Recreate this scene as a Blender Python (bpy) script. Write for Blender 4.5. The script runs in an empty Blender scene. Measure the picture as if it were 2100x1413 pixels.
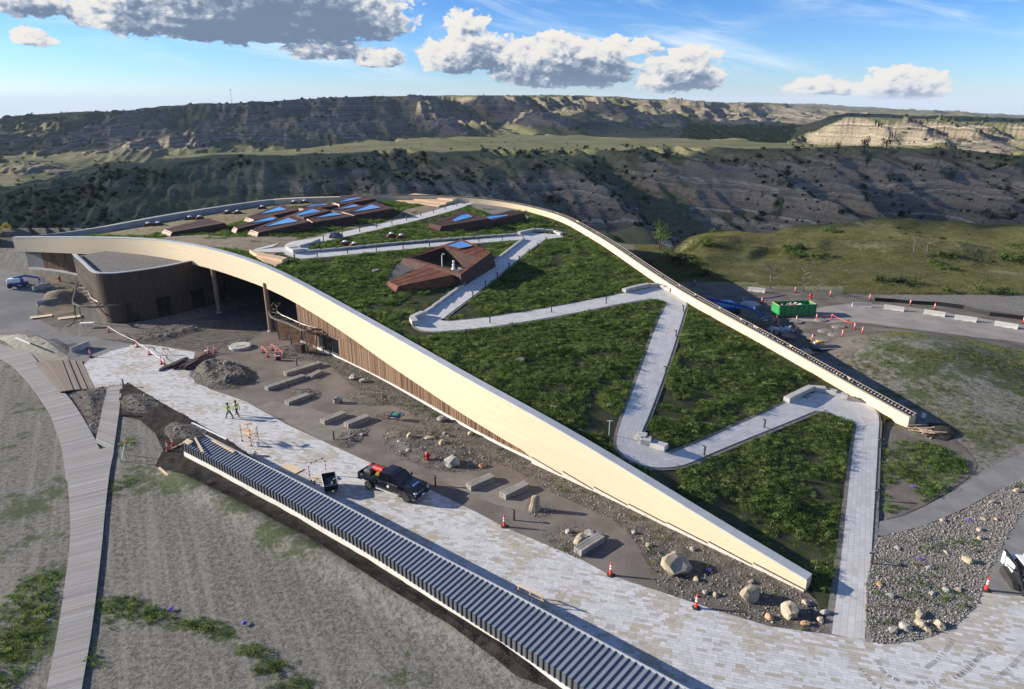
import bpy, bmesh, math, random
import numpy as np
from math import radians, sin, cos, pi, tan, atan2
from mathutils import Vector, Matrix
from mathutils.geometry import delaunay_2d_cdt

random.seed(7)
RNG = np.random.default_rng(7)
SC = bpy.context.scene
COL = SC.collection

# ------------------------------------------------------------------ camera
F, CH, YH = 1400.0, 33.0, 205.0          # focal length in photo pixels, camera height, horizon row
PIT = math.atan((706.5 - YH) / F)
CP, SP = cos(PIT), sin(PIT)
cam_d = bpy.data.cameras.new('camera')
cam = bpy.data.objects.new('camera', cam_d)
COL.objects.link(cam)
cam.location = (0, 0, CH)
cam.rotation_euler = (pi / 2 - PIT, 0, 0)
cam_d.sensor_width = 36.0
cam_d.lens = 36.0 * F / 2100.0
cam_d.clip_start = 0.5
cam_d.clip_end = 40000
SC.camera = cam

# ------------------------------------------------------------------ light
SUN_EL, SUN_AZ = 18.5, 171.0             # degrees; azimuth counted from +X towards +Y
sun_dir = Vector((cos(radians(SUN_EL)) * cos(radians(SUN_AZ)), cos(radians(SUN_EL)) * sin(radians(SUN_AZ)), sin(radians(SUN_EL))))
sd = bpy.data.lights.new('sun', 'SUN')
sd.energy = 4.0
sd.angle = radians(0.53)
sd.color = (1.0, 0.925, 0.815)
sun = bpy.data.objects.new('sun', sd)
COL.objects.link(sun)
sun.rotation_euler = (-sun_dir).to_track_quat('-Z', 'Y').to_euler()

SC.view_settings.view_transform = 'Standard'
SC.view_settings.look = 'None'
SC.view_settings.gamma = 1.0
SC.view_settings.use_curve_mapping = False
SC.view_settings.exposure = 1.28
SKY_STRENGTH = 0.072

W = bpy.data.worlds.new('World')
SC.world = W
W.use_nodes = True


def pix_dir(px, py):
    u = (px - 1050) / F
    v = -(py - 706.5) / F
    d = Vector((u, CP + SP * v, -SP + CP * v))
    return d.normalized()


class NB:
    """small node builder"""
    def __init__(s, nt):
        s.nt = nt

    def n(s, t, **k):
        x = s.nt.nodes.new(t)
        for a, b in k.items():
            setattr(x, a, b)
        return x

    def put(s, sock, v):
        if v is None:
            return
        if isinstance(v, (int, float)):
            sock.default_value = v
        elif isinstance(v, (tuple, list)):
            if len(v) == 3 and len(sock.default_value) == 4:
                v = (*v, 1)
            sock.default_value = v
        else:
            s.nt.links.new(v, sock)

    def m(s, op, a, b=None, c=None, clamp=False):
        x = s.n('ShaderNodeMath', operation=op)
        x.use_clamp = clamp
        s.put(x.inputs[0], a); s.put(x.inputs[1], b); s.put(x.inputs[2], c)
        return x.outputs[0]

    def vm(s, op, a, b=None, out=0):
        x = s.n('ShaderNodeVectorMath', operation=op)
        s.put(x.inputs[0], a)
        if b is not None:
            s.put(x.inputs['Scale'] if op == 'SCALE' else x.inputs[1], b)
        return x.outputs[out]

    def noise(s, vec, scale, detail=4, rough=0.55, dist=0.0, out=0):
        x = s.n('ShaderNodeTexNoise')
        s.put(x.inputs['Vector'], vec)
        x.inputs['Scale'].default_value = scale
        x.inputs['Detail'].default_value = detail
        x.inputs['Roughness'].default_value = rough
        x.inputs['Distortion'].default_value = dist
        return x.outputs[out]

    def ss(s, x, a, b):
        r = s.n('ShaderNodeMapRange')
        r.interpolation_type = 'SMOOTHSTEP'
        s.put(r.inputs[0], x)
        r.inputs[1].default_value = a; r.inputs[2].default_value = b
        r.inputs[3].default_value = 0; r.inputs[4].default_value = 1
        return r.outputs[0]

    def mix(s, f, a, b, blend='MIX'):
        x = s.n('ShaderNodeMix')
        x.data_type = 'RGBA'
        x.blend_type = blend
        s.put(x.inputs[0], f); s.put(x.inputs[6], a); s.put(x.inputs[7], b)
        return x.outputs[2]

    def ramp(s, x, stops, interp='LINEAR'):
        r = s.n('ShaderNodeValToRGB')
        r.color_ramp.interpolation = interp
        e = r.color_ramp.elements
        while len(e) > 1:
            e.remove(e[-1])
        e[0].position, e[0].color = stops[0][0], (*stops[0][1], 1)
        for p, c in stops[1:]:
            q = e.new(p); q.color = (*c, 1)
        s.put(r.inputs[0], x)
        return r.outputs[0]


def build_world():
    nt = W.node_tree
    nt.nodes.clear()
    # --- a node group that gives cloud density for a direction
    g = bpy.data.node_groups.new('cloud_field', 'ShaderNodeTree')
    g.interface.new_socket('Vector', in_out='INPUT', socket_type='NodeSocketVector')
    g.interface.new_socket('Density', in_out='OUTPUT', socket_type='NodeSocketFloat')
    b = NB(g)
    gi = b.n('NodeGroupInput'); go = b.n('NodeGroupOutput')
    v = gi.outputs[0]
    sep = b.n('ShaderNodeSeparateXYZ'); b.put(sep.inputs[0], v)
    az = b.m('ARCTAN2', sep.outputs[0], sep.outputs[1])
    el = b.m('ARCSINE', sep.outputs[2])
    comb = b.n('ShaderNodeCombineXYZ')
    b.put(comb.inputs[0], az); b.put(comb.inputs[1], b.m('MULTIPLY', el, 1.5))
    big = b.noise(comb.outputs[0], 9, 3, 0.5)
    mid = b.noise(comb.outputs[0], 26, 8, 0.62, 0.25)
    fine = b.noise(comb.outputs[0], 75, 5, 0.6, 0.2)
    # cumulus: (left px, right px, top py, base py, weight)
    cl = [(130, 930, -95, 92, 1.25), (-60, 165, -60, 38, 0.9), (10, 130, 50, 96, 0.62), (560, 780, 76, 124, 0.8), (720, 845, 96, 138, 0.66),
          (850, 1090, 58, 150, 0.9), (975, 1320, 66, 184, 1.05), (1290, 1500, 92, 190, 0.98), (1180, 1375, 70, 120, 0.72), (900, 1010, 12, 72, 0.62),
          (1570, 1790, 158, 196, 0.85), (1720, 1960, 136, 204, 0.95),
          (-900, -300, -60, 80, 1.0), (-1500, -1000, 60, 150, 0.9), (2350, 2900, 40, 130, 0.9), (3100, 3600, -100, 60, 1.0)]
    tot = None
    for (x0, x1, y0, y1, wgt) in cl:
        cx = (x0 + x1) / 2
        d0 = pix_dir(cx, y1); d1 = pix_dir(cx, y0); dl = pix_dir(x0, y1); dr = pix_dir(x1, y1)
        a0 = atan2(d0.x, d0.y)
        e0, e1 = math.asin(d0.z), math.asin(d1.z)
        wa = (atan2(dr.x, dr.y) - atan2(dl.x, dl.y)) / 2
        base = e0 + 0.32 * (e1 - e0)
        qx = b.m('DIVIDE', b.m('SUBTRACT', az, a0), wa)
        dy = b.m('SUBTRACT', el, base)
        up = b.m('MAXIMUM', b.m('DIVIDE', dy, (e1 - e0) * 0.72), 0)
        dn = b.m('MAXIMUM', b.m('DIVIDE', dy, -(e1 - e0) * 0.34), 0)
        r2 = b.m('ADD', b.m('POWER', b.m('ABSOLUTE', qx), 2.2), b.m('ADD', b.m('MULTIPLY', up, up), b.m('POWER', dn, 2.0)))
        f = b.m('MULTIPLY', b.m('SUBTRACT', 1.0, r2), wgt)
        tot = f if tot is None else b.m('MAXIMUM', tot, f)
    tot = b.m('MAXIMUM', tot, -0.9)
    nz = b.m('ADD', b.m('MULTIPLY', b.m('SUBTRACT', mid, 0.5), 2.6), b.m('MULTIPLY', b.m('SUBTRACT', fine, 0.5), 1.5))
    nz = b.m('ADD', nz, b.m('MULTIPLY', b.m('SUBTRACT', big, 0.5), 1.3))
    den = b.m('ADD', b.m('MULTIPLY', tot, 0.8), b.m('MULTIPLY', nz, 0.62))
    den = b.m('ADD', den, -0.08)
    b.put(go.inputs[0], den)

    b = NB(nt)
    tc = b.n('ShaderNodeTexCoord')
    d = tc.outputs['Generated']
    d = b.vm('NORMALIZE', d)
    sky = b.n('ShaderNodeTexSky')
    sky.sky_type = 'NISHITA'
    sky.sun_disc = False
    sky.sun_elevation = radians(SUN_EL)
    sky.sun_rotation = radians(90 - SUN_AZ)
    sky.altitude = 700
    sky.air_density = 1.0
    sky.dust_density = 0.1
    sky.ozone_density = 5.0
    # the sky below the horizon takes the colour found just above it
    sp = b.n('ShaderNodeSeparateXYZ'); b.put(sp.inputs[0], d)
    cb = b.n('ShaderNodeCombineXYZ')
    b.put(cb.inputs[0], sp.outputs[0]); b.put(cb.inputs[1], sp.outputs[1]); b.put(cb.inputs[2], b.m('MAXIMUM', sp.outputs[2], 0.012))
    b.put(sky.inputs['Vector'], cb.outputs[0]) if 'Vector' in sky.inputs else None
    grade = b.ramp(b.m('MULTIPLY', b.m('ARCSINE', sp.outputs[2]), 2.5), [(0.0, (0.83, 0.92, 1.14)), (0.13, (0.70, 0.86, 1.12)), (0.36, (0.40, 0.63, 0.95)), (1.0, (0.40, 0.62, 0.92))])
    skyc = b.mix(1.0, sky.outputs[0], grade, 'MULTIPLY')

    def field(vec):
        x = b.n('ShaderNodeGroup'); x.node_tree = g
        b.put(x.inputs[0], vec)
        return x.outputs[0]
    d0 = field(d)
    off = Vector((-0.006, 0.0, 0.0065))
    d1 = field(b.vm('ADD', d, tuple(off)))
    d2 = field(b.vm('ADD', d, tuple(off * 4)))
    alpha = b.ss(d0, -0.02, 0.15)
    thick = b.m('ADD', b.m('MULTIPLY', b.m('MAXIMUM', d1, 0), 0.45), b.m('MULTIPLY', b.m('MAXIMUM', d2, 0), 0.6))
    rel = b.m('SUBTRACT', d0, d1)
    shade = b.m('SUBTRACT', b.m('ADD', b.ss(thick, 0.0, 0.85), 0.12), b.m('ADD', b.m('MULTIPLY', rel, 1.05), b.m('MULTIPLY', b.m('SUBTRACT', b.noise(b.vm('MULTIPLY', d, (1.0, 1.0, 2.2)), 22, 5, 0.6), 0.5), 0.75)), clamp=True)
    CB = 5.2
    cc = b.ramp(shade, [(0, (1.0, 0.965, 0.90)), (0.28, (0.86, 0.86, 0.87)), (0.62, (0.43, 0.51, 0.63)), (1.0, (0.20, 0.275, 0.40))])
    cc = b.mix(1.0, cc, (CB, CB, CB), 'MULTIPLY')
    # thin high cloud, drawn out along the wind
    az = b.m('ARCTAN2', sp.outputs[0], sp.outputs[1])
    el = b.m('ARCSINE', sp.outputs[2])
    cv = b.n('ShaderNodeCombineXYZ')
    b.put(cv.inputs[0], b.m('MULTIPLY', az, 1.0)); b.put(cv.inputs[1], b.m('ADD', b.m('MULTIPLY', el, 5.5), b.m('MULTIPLY', az, 0.9)))
    ci = b.noise(cv.outputs[0], 5.2, 9, 0.62, 0.7)
    ci2 = b.noise(cv.outputs[0], 2.1, 2, 0.5)
    cim = b.m('MULTIPLY', b.ss(ci, 0.44, 0.76), b.ss(ci2, 0.36, 0.58))
    cim = b.m('MULTIPLY', cim, b.ss(el, 0.0, 0.06))
    cim = b.m('MULTIPLY', cim, 0.85)
    col = b.mix(cim, skyc, (5.6, 6.0, 6.3))
    col = b.mix(alpha, col, cc)
    bg = b.n('ShaderNodeBackground')
    b.put(bg.inputs[0], col)
    bg.inputs[1].default_value = SKY_STRENGTH
    out = b.n('ShaderNodeOutputWorld')
    nt.links.new(bg.outputs[0], out.inputs[0])


build_world()

# ------------------------------------------------------------------ helpers: pixels to places

def ray(px, py):
    u = (px - 1050) / F
    v = -(py - 706.5) / F
    return u, CP + SP * v, -SP + CP * v


def Z(px, py, z=0.0):
    u, f, w = ray(px, py)
    t = (z - CH) / w
    return Vector((u * t, f * t, z))


def zat(px, py, Y):
    u, f, w = ray(px, py)
    return CH + w * Y / f


def sscale(a, b, x):
    t = np.clip((x - a) / (b - a), 0, 1)
    return t * t * (3 - 2 * t)


# numpy value noise -------------------------------------------------
_perm = RNG.permutation(4096)


def _hash(i, j):
    return _perm[(_perm[i & 4095] + j) & 4095] / 4095.0


def vnoise(x, y):
    xi = np.floor(x).astype(np.int64); yi = np.floor(y).astype(np.int64)
    fx = x - xi; fy = y - yi
    fx = fx * fx * fx * (fx * (fx * 6 - 15) + 10); fy = fy * fy * fy * (fy * (fy * 6 - 15) + 10)
    a = _hash(xi, yi); b = _hash(xi + 1, yi); c = _hash(xi, yi + 1); d = _hash(xi + 1, yi + 1)
    return (a * (1 - fx) + b * fx) * (1 - fy) + (c * (1 - fx) + d * fx) * fy


def fbm(x, y, o=4, g=0.5):
    s = 0; a = 1; t = 0
    for k in range(o):
        s = s + a * (vnoise(x * 2**k + 17.3 * k, y * 2**k - 9.1 * k) - 0.5)
        t += a; a *= g
    return s / t * 2


def ridged(x, y, o=4, g=0.55):
    s = 0; a = 1; t = 0
    for k in range(o):
        s = s + a * (1 - np.abs(2 * vnoise(x * 2**k + 31.7 * k, y * 2**k + 5.3 * k) - 1))
        t += a; a *= g
    return s / t

# ------------------------------------------------------------------ near ground
BERM = Z(70, 714, 0)


def near_h(X, Y):
    X = np.asarray(X, float); Y = np.asarray(Y, float)
    h = 2.8 * sscale(97, 122, Y) * sscale(-60, -88, X)
    h = h + 3.1 * np.exp(-(((X - 54) / 13)**2 + ((Y - 84) / 11)**2))          # grassed mound right of the parapet
    bu = (X - BERM.x) * .908 - (Y - BERM.y - .9) * .419; bv = (X - BERM.x) * .419 + (Y - BERM.y - .9) * .908
    h = h + 1.25 * np.exp(-((bv / 1.5)**2 + (bu / 7.0)**4))       # covered berm by the boardwalk
    c = np.cos(-0.62); s_ = np.sin(-0.62)
    u = (X + 20) * c + (Y - 46) * s_; v = -(X + 20) * s_ + (Y - 46) * c
    h = h + 0.55 * np.exp(-(((v - 1.3) / 1.1)**2)) * sscale(-18, -13, u) * sscale(30, 22, u)       # spoil heap along the low building
    return h


# canyon, plateau and mesas: profiles by bearing; knots are (distance, height) -------------
def col(px, A, B, C, D, E, Fk, G, Hh, I, J, K, L, M, N):
    def k(v):
        y, q = v
        return (y, zat(px, q, y) if q > 150 else q)
    u, f, w = ray(px, 320)
    return (u / f, [k(v) for v in (A, B, C, D, E, Fk, G, Hh, I, J, K, L, M, N)])


PROF = [
    col(-900, (150, 4), (175, -4), (205, -14), (230, -16), (330, 405), (400, 400), (520, -32), (640, -30), (700, -24), (760, -30), (900, -38), (1100, 300), (1350, 262), (1900, 265)),
    col(0, (152, 4), (178, -4), (210, -14), (238, -16), (335, 388), (400, 372), (540, -38), (640, -30), (700, 330), (760, -30), (860, -36), (1050, 290), (1300, 250), (1900, 252)),
    col(250, (165, 3), (190, -6), (225, -17), (260, -19), (400, 342), (450, 334), (590, -43), (700, -42), (760, -42), (820, -42), (960, 303), (1200, 262), (1500, 229), (2200, 231)),
    col(500, (176, 2), (200, -8), (235, -20), (275, -23), (440, 323), (560, 313), (700, -44), (800, -44), (860, -44), (920, -43), (1090, 292), (1350, 252), (1640, 212), (2400, 214)),
    col(800, (182, 1), (205, -9), (240, -24), (280, -27), (455, 317), (700, 287), (860, -46), (940, -42), (1010, 277), (1090, -44), (1330, 274), (1620, 240), (1900, 198), (2700, 199)),
    col(1100, (182, 0), (205, -9), (245, -25), (295, -29), (440, 319), (860, 275), (1000, -46), (1060, -44), (1120, -44), (1200, -45), (1480, 262), (1760, 230), (2020, 196), (2900, 197)),
    col(1350, (160, 0), (200, -12), (245, -27), (305, -31), (470, 307), (800, 280), (930, -46), (1000, -46), (1060, -46), (1120, -46), (1760, 259), (2060, 232), (2330, 204), (3400, 207)),
    col(1470, (126, 0), (165, 484), (240, -27), (310, -31), (468, 305), (700, 286), (840, -46), (900, -46), (960, -46), (1080, -46), (1960, 256), (2300, 236), (2700, 212), (4500, 214)),
    col(1600, (122, 0), (172, 488), (240, -26), (318, -31), (460, 304), (610, 293), (740, -44), (840, -43), (930, 284), (1010, -45), (2100, 255), (2700, 240), (3300, 224), (8000, 214)),
    col(1720, (120, 0), (176, 468), (245, -25), (322, -30), (445, 305), (540, 298), (660, -40), (800, -40), (880, 240), (1100, 238), (2100, 258), (2700, 243), (3300, 229), (8000, 219)),
    col(1850, (119, 0), (180, 452), (250, -24), (325, -29), (430, 309), (495, 304), (620, -38), (740, -38), (860, 247), (1100, 243), (2100, 262), (2700, 247), (3300, 235), (8000, 226)),
    col(1980, (118, 0), (180, 455), (250, -22), (322, -27), (412, 317), (465, 313), (590, -36), (690, -38), (840, 252), (1100, 246), (2100, 266), (2700, 252), (3300, 242), (8000, 233)),
    col(2100, (117, 0), (176, 467), (245, -20), (315, -24), (400, 326), (450, 322), (570, -35), (650, -36), (830, 256), (1100, 251), (2100, 270), (2700, 257), (3300, 249), (8000, 241)),
    col(3000, (115, 0), (170, 478), (240, -18), (300, -20), (390, 330), (440, 326), (560, -30), (640, -33), (820, 268), (1100, 262), (2100, 280), (2700, 270), (3300, 262), (8000, 256)),
]
PS = np.array([p[0] for p in PROF])
PY = np.array([[k[0] for k in p[1]] for p in PROF])
PZ = np.array([[k[1] for k in p[1]] for p in PROF])


def profile(X, Y):
    """height of the land beyond the site, plus how rocky the spot is meant to be"""
    s = X / np.maximum(Y, 1.0)
    s = s + 0.05 * fbm(X / 90, Y / 90, 3) * sscale(150, 260, Y) + 0.02 * fbm(X / 300, Y / 300, 3) * sscale(500, 900, Y)
    wall1 = sscale(215, 270, Y) * sscale(560, 480, Y)
    wall2 = sscale(600, 720, Y)
    # gullies: the slope line is pushed in and out
    gx = X + 0.30 * Y
    gul = ridged(gx / 62, Y / 260, 4, 0.6) - 0.62
    g2 = ridged(gx / 210 + 5, Y / 700, 5, 0.62) - 0.62
    g0 = ridged((X + 0.8 * Y) / 48 + 3, Y / 150, 3) - 0.6
    Yw = Y + wall1 * gul * 210 * (.45 + .55 * sscale(-.5, -.1, s)) + wall2 * g2 * 760 * sscale(600, 1300, Y) + wall2 * gul * 130 + g0 * 20 * sscale(125, 165, Y) * sscale(250, 210, Y) * sscale(0.2, 0.35, s)
    z = np.zeros_like(X)
    sc_ = np.clip(s, PS[0], PS[-1])
    idx = np.clip(np.searchsorted(PS, sc_) - 1, 0, len(PS) - 2)
    t = (sc_ - PS[idx]) / (PS[idx + 1] - PS[idx])
    t = t * t * (3 - 2 * t)
    ky = PY[idx] * (1 - t)[..., None] + PY[idx + 1] * t[..., None]
    kz = PZ[idx] * (1 - t)[..., None] + PZ[idx + 1] * t[..., None]
    n = ky.shape[-1]
    z = kz[..., n - 1].copy()
    seg = np.zeros(X.shape)
    for i in range(n - 1):
        m = (Yw >= ky[..., i]) & (Yw < ky[..., i + 1])
        q = (Yw - ky[..., i]) / (ky[..., i + 1] - ky[..., i])
        if i in (0, 1):
            q = q * q * (3 - 2 * q)
        elif i == 3:
            q = np.where(q < 0.8, q * 0.92 + 0.10 * np.sin(q * 7.8) * 0.5, 0.736 + 0.2 * 0.5 + 0 * q) if False else 1 - (1 - np.clip(q, 0, 1))**1.25
        elif i in (10, 11, 7):
            q = np.clip(q + 0.045 * np.sin(q * 18), 0, 1)
        z = np.where(m, kz[..., i] * (1 - q) + kz[..., i + 1] * q, z)
        seg = np.where(m, i + q, seg)
    z = np.where(Yw < ky[..., 0], 0.0, z)
    beyond = Yw >= ky[..., n - 1]
    seg = np.where(beyond, n - 1, seg)
    yn, zn = ky[..., n - 1], kz[..., n - 1]
    z = np.where(beyond, CH + (zn - CH) * Yw / yn - 0.006 * (Yw - yn), z)
    gully = np.where(Y < 620, gul, g2 * 0.7 + gul * 0.5)
    return z, seg, gully


def land(X, Y):
    X = np.asarray(X, float); Y = np.asarray(Y, float)
    z, seg, gully = profile(X, Y)
    z0 = near_h(X, Y) * sscale(175, 140, Y)
    far = sscale(118, 170, Y)
    rock = ((seg > 2.6) & (seg < 4.0)) | ((seg > 7) & (seg < 8)) | ((seg > 10) & (seg < 12.0))
    rough = np.where(rock, 1.0, 0.25)
    z = z + z0
    z = z + far * (fbm(X / 26, Y / 26, 4) * 1.5 * rough + fbm(X / 7, Y / 7, 2) * 0.35 * rough)
    z = z + sscale(200, 260, Y) * sscale(900, 500, Y) * rock * (ridged((X + .3 * Y) / 13, Y / 70, 3) - .6) * 5.0
    z = z + sscale(500, 900, Y) * (ridged(X / 70 + 0.2 * Y / 70, Y / 160, 4) - 0.6) * 24 * np.where(rock, 1, 0.1)
    z = z + sscale(128, 150, Y) * sscale(230, 200, Y) * sscale(.2, .32, X / np.maximum(Y, 1)) * ((ridged((X - .5 * Y) / 30, (Y + .4 * X) / 55, 3) - .62) * 4.5)
    led = np.where(rock, 1.0, 0.0)
    z = z + led * sscale(200, 260, Y) * sscale(760, 620, Y) * (.55 * np.sin(z * 1.3 + fbm(X / 60, Y / 60, 2) * 2) + (ridged((X + .4 * Y) / 5.5, Y / 40, 2) - .6) * 1.5)
    z = z + led * sscale(700, 900, Y) * (1.7 * np.sin(z * .52) + (ridged((X + .2 * Y) / 24, Y / 120, 3) - .6) * 8)
    z = z + sscale(2300, 3200, Y) * fbm(X / 420, Y / 900, 4) * 22
    return z, seg, gully


def G(px, py):
    """where the line of sight through a photo pixel meets the near ground"""
    z = 0.0
    for _ in range(25):
        p = Z(px, py, z)
        zn = float(near_h(p.x, p.y))
        z = z + 0.6 * (zn - z)
    p = Z(px, py, z)
    for q in FLOORS:
        if in_poly(np.array([p.x]), np.array([p.y]), q)[0]:
            return Z(px, py, z + .11)
    return p


FLOORS = []         # raised paved or gravelled outlines

# ------------------------------------------------------------------ green roof surface
FRONT_PX = [(25, 487, 9.0), (90, 486.5, 9.35), (160, 487, 9.8), (230, 487.5, 10.2), (310, 491, 10.55), (380, 500, 10.8), (437, 512, 10.8), (490, 527, 10.55), (545, 548, 10.1), (600, 574, 9.35),
            (640, 597, 8.6), (700, 630, 7.9), (800, 686, 6.95), (900, 744, 6.35), (1000, 801, 5.85), (1090, 849, 5.3), (1200, 912, 4.3), (1300, 974, 3.35), (1400, 1036, 2.55), (1500, 1098, 1.9), (1580, 1146, 1.45), (1655, 1190, 1.1)]
BACK_PX = [(66, 484, 9.2), (120, 478, 9.6), (200, 468, 10.3), (300, 449, 11.1), (400, 432, 11.2), (480, 420, 11.3), (560, 409, 11.4), (650, 405, 11.5), (750, 403, 11.5), (850, 402, 11.5), (930, 404, 11.3), (1000, 410, 10.9), (1050, 417, 10.5), (1100, 428, 9.95),
           (1150, 443, 9.3), (1200, 470, 8.65), (1250, 500, 8.0), (1320, 548, 7.0), (1400, 600, 6.0), (1550, 681, 4.3), (1700, 765, 2.8), (1790, 815, 1.95), (1865, 856, 1.3)]


def smooth_line(P, step):
    """even steps along a Catmull-Rom curve through 3-D points"""
    P = [np.array(p, float) for p in P]
    Q = [2 * P[0] - P[1]] + P + [2 * P[-1] - P[-2]]
    out = []
    for i in range(1, len(Q) - 2):
        for k in range(12):
            t = k / 12
            a, b, c, d = Q[i - 1], Q[i], Q[i + 1], Q[i + 2]
            out.append(0.5 * ((2 * b) + (-a + c) * t + (2 * a - 5 * b + 4 * c - d) * t * t + (-a + 3 * b - 3 * c + d) * t**3))
    out.append(P[-1])
    out = np.array(out)
    L = np.concatenate([[0], np.cumsum(np.linalg.norm(np.diff(out, axis=0), axis=1))])
    n = max(2, int(round(L[-1] / step)) + 1)
    q = np.linspace(0, L[-1], n)
    return np.stack([np.interp(q, L, out[:, k]) for k in range(out.shape[1])], 1)


def relax(P, n):
    P = P.copy()
    for _ in range(n):
        P[1:-1] = 0.5 * P[1:-1] + 0.25 * (P[:-2] + P[2:])
    return P


FRONT = relax(smooth_line([tuple(Z(*p)) for p in FRONT_PX], 1.0), 40)
BACK = relax(smooth_line([tuple(Z(*p)) for p in BACK_PX], 1.0), 25)
_dz = np.interp(np.arange(len(FRONT)), [0, len(FRONT) * .8, len(FRONT)], [.35, .40, .95])
_ext = [(1705, 1303, .02), (1772, 1318, .0), (1745, 1200, .06), (1790, 1150, .02), (1775, 1000, .28), (1802, 1000, .1), (1812, 900, .2), (1775, 860, .5), (1830, 1000, .03), (1835, 900, .12)]
_cp = np.concatenate([(FRONT - np.outer(_dz, [0, 0, 1]))[::6], BACK[::6] - [0, 0, 1.15], np.array([tuple(Z(*p)) for p in _ext])])
_n = len(_cp)


def _tps(r2):
    return 0.5 * r2 * np.log(r2 + 1e-9)


_A = np.zeros((_n + 3, _n + 3))
_xy = _cp[:, :2] / 50.0
_A[:_n, :_n] = _tps(((_xy[:, None] - _xy[None])**2).sum(-1)) + np.eye(_n) * 0.004
_A[:_n, _n] = 1; _A[:_n, _n + 1:] = _xy
_A[_n, :_n] = 1; _A[_n + 1:, :_n] = _xy.T
_w = np.linalg.solve(_A, np.concatenate([_cp[:, 2], [0, 0, 0]]))


def roof_h(X, Y):
    X = np.asarray(X, float); Y = np.asarray(Y, float)
    q = np.stack([X, Y], -1) / 50.0
    out = np.zeros(X.shape) + _w[_n] + q[..., 0] * _w[_n + 1] + q[..., 1] * _w[_n + 2]
    for i in range(_n):
        out = out + _w[i] * _tps((q[..., 0] - _xy[i, 0])**2 + (q[..., 1] - _xy[i, 1])**2)
    return out


def R(px, py, dz=0.0):
    z = 6.0
    for _ in range(30):
        p = Z(px, py, z)
        z = z + 0.5 * (float(roof_h(p.x, p.y)) + dz - z)
    return Z(px, py, z)


# ------------------------------------------------------------------ materials

def mat(name):
    m = bpy.data.materials.new(name)
    m.use_nodes = True
    nt = m.node_tree
    b = NB(nt)
    bsdf = nt.nodes['Principled BSDF']
    return m, b, bsdf


def M(name, c1, c2=None, scale=3.0, rough=0.8, bump=0.0, metal=0.0, detail=5, lo=0.35, hi=0.65, c3=None, scale3=40.0, rnd=0.0, coat=0.0, spec=0.4, bscale=None, stretch=None):
    m, b, p = mat(name)
    tc = b.n('ShaderNodeTexCoord')
    v = tc.outputs['Object']
    if stretch:
        v = b.vm('MULTIPLY', v, stretch)
    p.inputs['Roughness'].default_value = rough
    p.inputs['Metallic'].default_value = metal
    p.inputs['Specular IOR Level'].default_value = spec
    p.inputs['Coat Weight'].default_value = coat
    if c2 is None:
        c = None
        p.inputs['Base Color'].default_value = (*c1, 1)
    else:
        n = b.noise(v, scale, detail)
        c = b.mix(b.ss(n, lo, hi), c1, c2)
    if c3 is not None:
        n3 = b.noise(v, scale3, 3, 0.6)
        c = b.mix(b.m('MULTIPLY', b.ss(n3, 0.5, 0.68), 0.7), c if c is not None else c1, c3)
    if rnd:
        oi = b.n('ShaderNodeObjectInfo')
        hs = b.n('ShaderNodeHueSaturation')
        b.put(hs.inputs['Value'], b.m('ADD', 1 - rnd, b.m('MULTIPLY', oi.outputs['Random'], 2 * rnd)))
        b.put(hs.inputs['Color'], c if c is not None else c1)
        c = hs.outputs[0]
    if c is not None:
        b.put(p.inputs['Base Color'], c)
    if bump:
        bn = b.n('ShaderNodeBump')
        bn.inputs['Strength'].default_value = min(1, bump)
        bn.inputs['Distance'].default_value = 0.05
        b.put(bn.inputs['Height'], b.noise(v, bscale or scale3, 4, 0.65))
        b.put(p.inputs['Normal'], bn.outputs[0])
    return m


def mat_random_tint(name, ramp, rough=0.85, fine=30.0, amt=0.25, spec=0.3, attr='rnd', obj=1.0):
    """pieces coloured one by one from a ramp by a per-piece value"""
    m, b, p = mat(name)
    a = b.n('ShaderNodeAttribute'); a.attribute_name = attr
    oi = b.n('ShaderNodeObjectInfo')
    x = b.m('FRACT', b.m('ADD', a.outputs['Fac'], b.m('MULTIPLY', oi.outputs['Random'], obj)))
    c = b.ramp(x, ramp)
    g = b.n('ShaderNodeNewGeometry')
    n = b.noise(g.outputs['Position'], fine, 4, 0.6)
    n2 = b.noise(g.outputs['Position'], 0.35, 3, 0.6)
    hs = b.n('ShaderNodeHueSaturation')
    b.put(hs.inputs['Color'], c)
    b.put(hs.inputs['Value'], b.m('ADD', 1 - amt, b.m('MULTIPLY', b.m('ADD', n, b.m('MULTIPLY', n2, 0.8)), amt * 1.15)))
    b.put(p.inputs['Base Color'], hs.outputs[0])
    p.inputs['Roughness'].default_value = rough
    p.inputs['Specular IOR Level'].default_value = spec
    return m


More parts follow.
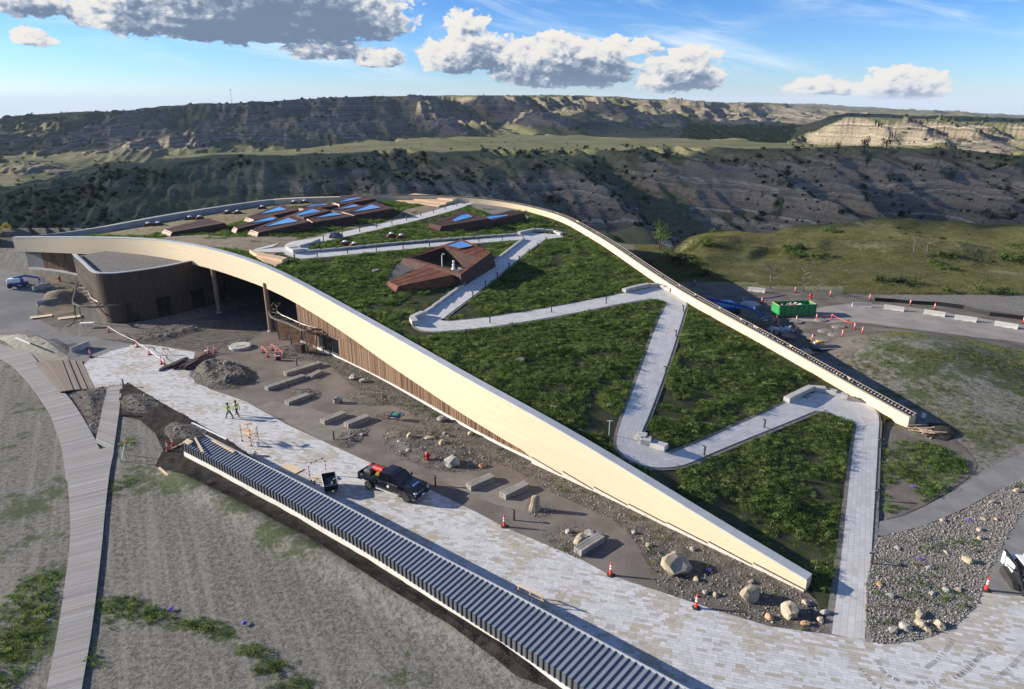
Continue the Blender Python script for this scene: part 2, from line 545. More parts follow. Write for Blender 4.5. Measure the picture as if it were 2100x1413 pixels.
def mat_terrain():
    m, b, p = mat('badland terrain')
    g = b.n('ShaderNodeNewGeometry')
    pos = g.outputs['Position']
    sp = b.n('ShaderNodeSeparateXYZ'); b.put(sp.inputs[0], pos)
    an = b.n('ShaderNodeAttribute'); an.attribute_name = 'rock'
    al = b.n('ShaderNodeAttribute'); al.attribute_name = 'lawn'
    ar = b.n('ShaderNodeAttribute'); ar.attribute_name = 'site'
    # grassland
    n1 = b.noise(pos, 0.018, 6, 0.6); n2 = b.noise(pos, 0.22, 5, 0.65); n3 = b.noise(pos, 2.2, 4, 0.7)
    wild = b.mix(b.ss(n1, 0.35, 0.65), (0.128, 0.132, 0.060), (0.20, 0.185, 0.10))
    wild = b.mix(b.m('MULTIPLY', b.ss(n2, 0.5, 0.66), 0.75), wild, (0.05, 0.07, 0.024))
    wild = b.mix(b.m('MULTIPLY', b.ss(n3, 0.45, 0.75), 0.45), wild, (0.17, 0.15, 0.085))
    # rock, in beds
    wob = b.m('ADD', sp.outputs[2], b.m('MULTIPLY', b.noise(pos, 0.02, 4), 14))
    cv = b.n('ShaderNodeCombineXYZ'); b.put(cv.inputs[2], wob)
    bed = b.noise(cv.outputs[0], 0.30, 5, 0.75)
    cv2 = b.n('ShaderNodeCombineXYZ'); b.put(cv2.inputs[2], sp.outputs[2])
    bed2 = b.noise(cv2.outputs[0], 0.11, 3, 0.6)
    rock = b.ramp(bed, [(0.3, (0.085, 0.065, 0.048)), (0.41, (0.30, 0.245, 0.17)), (0.49, (0.135, 0.107, 0.077)), (0.57, (0.47, 0.40, 0.29)), (0.7, (0.22, 0.18, 0.13))])
    rock = b.mix(b.m('MULTIPLY', b.ss(bed2, 0.46, 0.56), 0.6), rock, (0.31, 0.25, 0.175))
    rn = b.noise(pos, 0.5, 7, 0.7)
    rock = b.mix(b.m('MULTIPLY', b.ss(rn, 0.42, 0.62), 0.55), rock, (0.12, 0.11, 0.085))
    # scrub on the rock
    sv = b.noise(pos, 0.16, 6, 0.75)
    nx = b.n('ShaderNodeSeparateXYZ'); b.put(nx.inputs[0], g.outputs['Normal'])
    rk = b.m('ADD', an.outputs['Fac'], b.m('MULTIPLY', b.m('SUBTRACT', sv, 0.5), 1.5))
    rk = b.m('ADD', rk, b.m('MULTIPLY', b.m('SUBTRACT', 0.85, nx.outputs[2]), 0.9))
    c = b.mix(b.ss(rk, 0.35, 0.62), wild, rock)
    scr = b.noise(pos, 0.045, 9, 0.78)
    c = b.mix(b.m('MULTIPLY', b.ss(scr, 0.555, 0.60), b.m('MULTIPLY', an.outputs['Fac'], 0.85)), c, (0.036, 0.045, 0.022))
    # worked ground on the building site: straw mulch over soil, with seedlings
    rot = b.n('ShaderNodeVectorRotate'); rot.rotation_type = 'Z_AXIS'
    b.put(rot.inputs['Vector'], pos); rot.inputs['Angle'].default_value = radians(60)
    st = b.vm('MULTIPLY', rot.outputs[0], (0.05, 1.5, 1.0))
    tr = b.noise(st, 1.0, 5, 0.6)
    sn = b.noise(pos, 2.6, 6, 0.8); sn2 = b.noise(pos, 9.0, 4, 0.75); sn4 = b.noise(pos, 0.09, 4, 0.6)
    straw = b.mix(b.ss(sn, 0.40, 0.62), (0.092, 0.087, 0.074), (0.225, 0.213, 0.18))
    straw = b.mix(b.m('MULTIPLY', b.ss(sn2, 0.48, 0.68), 0.6), straw, (0.34, 0.315, 0.26))
    straw = b.mix(b.m('MULTIPLY', b.ss(tr, 0.48, 0.62), 0.4), straw, (0.29, 0.27, 0.225))
    straw = b.mix(b.m('MULTIPLY', b.ss(sn4, 0.5, 0.75), 0.25), straw, (0.12, 0.105, 0.078))
    gp = b.m('ADD', b.noise(pos, 0.55, 7, 0.72), b.m('MULTIPLY', b.m('SUBTRACT', al.outputs['Fac'], 0.5), 0.62))
    straw = b.mix(b.m('MULTIPLY', b.ss(gp, 0.50, 0.64), 0.85), straw, b.mix(b.ss(sn2, 0.4, 0.65), (0.040, 0.058, 0.020), (0.088, 0.112, 0.045)))
    c = b.mix(ar.outputs['Fac'], c, straw)
    b.put(p.inputs['Base Color'], c)
    p.inputs['Roughness'].default_value = 0.95
    p.inputs['Specular IOR Level'].default_value = 0.1
    bn = b.n('ShaderNodeBump'); bn.inputs['Strength'].default_value = 0.7; bn.inputs['Distance'].default_value = 0.09
    hh = b.m('ADD', b.noise(pos, 3.5, 6, 0.75), b.m('MULTIPLY', b.noise(pos, 0.35, 5, 0.7), b.m('MULTIPLY', b.m('SUBTRACT', 1.0, ar.outputs['Fac']), 6.0)))
    b.put(bn.inputs['Height'], hh)
    b.put(p.inputs['Normal'], bn.outputs[0])
    return m


def mat_uvboards(name, ca, cb, cm, row=0.16, length=4.0, mortar=0.012, rough=0.75, bump=0.3):
    m, b, p = mat(name)
    uv = b.n('ShaderNodeUVMap')
    br = b.n('ShaderNodeTexBrick')
    br.offset = 0.37; br.squash = 1.0
    b.put(br.inputs['Vector'], uv.outputs[0])
    for k, v in (('Scale', 1.0), ('Mortar Size', mortar), ('Mortar Smooth', 0.2), ('Bias', 0.0), ('Brick Width', length), ('Row Height', row)):
        br.inputs[k].default_value = v
    br.inputs['Color1'].default_value = (*ca, 1); br.inputs['Color2'].default_value = (*cb, 1); br.inputs['Mortar'].default_value = (*cm, 1)
    n = b.noise(b.vm('MULTIPLY', uv.outputs[0], (0.6, 9.0, 1.0)), 1.0, 5, 0.65)
    c = b.mix(b.m('MULTIPLY', b.ss(n, 0.45, 0.75), 0.28), br.outputs[0], cm)
    kn = b.noise(uv.outputs[0], 1.7, 2, 0.4)
    c = b.mix(b.m('MULTIPLY', b.ss(kn, 0.70, 0.76), 0.5), c, cm)
    b.put(p.inputs['Base Color'], c)
    p.inputs['Roughness'].default_value = rough
    p.inputs['Specular IOR Level'].default_value = 0.25
    bn = b.n('ShaderNodeBump'); bn.inputs['Strength'].default_value = bump; bn.inputs['Distance'].default_value = 0.01
    bn.invert = True
    b.put(bn.inputs['Height'], br.outputs[1]); b.put(p.inputs['Normal'], bn.outputs[0])
    return m


def mat_pathpavers(name):
    m, b, p = mat(name)
    uv = b.n('ShaderNodeUVMap')
    br = b.n('ShaderNodeTexBrick'); br.offset = 0.43
    b.put(br.inputs['Vector'], uv.outputs[0])
    for k, v in (('Scale', 1.0), ('Mortar Size', 0.014), ('Mortar Smooth', 0.3), ('Brick Width', 0.9), ('Row Height', 0.45)):
        br.inputs[k].default_value = v
    br.inputs['Color1'].default_value = (0.56, 0.53, 0.475, 1); br.inputs['Color2'].default_value = (0.66, 0.63, 0.58, 1); br.inputs['Mortar'].default_value = (0.36, 0.34, 0.30, 1)
    g = b.n('ShaderNodeNewGeometry')
    n = b.noise(g.outputs['Position'], 0.8, 5, 0.6)
    c = b.mix(b.m('MULTIPLY', b.ss(n, 0.45, 0.7), 0.4), br.outputs[0], (0.45, 0.41, 0.345))
    b.put(p.inputs['Base Color'], c)
    p.inputs['Roughness'].default_value = 0.85
    return m


def mat_glass_dark(name, col=(0.012, 0.016, 0.02)):
    m, b, p = mat(name)
    p.inputs['Base Color'].default_value = (*col, 1)
    p.inputs['Roughness'].default_value = 0.06
    p.inputs['Specular IOR Level'].default_value = 0.7
    return m


def mat_leaf(name, ramp, var=0.35, trans=0.0):
    m, b, p = mat(name)
    oi = b.n('ShaderNodeObjectInfo')
    g = b.n('ShaderNodeNewGeometry')
    n = b.noise(g.outputs['Position'], 0.30, 4, 0.65)
    n2 = b.noise(g.outputs['Position'], 2.2, 3, 0.6)
    x = b.m('ADD', b.m('MULTIPLY', oi.outputs['Random'], var), b.m('ADD', b.m('MULTIPLY', b.m('SUBTRACT', n, 0.5), 1.3), b.m('MULTIPLY', b.m('SUBTRACT', n2, 0.5), 1.5)))
    x = b.m('ADD', x, 0.5 - var / 2)
    c = b.ramp(x, ramp)
    b.put(p.inputs['Base Color'], c)
    p.inputs['Roughness'].default_value = 0.75
    p.inputs['Specular IOR Level'].default_value = 0.15
    tl = b.n('ShaderNodeBsdfTranslucent'); b.put(tl.inputs[0], b.mix(1.0, c, (1.3, 1.35, 0.9), 'MULTIPLY'))
    mx = b.n('ShaderNodeMixShader'); mx.inputs[0].default_value = 0.4
    m.node_tree.links.new(p.outputs[0], mx.inputs[1]); m.node_tree.links.new(tl.outputs[0], mx.inputs[2])
    m.node_tree.links.new(mx.outputs[0], m.node_tree.nodes['Material Output'].inputs[0])
    return m


MT = {}
MT['terrain'] = mat_terrain()
MT['pine'] = mat_uvboards('pale timber boards', (0.61, 0.49, 0.325), (0.66, 0.535, 0.36), (0.50, 0.395, 0.255))
MT['cap'] = M('pale metal coping', (0.42, 0.43, 0.42), (0.48, 0.485, 0.47), 0.6, 0.5, metal=0.0)
MT['plinth'] = M('cream stone plinth', (0.60, 0.52, 0.43), (0.66, 0.58, 0.49), 1.5, 0.85, c3=(0.52, 0.45, 0.37), scale3=14, rnd=0.05)
MT['joint'] = M('dark shadow gap', (0.02, 0.018, 0.015), rough=0.9)
MT['slat'] = mat_random_tint('brown timber slats', [(0, (0.115, 0.066, 0.040)), (0.4, (0.20, 0.118, 0.068)), (0.75, (0.27, 0.17, 0.10)), (1, (0.15, 0.09, 0.055))], 0.8, 6, 0.3)
MT['slatback'] = M('dark slat backing', (0.030, 0.020, 0.014), rough=0.9)
MT['column'] = M('brown timber column', (0.20, 0.125, 0.08), (0.27, 0.175, 0.11), 3, 0.7, stretch=(6, 6, 0.4))
MT['wing'] = mat_random_tint('dark timber battens', [(0, (0.062, 0.043, 0.032)), (0.5, (0.10, 0.070, 0.050)), (1, (0.078, 0.056, 0.042))], 0.8, 5, 0.3)
MT['glass'] = mat_glass_dark('dark window glass')
MT['steel_dark'] = M('dark bronze steel', (0.055, 0.046, 0.04), rough=0.5, metal=0.4)
MT['frame_steel'] = M('weathered grey brown steel', (0.12, 0.103, 0.088), (0.16, 0.14, 0.12), 2, 0.5, metal=0.3)
MT['concrete'] = M('concrete', (0.36, 0.345, 0.315), (0.46, 0.44, 0.40), 1.2, 0.9, bump=0.2, c3=(0.30, 0.28, 0.25), scale3=9)
MT['concrete_white'] = M('white concrete base', (0.62, 0.58, 0.51), (0.70, 0.66, 0.59), 0.8, 0.85, c3=(0.56, 0.51, 0.44), scale3=6)
MT['roofgravel'] = M('grey roof gravel', (0.07, 0.067, 0.062), (0.14, 0.132, 0.12), 2.5, 0.95, bump=0.6, c3=(0.28, 0.26, 0.23), scale3=7)
MT['membrane'] = M('dark roofing membrane', (0.075, 0.075, 0.08), (0.13, 0.13, 0.135), 0.7, 0.6)
MT['parapet'] = mat_uvboards('parapet sheathing', (0.66, 0.53, 0.345), (0.70, 0.565, 0.375), (0.58, 0.46, 0.30), row=0.6, length=2.4, mortar=0.008)
MT['parapet_grey'] = M('grey parapet panel', (0.30, 0.29, 0.26), (0.37, 0.355, 0.32), 0.5, 0.8)
MT['soil'] = M('dark soil', (0.020, 0.0175, 0.0145), (0.045, 0.039, 0.032), 1.2, 0.98, bump=0.9, c3=(0.068, 0.06, 0.05), scale3=6, spec=0.1)
MT['roofsoil'] = M('roof meadow soil', (0.035, 0.045, 0.016), (0.075, 0.070, 0.038), 0.9, 0.98, bump=0.9, c3=(0.04, 0.055, 0.018), scale3=3, spec=0.1)
MT['drystraw'] = M('dry straw mulch', (0.20, 0.165, 0.11), (0.28, 0.235, 0.16), 0.8, 0.95, bump=0.7, c3=(0.15, 0.12, 0.08), scale3=8, spec=0.1)
MT['edging'] = M('path edge gravel', (0.14, 0.125, 0.10), (0.25, 0.225, 0.19), 3, 0.95, bump=0.9, c3=(0.32, 0.29, 0.25), scale3=9)
MT['pathpaver'] = mat_pathpavers('pale path pavers')
MT['corten'] = M('rusted weathering steel', (0.095, 0.03, 0.013), (0.19, 0.06, 0.022), 0.9, 0.8, c3=(0.05, 0.02, 0.012), scale3=3.5, stretch=(1, 1, 3))
MT['corten_dark'] = M('dark rusted steel', (0.042, 0.018, 0.012), (0.080, 0.032, 0.020), 0.8, 0.8, c3=(0.024, 0.014, 0.011), scale3=4, stretch=(1, 1, 3))
MT['corten_pale'] = M('pale steel cladding', (0.36, 0.24, 0.17), (0.44, 0.31, 0.23), 1.2, 0.7)
MT['skyglass'] = mat_glass_dark('skylight glass', (0.10, 0.30, 0.58))
MT['white'] = M('white plastic', (0.75, 0.75, 0.73), rough=0.4)
MT['lumber'] = M('fresh lumber', (0.62, 0.43, 0.26), (0.72, 0.53, 0.34), 2, 0.75, stretch=(0.5, 4, 4), rnd=0.12)
MT['deckwood'] = M('new deck timber', (0.56, 0.38, 0.22), (0.66, 0.47, 0.29), 2, 0.8, rnd=0.10)

# ------------------------------------------------------------------ mesh building


class MB:
    def __init__(s):
        s.v = []; s.f = []; s.uv = {}; s.val = None

    def add(s, vs, fs):
        o = len(s.v)
        s.v.extend([tuple(v) for v in vs])
        s.f.extend([tuple(i + o for i in f) for f in fs])
        return o

    def box(s, a, b):
        (x0, y0, z0), (x1, y1, z1) = a, b
        s.add([(x0, y0, z0), (x1, y0, z0), (x1, y1, z0), (x0, y1, z0), (x0, y0, z1), (x1, y0, z1), (x1, y1, z1), (x0, y1, z1)],
              [(0, 3, 2, 1), (4, 5, 6, 7), (0, 1, 5, 4), (1, 2, 6, 5), (2, 3, 7, 6), (3, 0, 4, 7)])
        return s

    def hexa(s, pts):
        """eight corners: four below, four above, both counter-clockwise"""
        s.add(pts, [(0, 3, 2, 1), (4, 5, 6, 7), (0, 1, 5, 4), (1, 2, 6, 5), (2, 3, 7, 6), (3, 0, 4, 7)])
        return s

    def cbox(s, c, size, rz=0.0, bev=0.0, ry=0.0, rx=0.0):
        hx, hy, hz = [k / 2 for k in size]
        mtx = Matrix.Translation(c) @ Matrix.Rotation(rz, 4, 'Z') @ Matrix.Rotation(ry, 4, 'Y') @ Matrix.Rotation(rx, 4, 'X')
        if bev <= 0:
            vs = [(-hx, -hy, -hz), (hx, -hy, -hz), (hx, hy, -hz), (-hx, hy, -hz), (-hx, -hy, hz), (hx, -hy, hz), (hx, hy, hz), (-hx, hy, hz)]
            s.add([mtx @ Vector(v) for v in vs], [(0, 3, 2, 1), (4, 5, 6, 7), (0, 1, 5, 4), (1, 2, 6, 5), (2, 3, 7, 6), (3, 0, 4, 7)])
        else:
            e = min(bev, hx * .9, hy * .9, hz * .9)
            rings = [(-hz, e), (-hz + e, 0), (hz - e, 0), (hz, e)]
            vs = []
            for z, i in rings:
                X, Y = hx - i, hy - i
                k = e * 0.7
                vs += [(-X + k, -Y, z), (X - k, -Y, z), (X, -Y + k, z), (X, Y - k, z), (X - k, Y, z), (-X + k, Y, z), (-X, Y - k, z), (-X, -Y + k, z)]
            fs = [tuple(range(7, -1, -1)), tuple(range(24, 32))]
            for r in range(3):
                for k in range(8):
                    fs.append((r * 8 + k, r * 8 + (k + 1) % 8, r * 8 + 8 + (k + 1) % 8, r * 8 + 8 + k))
            s.add([mtx @ Vector(v) for v in vs], fs)
        return s

    def cyl(s, p0, p1, r0, r1=None, n=8, cap=True):
        r1 = r0 if r1 is None else r1
        p0, p1 = Vector(p0), Vector(p1)
        d = (p1 - p0).normalized()
        a = d.orthogonal().normalized(); c = d.cross(a)
        vs = []
        for p, r in ((p0, r0), (p1, r1)):
            for k in range(n):
                t = 2 * pi * k / n
                vs.append(p + a * (r * cos(t)) + c * (r * sin(t)))
        fs = [(k, (k + 1) % n, n + (k + 1) % n, n + k) for k in range(n)]
        if cap:
            fs += [tuple(range(n - 1, -1, -1)), tuple(range(n, 2 * n))]
        s.add(vs, fs)
        return s

    def tube(s, pts, r, n=6, closed=False):
        pts = [Vector(p) for p in pts]
        m = len(pts)
        rs = r if isinstance(r, (list, tuple)) else [r] * m
        o = len(s.v)
        up = Vector((0, 0, 1))
        for i, p in enumerate(pts):
            q0 = pts[i - 1] if (i > 0 or closed) else pts[i]
            q1 = pts[(i + 1) % m] if (i < m - 1 or closed) else pts[i]
            d = (q1 - q0).normalized()
            a = d.cross(up)
            if a.length < 0.05:
                a = d.cross(Vector((1, 0, 0)))
            a.normalize(); c = a.cross(d)
            for k in range(n):
                t = 2 * pi * k / n
                s.v.append(tuple(p + a * (rs[i] * cos(t)) + c * (rs[i] * sin(t))))
        for i in range(m if closed else m - 1):
            j = (i + 1) % m
            for k in range(n):
                s.f.append((o + i * n + k, o + i * n + (k + 1) % n, o + j * n + (k + 1) % n, o + j * n + k))
        if not closed:
            s.f.append(tuple(o + k for k in range(n - 1, -1, -1)))
            s.f.append(tuple(o + (m - 1) * n + k for k in range(n)))
        return s

    def lathe(s, prof, c=(0, 0, 0), n=12):
        o = len(s.v)
        for r, z in prof:
            for k in range(n):
                t = 2 * pi * k / n
                s.v.append((c[0] + r * cos(t), c[1] + r * sin(t), c[2] + z))
        for i in range(len(prof) - 1):
            for k in range(n):
                s.f.append((o + i * n + k, o + i * n + (k + 1) % n, o + (i + 1) * n + (k + 1) % n, o + (i + 1) * n + k))
        s.f.append(tuple(o + k for k in range(n - 1, -1, -1)))
        s.f.append(tuple(o + (len(prof) - 1) * n + k for k in range(n)))
        return s

    def prism(s, poly, z0, z1):
        n = len(poly)
        s.add([(x, y, z0) for x, y in poly] + [(x, y, z1) for x, y in poly],
              [tuple(range(n - 1, -1, -1)), tuple(range(n, 2 * n))] + [(k, (k + 1) % n, n + (k + 1) % n, n + k) for k in range(n)])
        return s

    def loft(s, rings, cap=True):
        n = len(rings[0]); o = len(s.v)
        for r in rings:
            s.v.extend([tuple(p) for p in r])
        for i in range(len(rings) - 1):
            for k in range(n):
                s.f.append((o + i * n + k, o + i * n + (k + 1) % n, o + (i + 1) * n + (k + 1) % n, o + (i + 1) * n + k))
        if cap:
            s.f.append(tuple(o + k for k in range(n - 1, -1, -1)))
            s.f.append(tuple(o + (len(rings) - 1) * n + k for k in range(n)))
        return s

    def mesh(s, name, m=None, off=None, smooth=False):
        me = bpy.data.meshes.new(name)
        vs = s.v if off is None else [(x - off[0], y - off[1], z - off[2]) for x, y, z in s.v]
        me.from_pydata(vs, [], s.f)
        if s.uv:
            ul = me.uv_layers.new(name='UVMap')
            data = np.zeros((len(me.loops), 2), np.float32)
            vi = np.zeros(len(me.loops), np.int32)
            me.loops.foreach_get('vertex_index', vi)
            arr = np.zeros((len(s.v), 2), np.float32)
            for k, q in s.uv.items():
                arr[k] = q
            data[:] = arr[vi]
            ul.data.foreach_set('uv', data.ravel())
        if s.val is not None:
            at = me.attributes.new('rnd', 'FLOAT', 'POINT')
            at.data.foreach_set('value', np.array(s.val, np.float32))
        if m is not None:
            me.materials.append(m)
        if smooth:
            me.polygons.foreach_set('use_smooth', np.ones(len(me.polygons), bool))
        me.update()
        return me

    def build(s, name, m, parent=None, world=False, smooth=False):
        off = None
        if world and parent is not None:
            off = parent.location if parent.parent is None else parent.parent.location
        me = s.mesh(name, m, off, smooth)
        return link(name, me, parent)


def link(name, me, parent=None, loc=None, rz=0.0, scale=None):
    o = bpy.data.objects.new(name, me)
    COL.objects.link(o)
    if parent is not None:
        o.parent = parent
    if loc is not None:
        o.location = loc
    if rz:
        o.rotation_euler[2] = rz
    if scale is not None:
        o.scale = scale
    return o


def thing(name, label, cat, loc=(0, 0, 0), rz=0.0, group=None):
    o = bpy.data.objects.new(name, None)
    COL.objects.link(o)
    o.empty_display_size = 0.3
    o.location = loc
    o.rotation_euler[2] = rz
    return tag(o, label, cat, group)


def tag(o, label, cat, group=None):
    o['label'] = label; o['category'] = cat
    if group:
        o['group'] = group
    return o


def copy_thing(root, label, loc, rz=0.0, group=None):
    def cp(o, par):
        c = o.copy()
        COL.objects.link(c)
        if par is not None:
            c.parent = par
        for ch in o.children:
            cp(ch, c)
        return c
    r = cp(root, None)
    r.location = loc
    r.rotation_euler[2] = rz
    r['label'] = label
    if group:
        r['group'] = group
    return r


def structure(o, label=None):
    o['kind'] = 'structure'
    if label:
        o['label'] = label
    return o


def stuff(o, label=None):
    o['kind'] = 'stuff'
    if label:
        o['label'] = label
    return o


def in_poly(X, Y, poly):
    X = np.asarray(X); Y = np.asarray(Y)
    res = np.zeros(X.shape, bool)
    n = len(poly)
    for i in range(n):
        x0, y0 = poly[i][0], poly[i][1]; x1, y1 = poly[(i + 1) % n][0], poly[(i + 1) % n][1]
        c = ((y0 > Y) != (y1 > Y))
        with np.errstate(divide='ignore', invalid='ignore'):
            xx = (x1 - x0) * (Y - y0) / (y1 - y0 + 1e-12) + x0
        res ^= c & (X < xx)
    return res


def poly_dist(X, Y, poly, closed=True):
    X = np.asarray(X, float); Y = np.asarray(Y, float)
    d = np.full(X.shape, 1e9)
    n = len(poly)
    for i in range(n if closed else n - 1):
        x0, y0 = poly[i][0], poly[i][1]; x1, y1 = poly[(i + 1) % n][0], poly[(i + 1) % n][1]
        dx, dy = x1 - x0, y1 - y0
        t = np.clip(((X - x0) * dx + (Y - y0) * dy) / (dx * dx + dy * dy + 1e-9), 0, 1)
        d = np.minimum(d, np.hypot(X - x0 - t * dx, Y - y0 - t * dy))
    return d


def densify(poly, step):
    out = []
    n = len(poly)
    for i in range(n):
        a = Vector(poly[i][:2]); c = Vector(poly[(i + 1) % n][:2])
        k = max(1, int((c - a).length / step))
        for j in range(k):
            out.append(a.lerp(c, j / k))
    return out


def rounded(pts, it=2, closed=True):
    """cut the corners of an outline (Chaikin)"""
    pts = [Vector(p[:2]) for p in pts]
    for _ in range(it):
        o = []
        n = len(pts)
        for i in range(n if closed else n - 1):
            a, c = pts[i], pts[(i + 1) % n]
            o += [a.lerp(c, .25), a.lerp(c, .75)]
        if not closed:
            o = [pts[0]] + o + [pts[-1]]
        pts = o
    return pts


def sheet(name, poly, hfun, dz, m, step=1.5, edge=None, skirt=0.0, uvdir=None):
    """a sheet draped over the ground inside an outline"""
    b = densify(poly, edge or step)
    xs = [p[0] for p in b]; ys = [p[1] for p in b]
    gx, gy = np.meshgrid(np.arange(min(xs), max(xs), step), np.arange(min(ys), max(ys), step))
    gx = gx.ravel(); gy = gy.ravel()
    k = in_poly(gx, gy, b) & (poly_dist(gx, gy, b) > step * 0.45)
    V2 = [Vector((p[0], p[1])) for p in b] + [Vector(q) for q in zip(gx[k], gy[k])]
    n = len(b)
    r = delaunay_2d_cdt(V2, [(i, (i + 1) % n) for i in range(n)], [], 1, 1e-5)
    co = np.array([(v.x, v.y) for v in r[0]])
    z = hfun(co[:, 0], co[:, 1]) + dz
    B = MB()
    B.v = [(x, y, q) for (x, y), q in zip(co, z)]
    B.f = [tuple(f) for f in r[2]]
    if skirt:
        z2 = hfun(np.array(xs), np.array(ys)) + dz
        o = len(B.v)
        for x, y, q in zip(xs, ys, z2):
            B.v += [(x, y, q), (x, y, q - skirt)]
        for i in range(n):
            j = (i + 1) % n
            B.f.append((o + 2 * i, o + 2 * i + 1, o + 2 * j + 1, o + 2 * j))
    if uvdir is not None:
        c, s = cos(uvdir), sin(uvdir)
        for i, p in enumerate(B.v):
            B.uv[i] = (p[0] * c + p[1] * s, -p[0] * s + p[1] * c)
    o = B.build(name, m)
    return structure(o)


def gz(pts):
    return [G(*p) for p in pts]


def rz_(pts):
    return [R(*p) for p in pts]

# ------------------------------------------------------------------ the land


def build_land():
    cs = np.concatenate([np.linspace(-1.7, -.84, 60), np.linspace(-.835, .835, 790), np.linspace(.84, 1.7, 60)])

    def geo(a, c, k):
        n = int(round(math.log(c / a) / k))
        return list(a * (c / a)**(np.arange(n) / n))
    ys = np.array(geo(14, 215, 0.0115) + geo(215, 500, 0.0035) + geo(500, 1000, 0.006) + geo(1000, 3400, 0.0036) + geo(3400, 30000, 0.02) + [30000])
    S, Yg = np.meshgrid(cs, ys)
    X = S * Yg
    z, seg, gully = land(X, Yg)
    z = z - sscale(8500, 30000, Yg) * 900
    site = sscale(185, 140, Yg)
    # outline of the worked ground: on the right it ends at the road side
    site = site * sscale(124, 117, Yg * np.where(S > 0.2, 1, 0))
    roof_poly = [tuple(p[:2]) for p in FRONT] + [tuple(p[:2]) for p in BACK[::-1]]
    nr, nc = X.shape
    V = np.stack([X, Yg, z], -1).reshape(-1, 3)
    rock = np.zeros_like(z)
    rock = np.maximum(rock, sscale(2.75, 3.1, seg) * sscale(4.05, 3.72, seg))
    rock = np.maximum(rock, sscale(6.9, 7.3, seg) * sscale(8.1, 7.8, seg))
    rock = np.maximum(rock, sscale(9.9, 10.2, seg) * sscale(12.1, 11.85, seg))
    rock = rock * np.where(Yg < 620, .55 + .45 * sscale(-.02, .16, S), 1) * (0.25 + 0.75 * sscale(-0.16, 0.06, gully + 0.10 * fbm(X / 14, Yg / 30, 3)))
    lawn = np.full(z.shape, 0.28)
    lawn = lawn + 0.75 * fbm(X / 9, Yg / 9, 3) * sscale(120, 100, Yg)
    MND = np.exp(-(((X - 56) / 20)**2 + ((Yg - 84) / 20)**2)) * sscale(34, 42, X)
    lawn = np.maximum(lawn, 0.50 * MND + 0.3 * MND * fbm(X / 6, Yg / 6, 3) + 0.15)
    for (px, py, rx, ry, a) in [(60, 1290, 5.0, 4.0, 0.85), (110, 1180, 2.5, 3.0, 0.75), (240, 1000, 2.0, 9.0, 0.55), (320, 1262, 2.2, .8, .95), (400, 1282, 2.2, .8, 1.0), (455, 1302, 1.6, .9, .95), (510, 1335, 1.6, .9, .95), (550, 1368, 1.4, .9, .95), (595, 1410, 1.8, 1, .95), (250, 1240, 2.6, 1.2, 0.95), (60, 1330, 3, 2, .9), (275, 900, 2, 3, .6),
                                (1950, 690, 12, 5, 0.95), (2080, 800, 8, 6, 0.8), (1560, 670, 6, 3, 0.7)]:
        p = Z(px, py)
        lawn = np.maximum(lawn, a * np.exp(-(((X - p.x) / rx)**2 + ((Yg - p.y) / ry)**2)))
    me = bpy.data.meshes.new('ground')
    idx = np.arange(nr * nc).reshape(nr, nc)
    q = np.stack([idx[:-1, :-1], idx[:-1, 1:], idx[1:, 1:], idx[1:, :-1]], -1).reshape(-1, 4)
    me.vertices.add(len(V)); me.vertices.foreach_set('co', V.astype(np.float32).ravel())
    me.loops.add(q.size); me.loops.foreach_set('vertex_index', q.astype(np.int32).ravel())
    me.polygons.add(len(q)); me.polygons.foreach_set('loop_start', np.arange(0, q.size, 4, dtype=np.int32))
    me.update(calc_edges=True)
    me.polygons.foreach_set('use_smooth', np.ones(len(q), bool))
    for nm, a in (('rock', rock), ('lawn', lawn), ('site', site)):
        at = me.attributes.new(nm, 'FLOAT', 'POINT'); at.data.foreach_set('value', a.astype(np.float32).ravel())
    me.materials.append(MT['terrain'])
    o = link('ground', me)
    structure(o, 'straw mulched site ground running into grassy badland canyons and mesas')
    return V, rock, seg.reshape(-1), q


LAND_V, LAND_ROCK, LAND_SEG, _ = build_land()

# ------------------------------------------------------------------ unseen clouds added to shade the canyon and far mesas


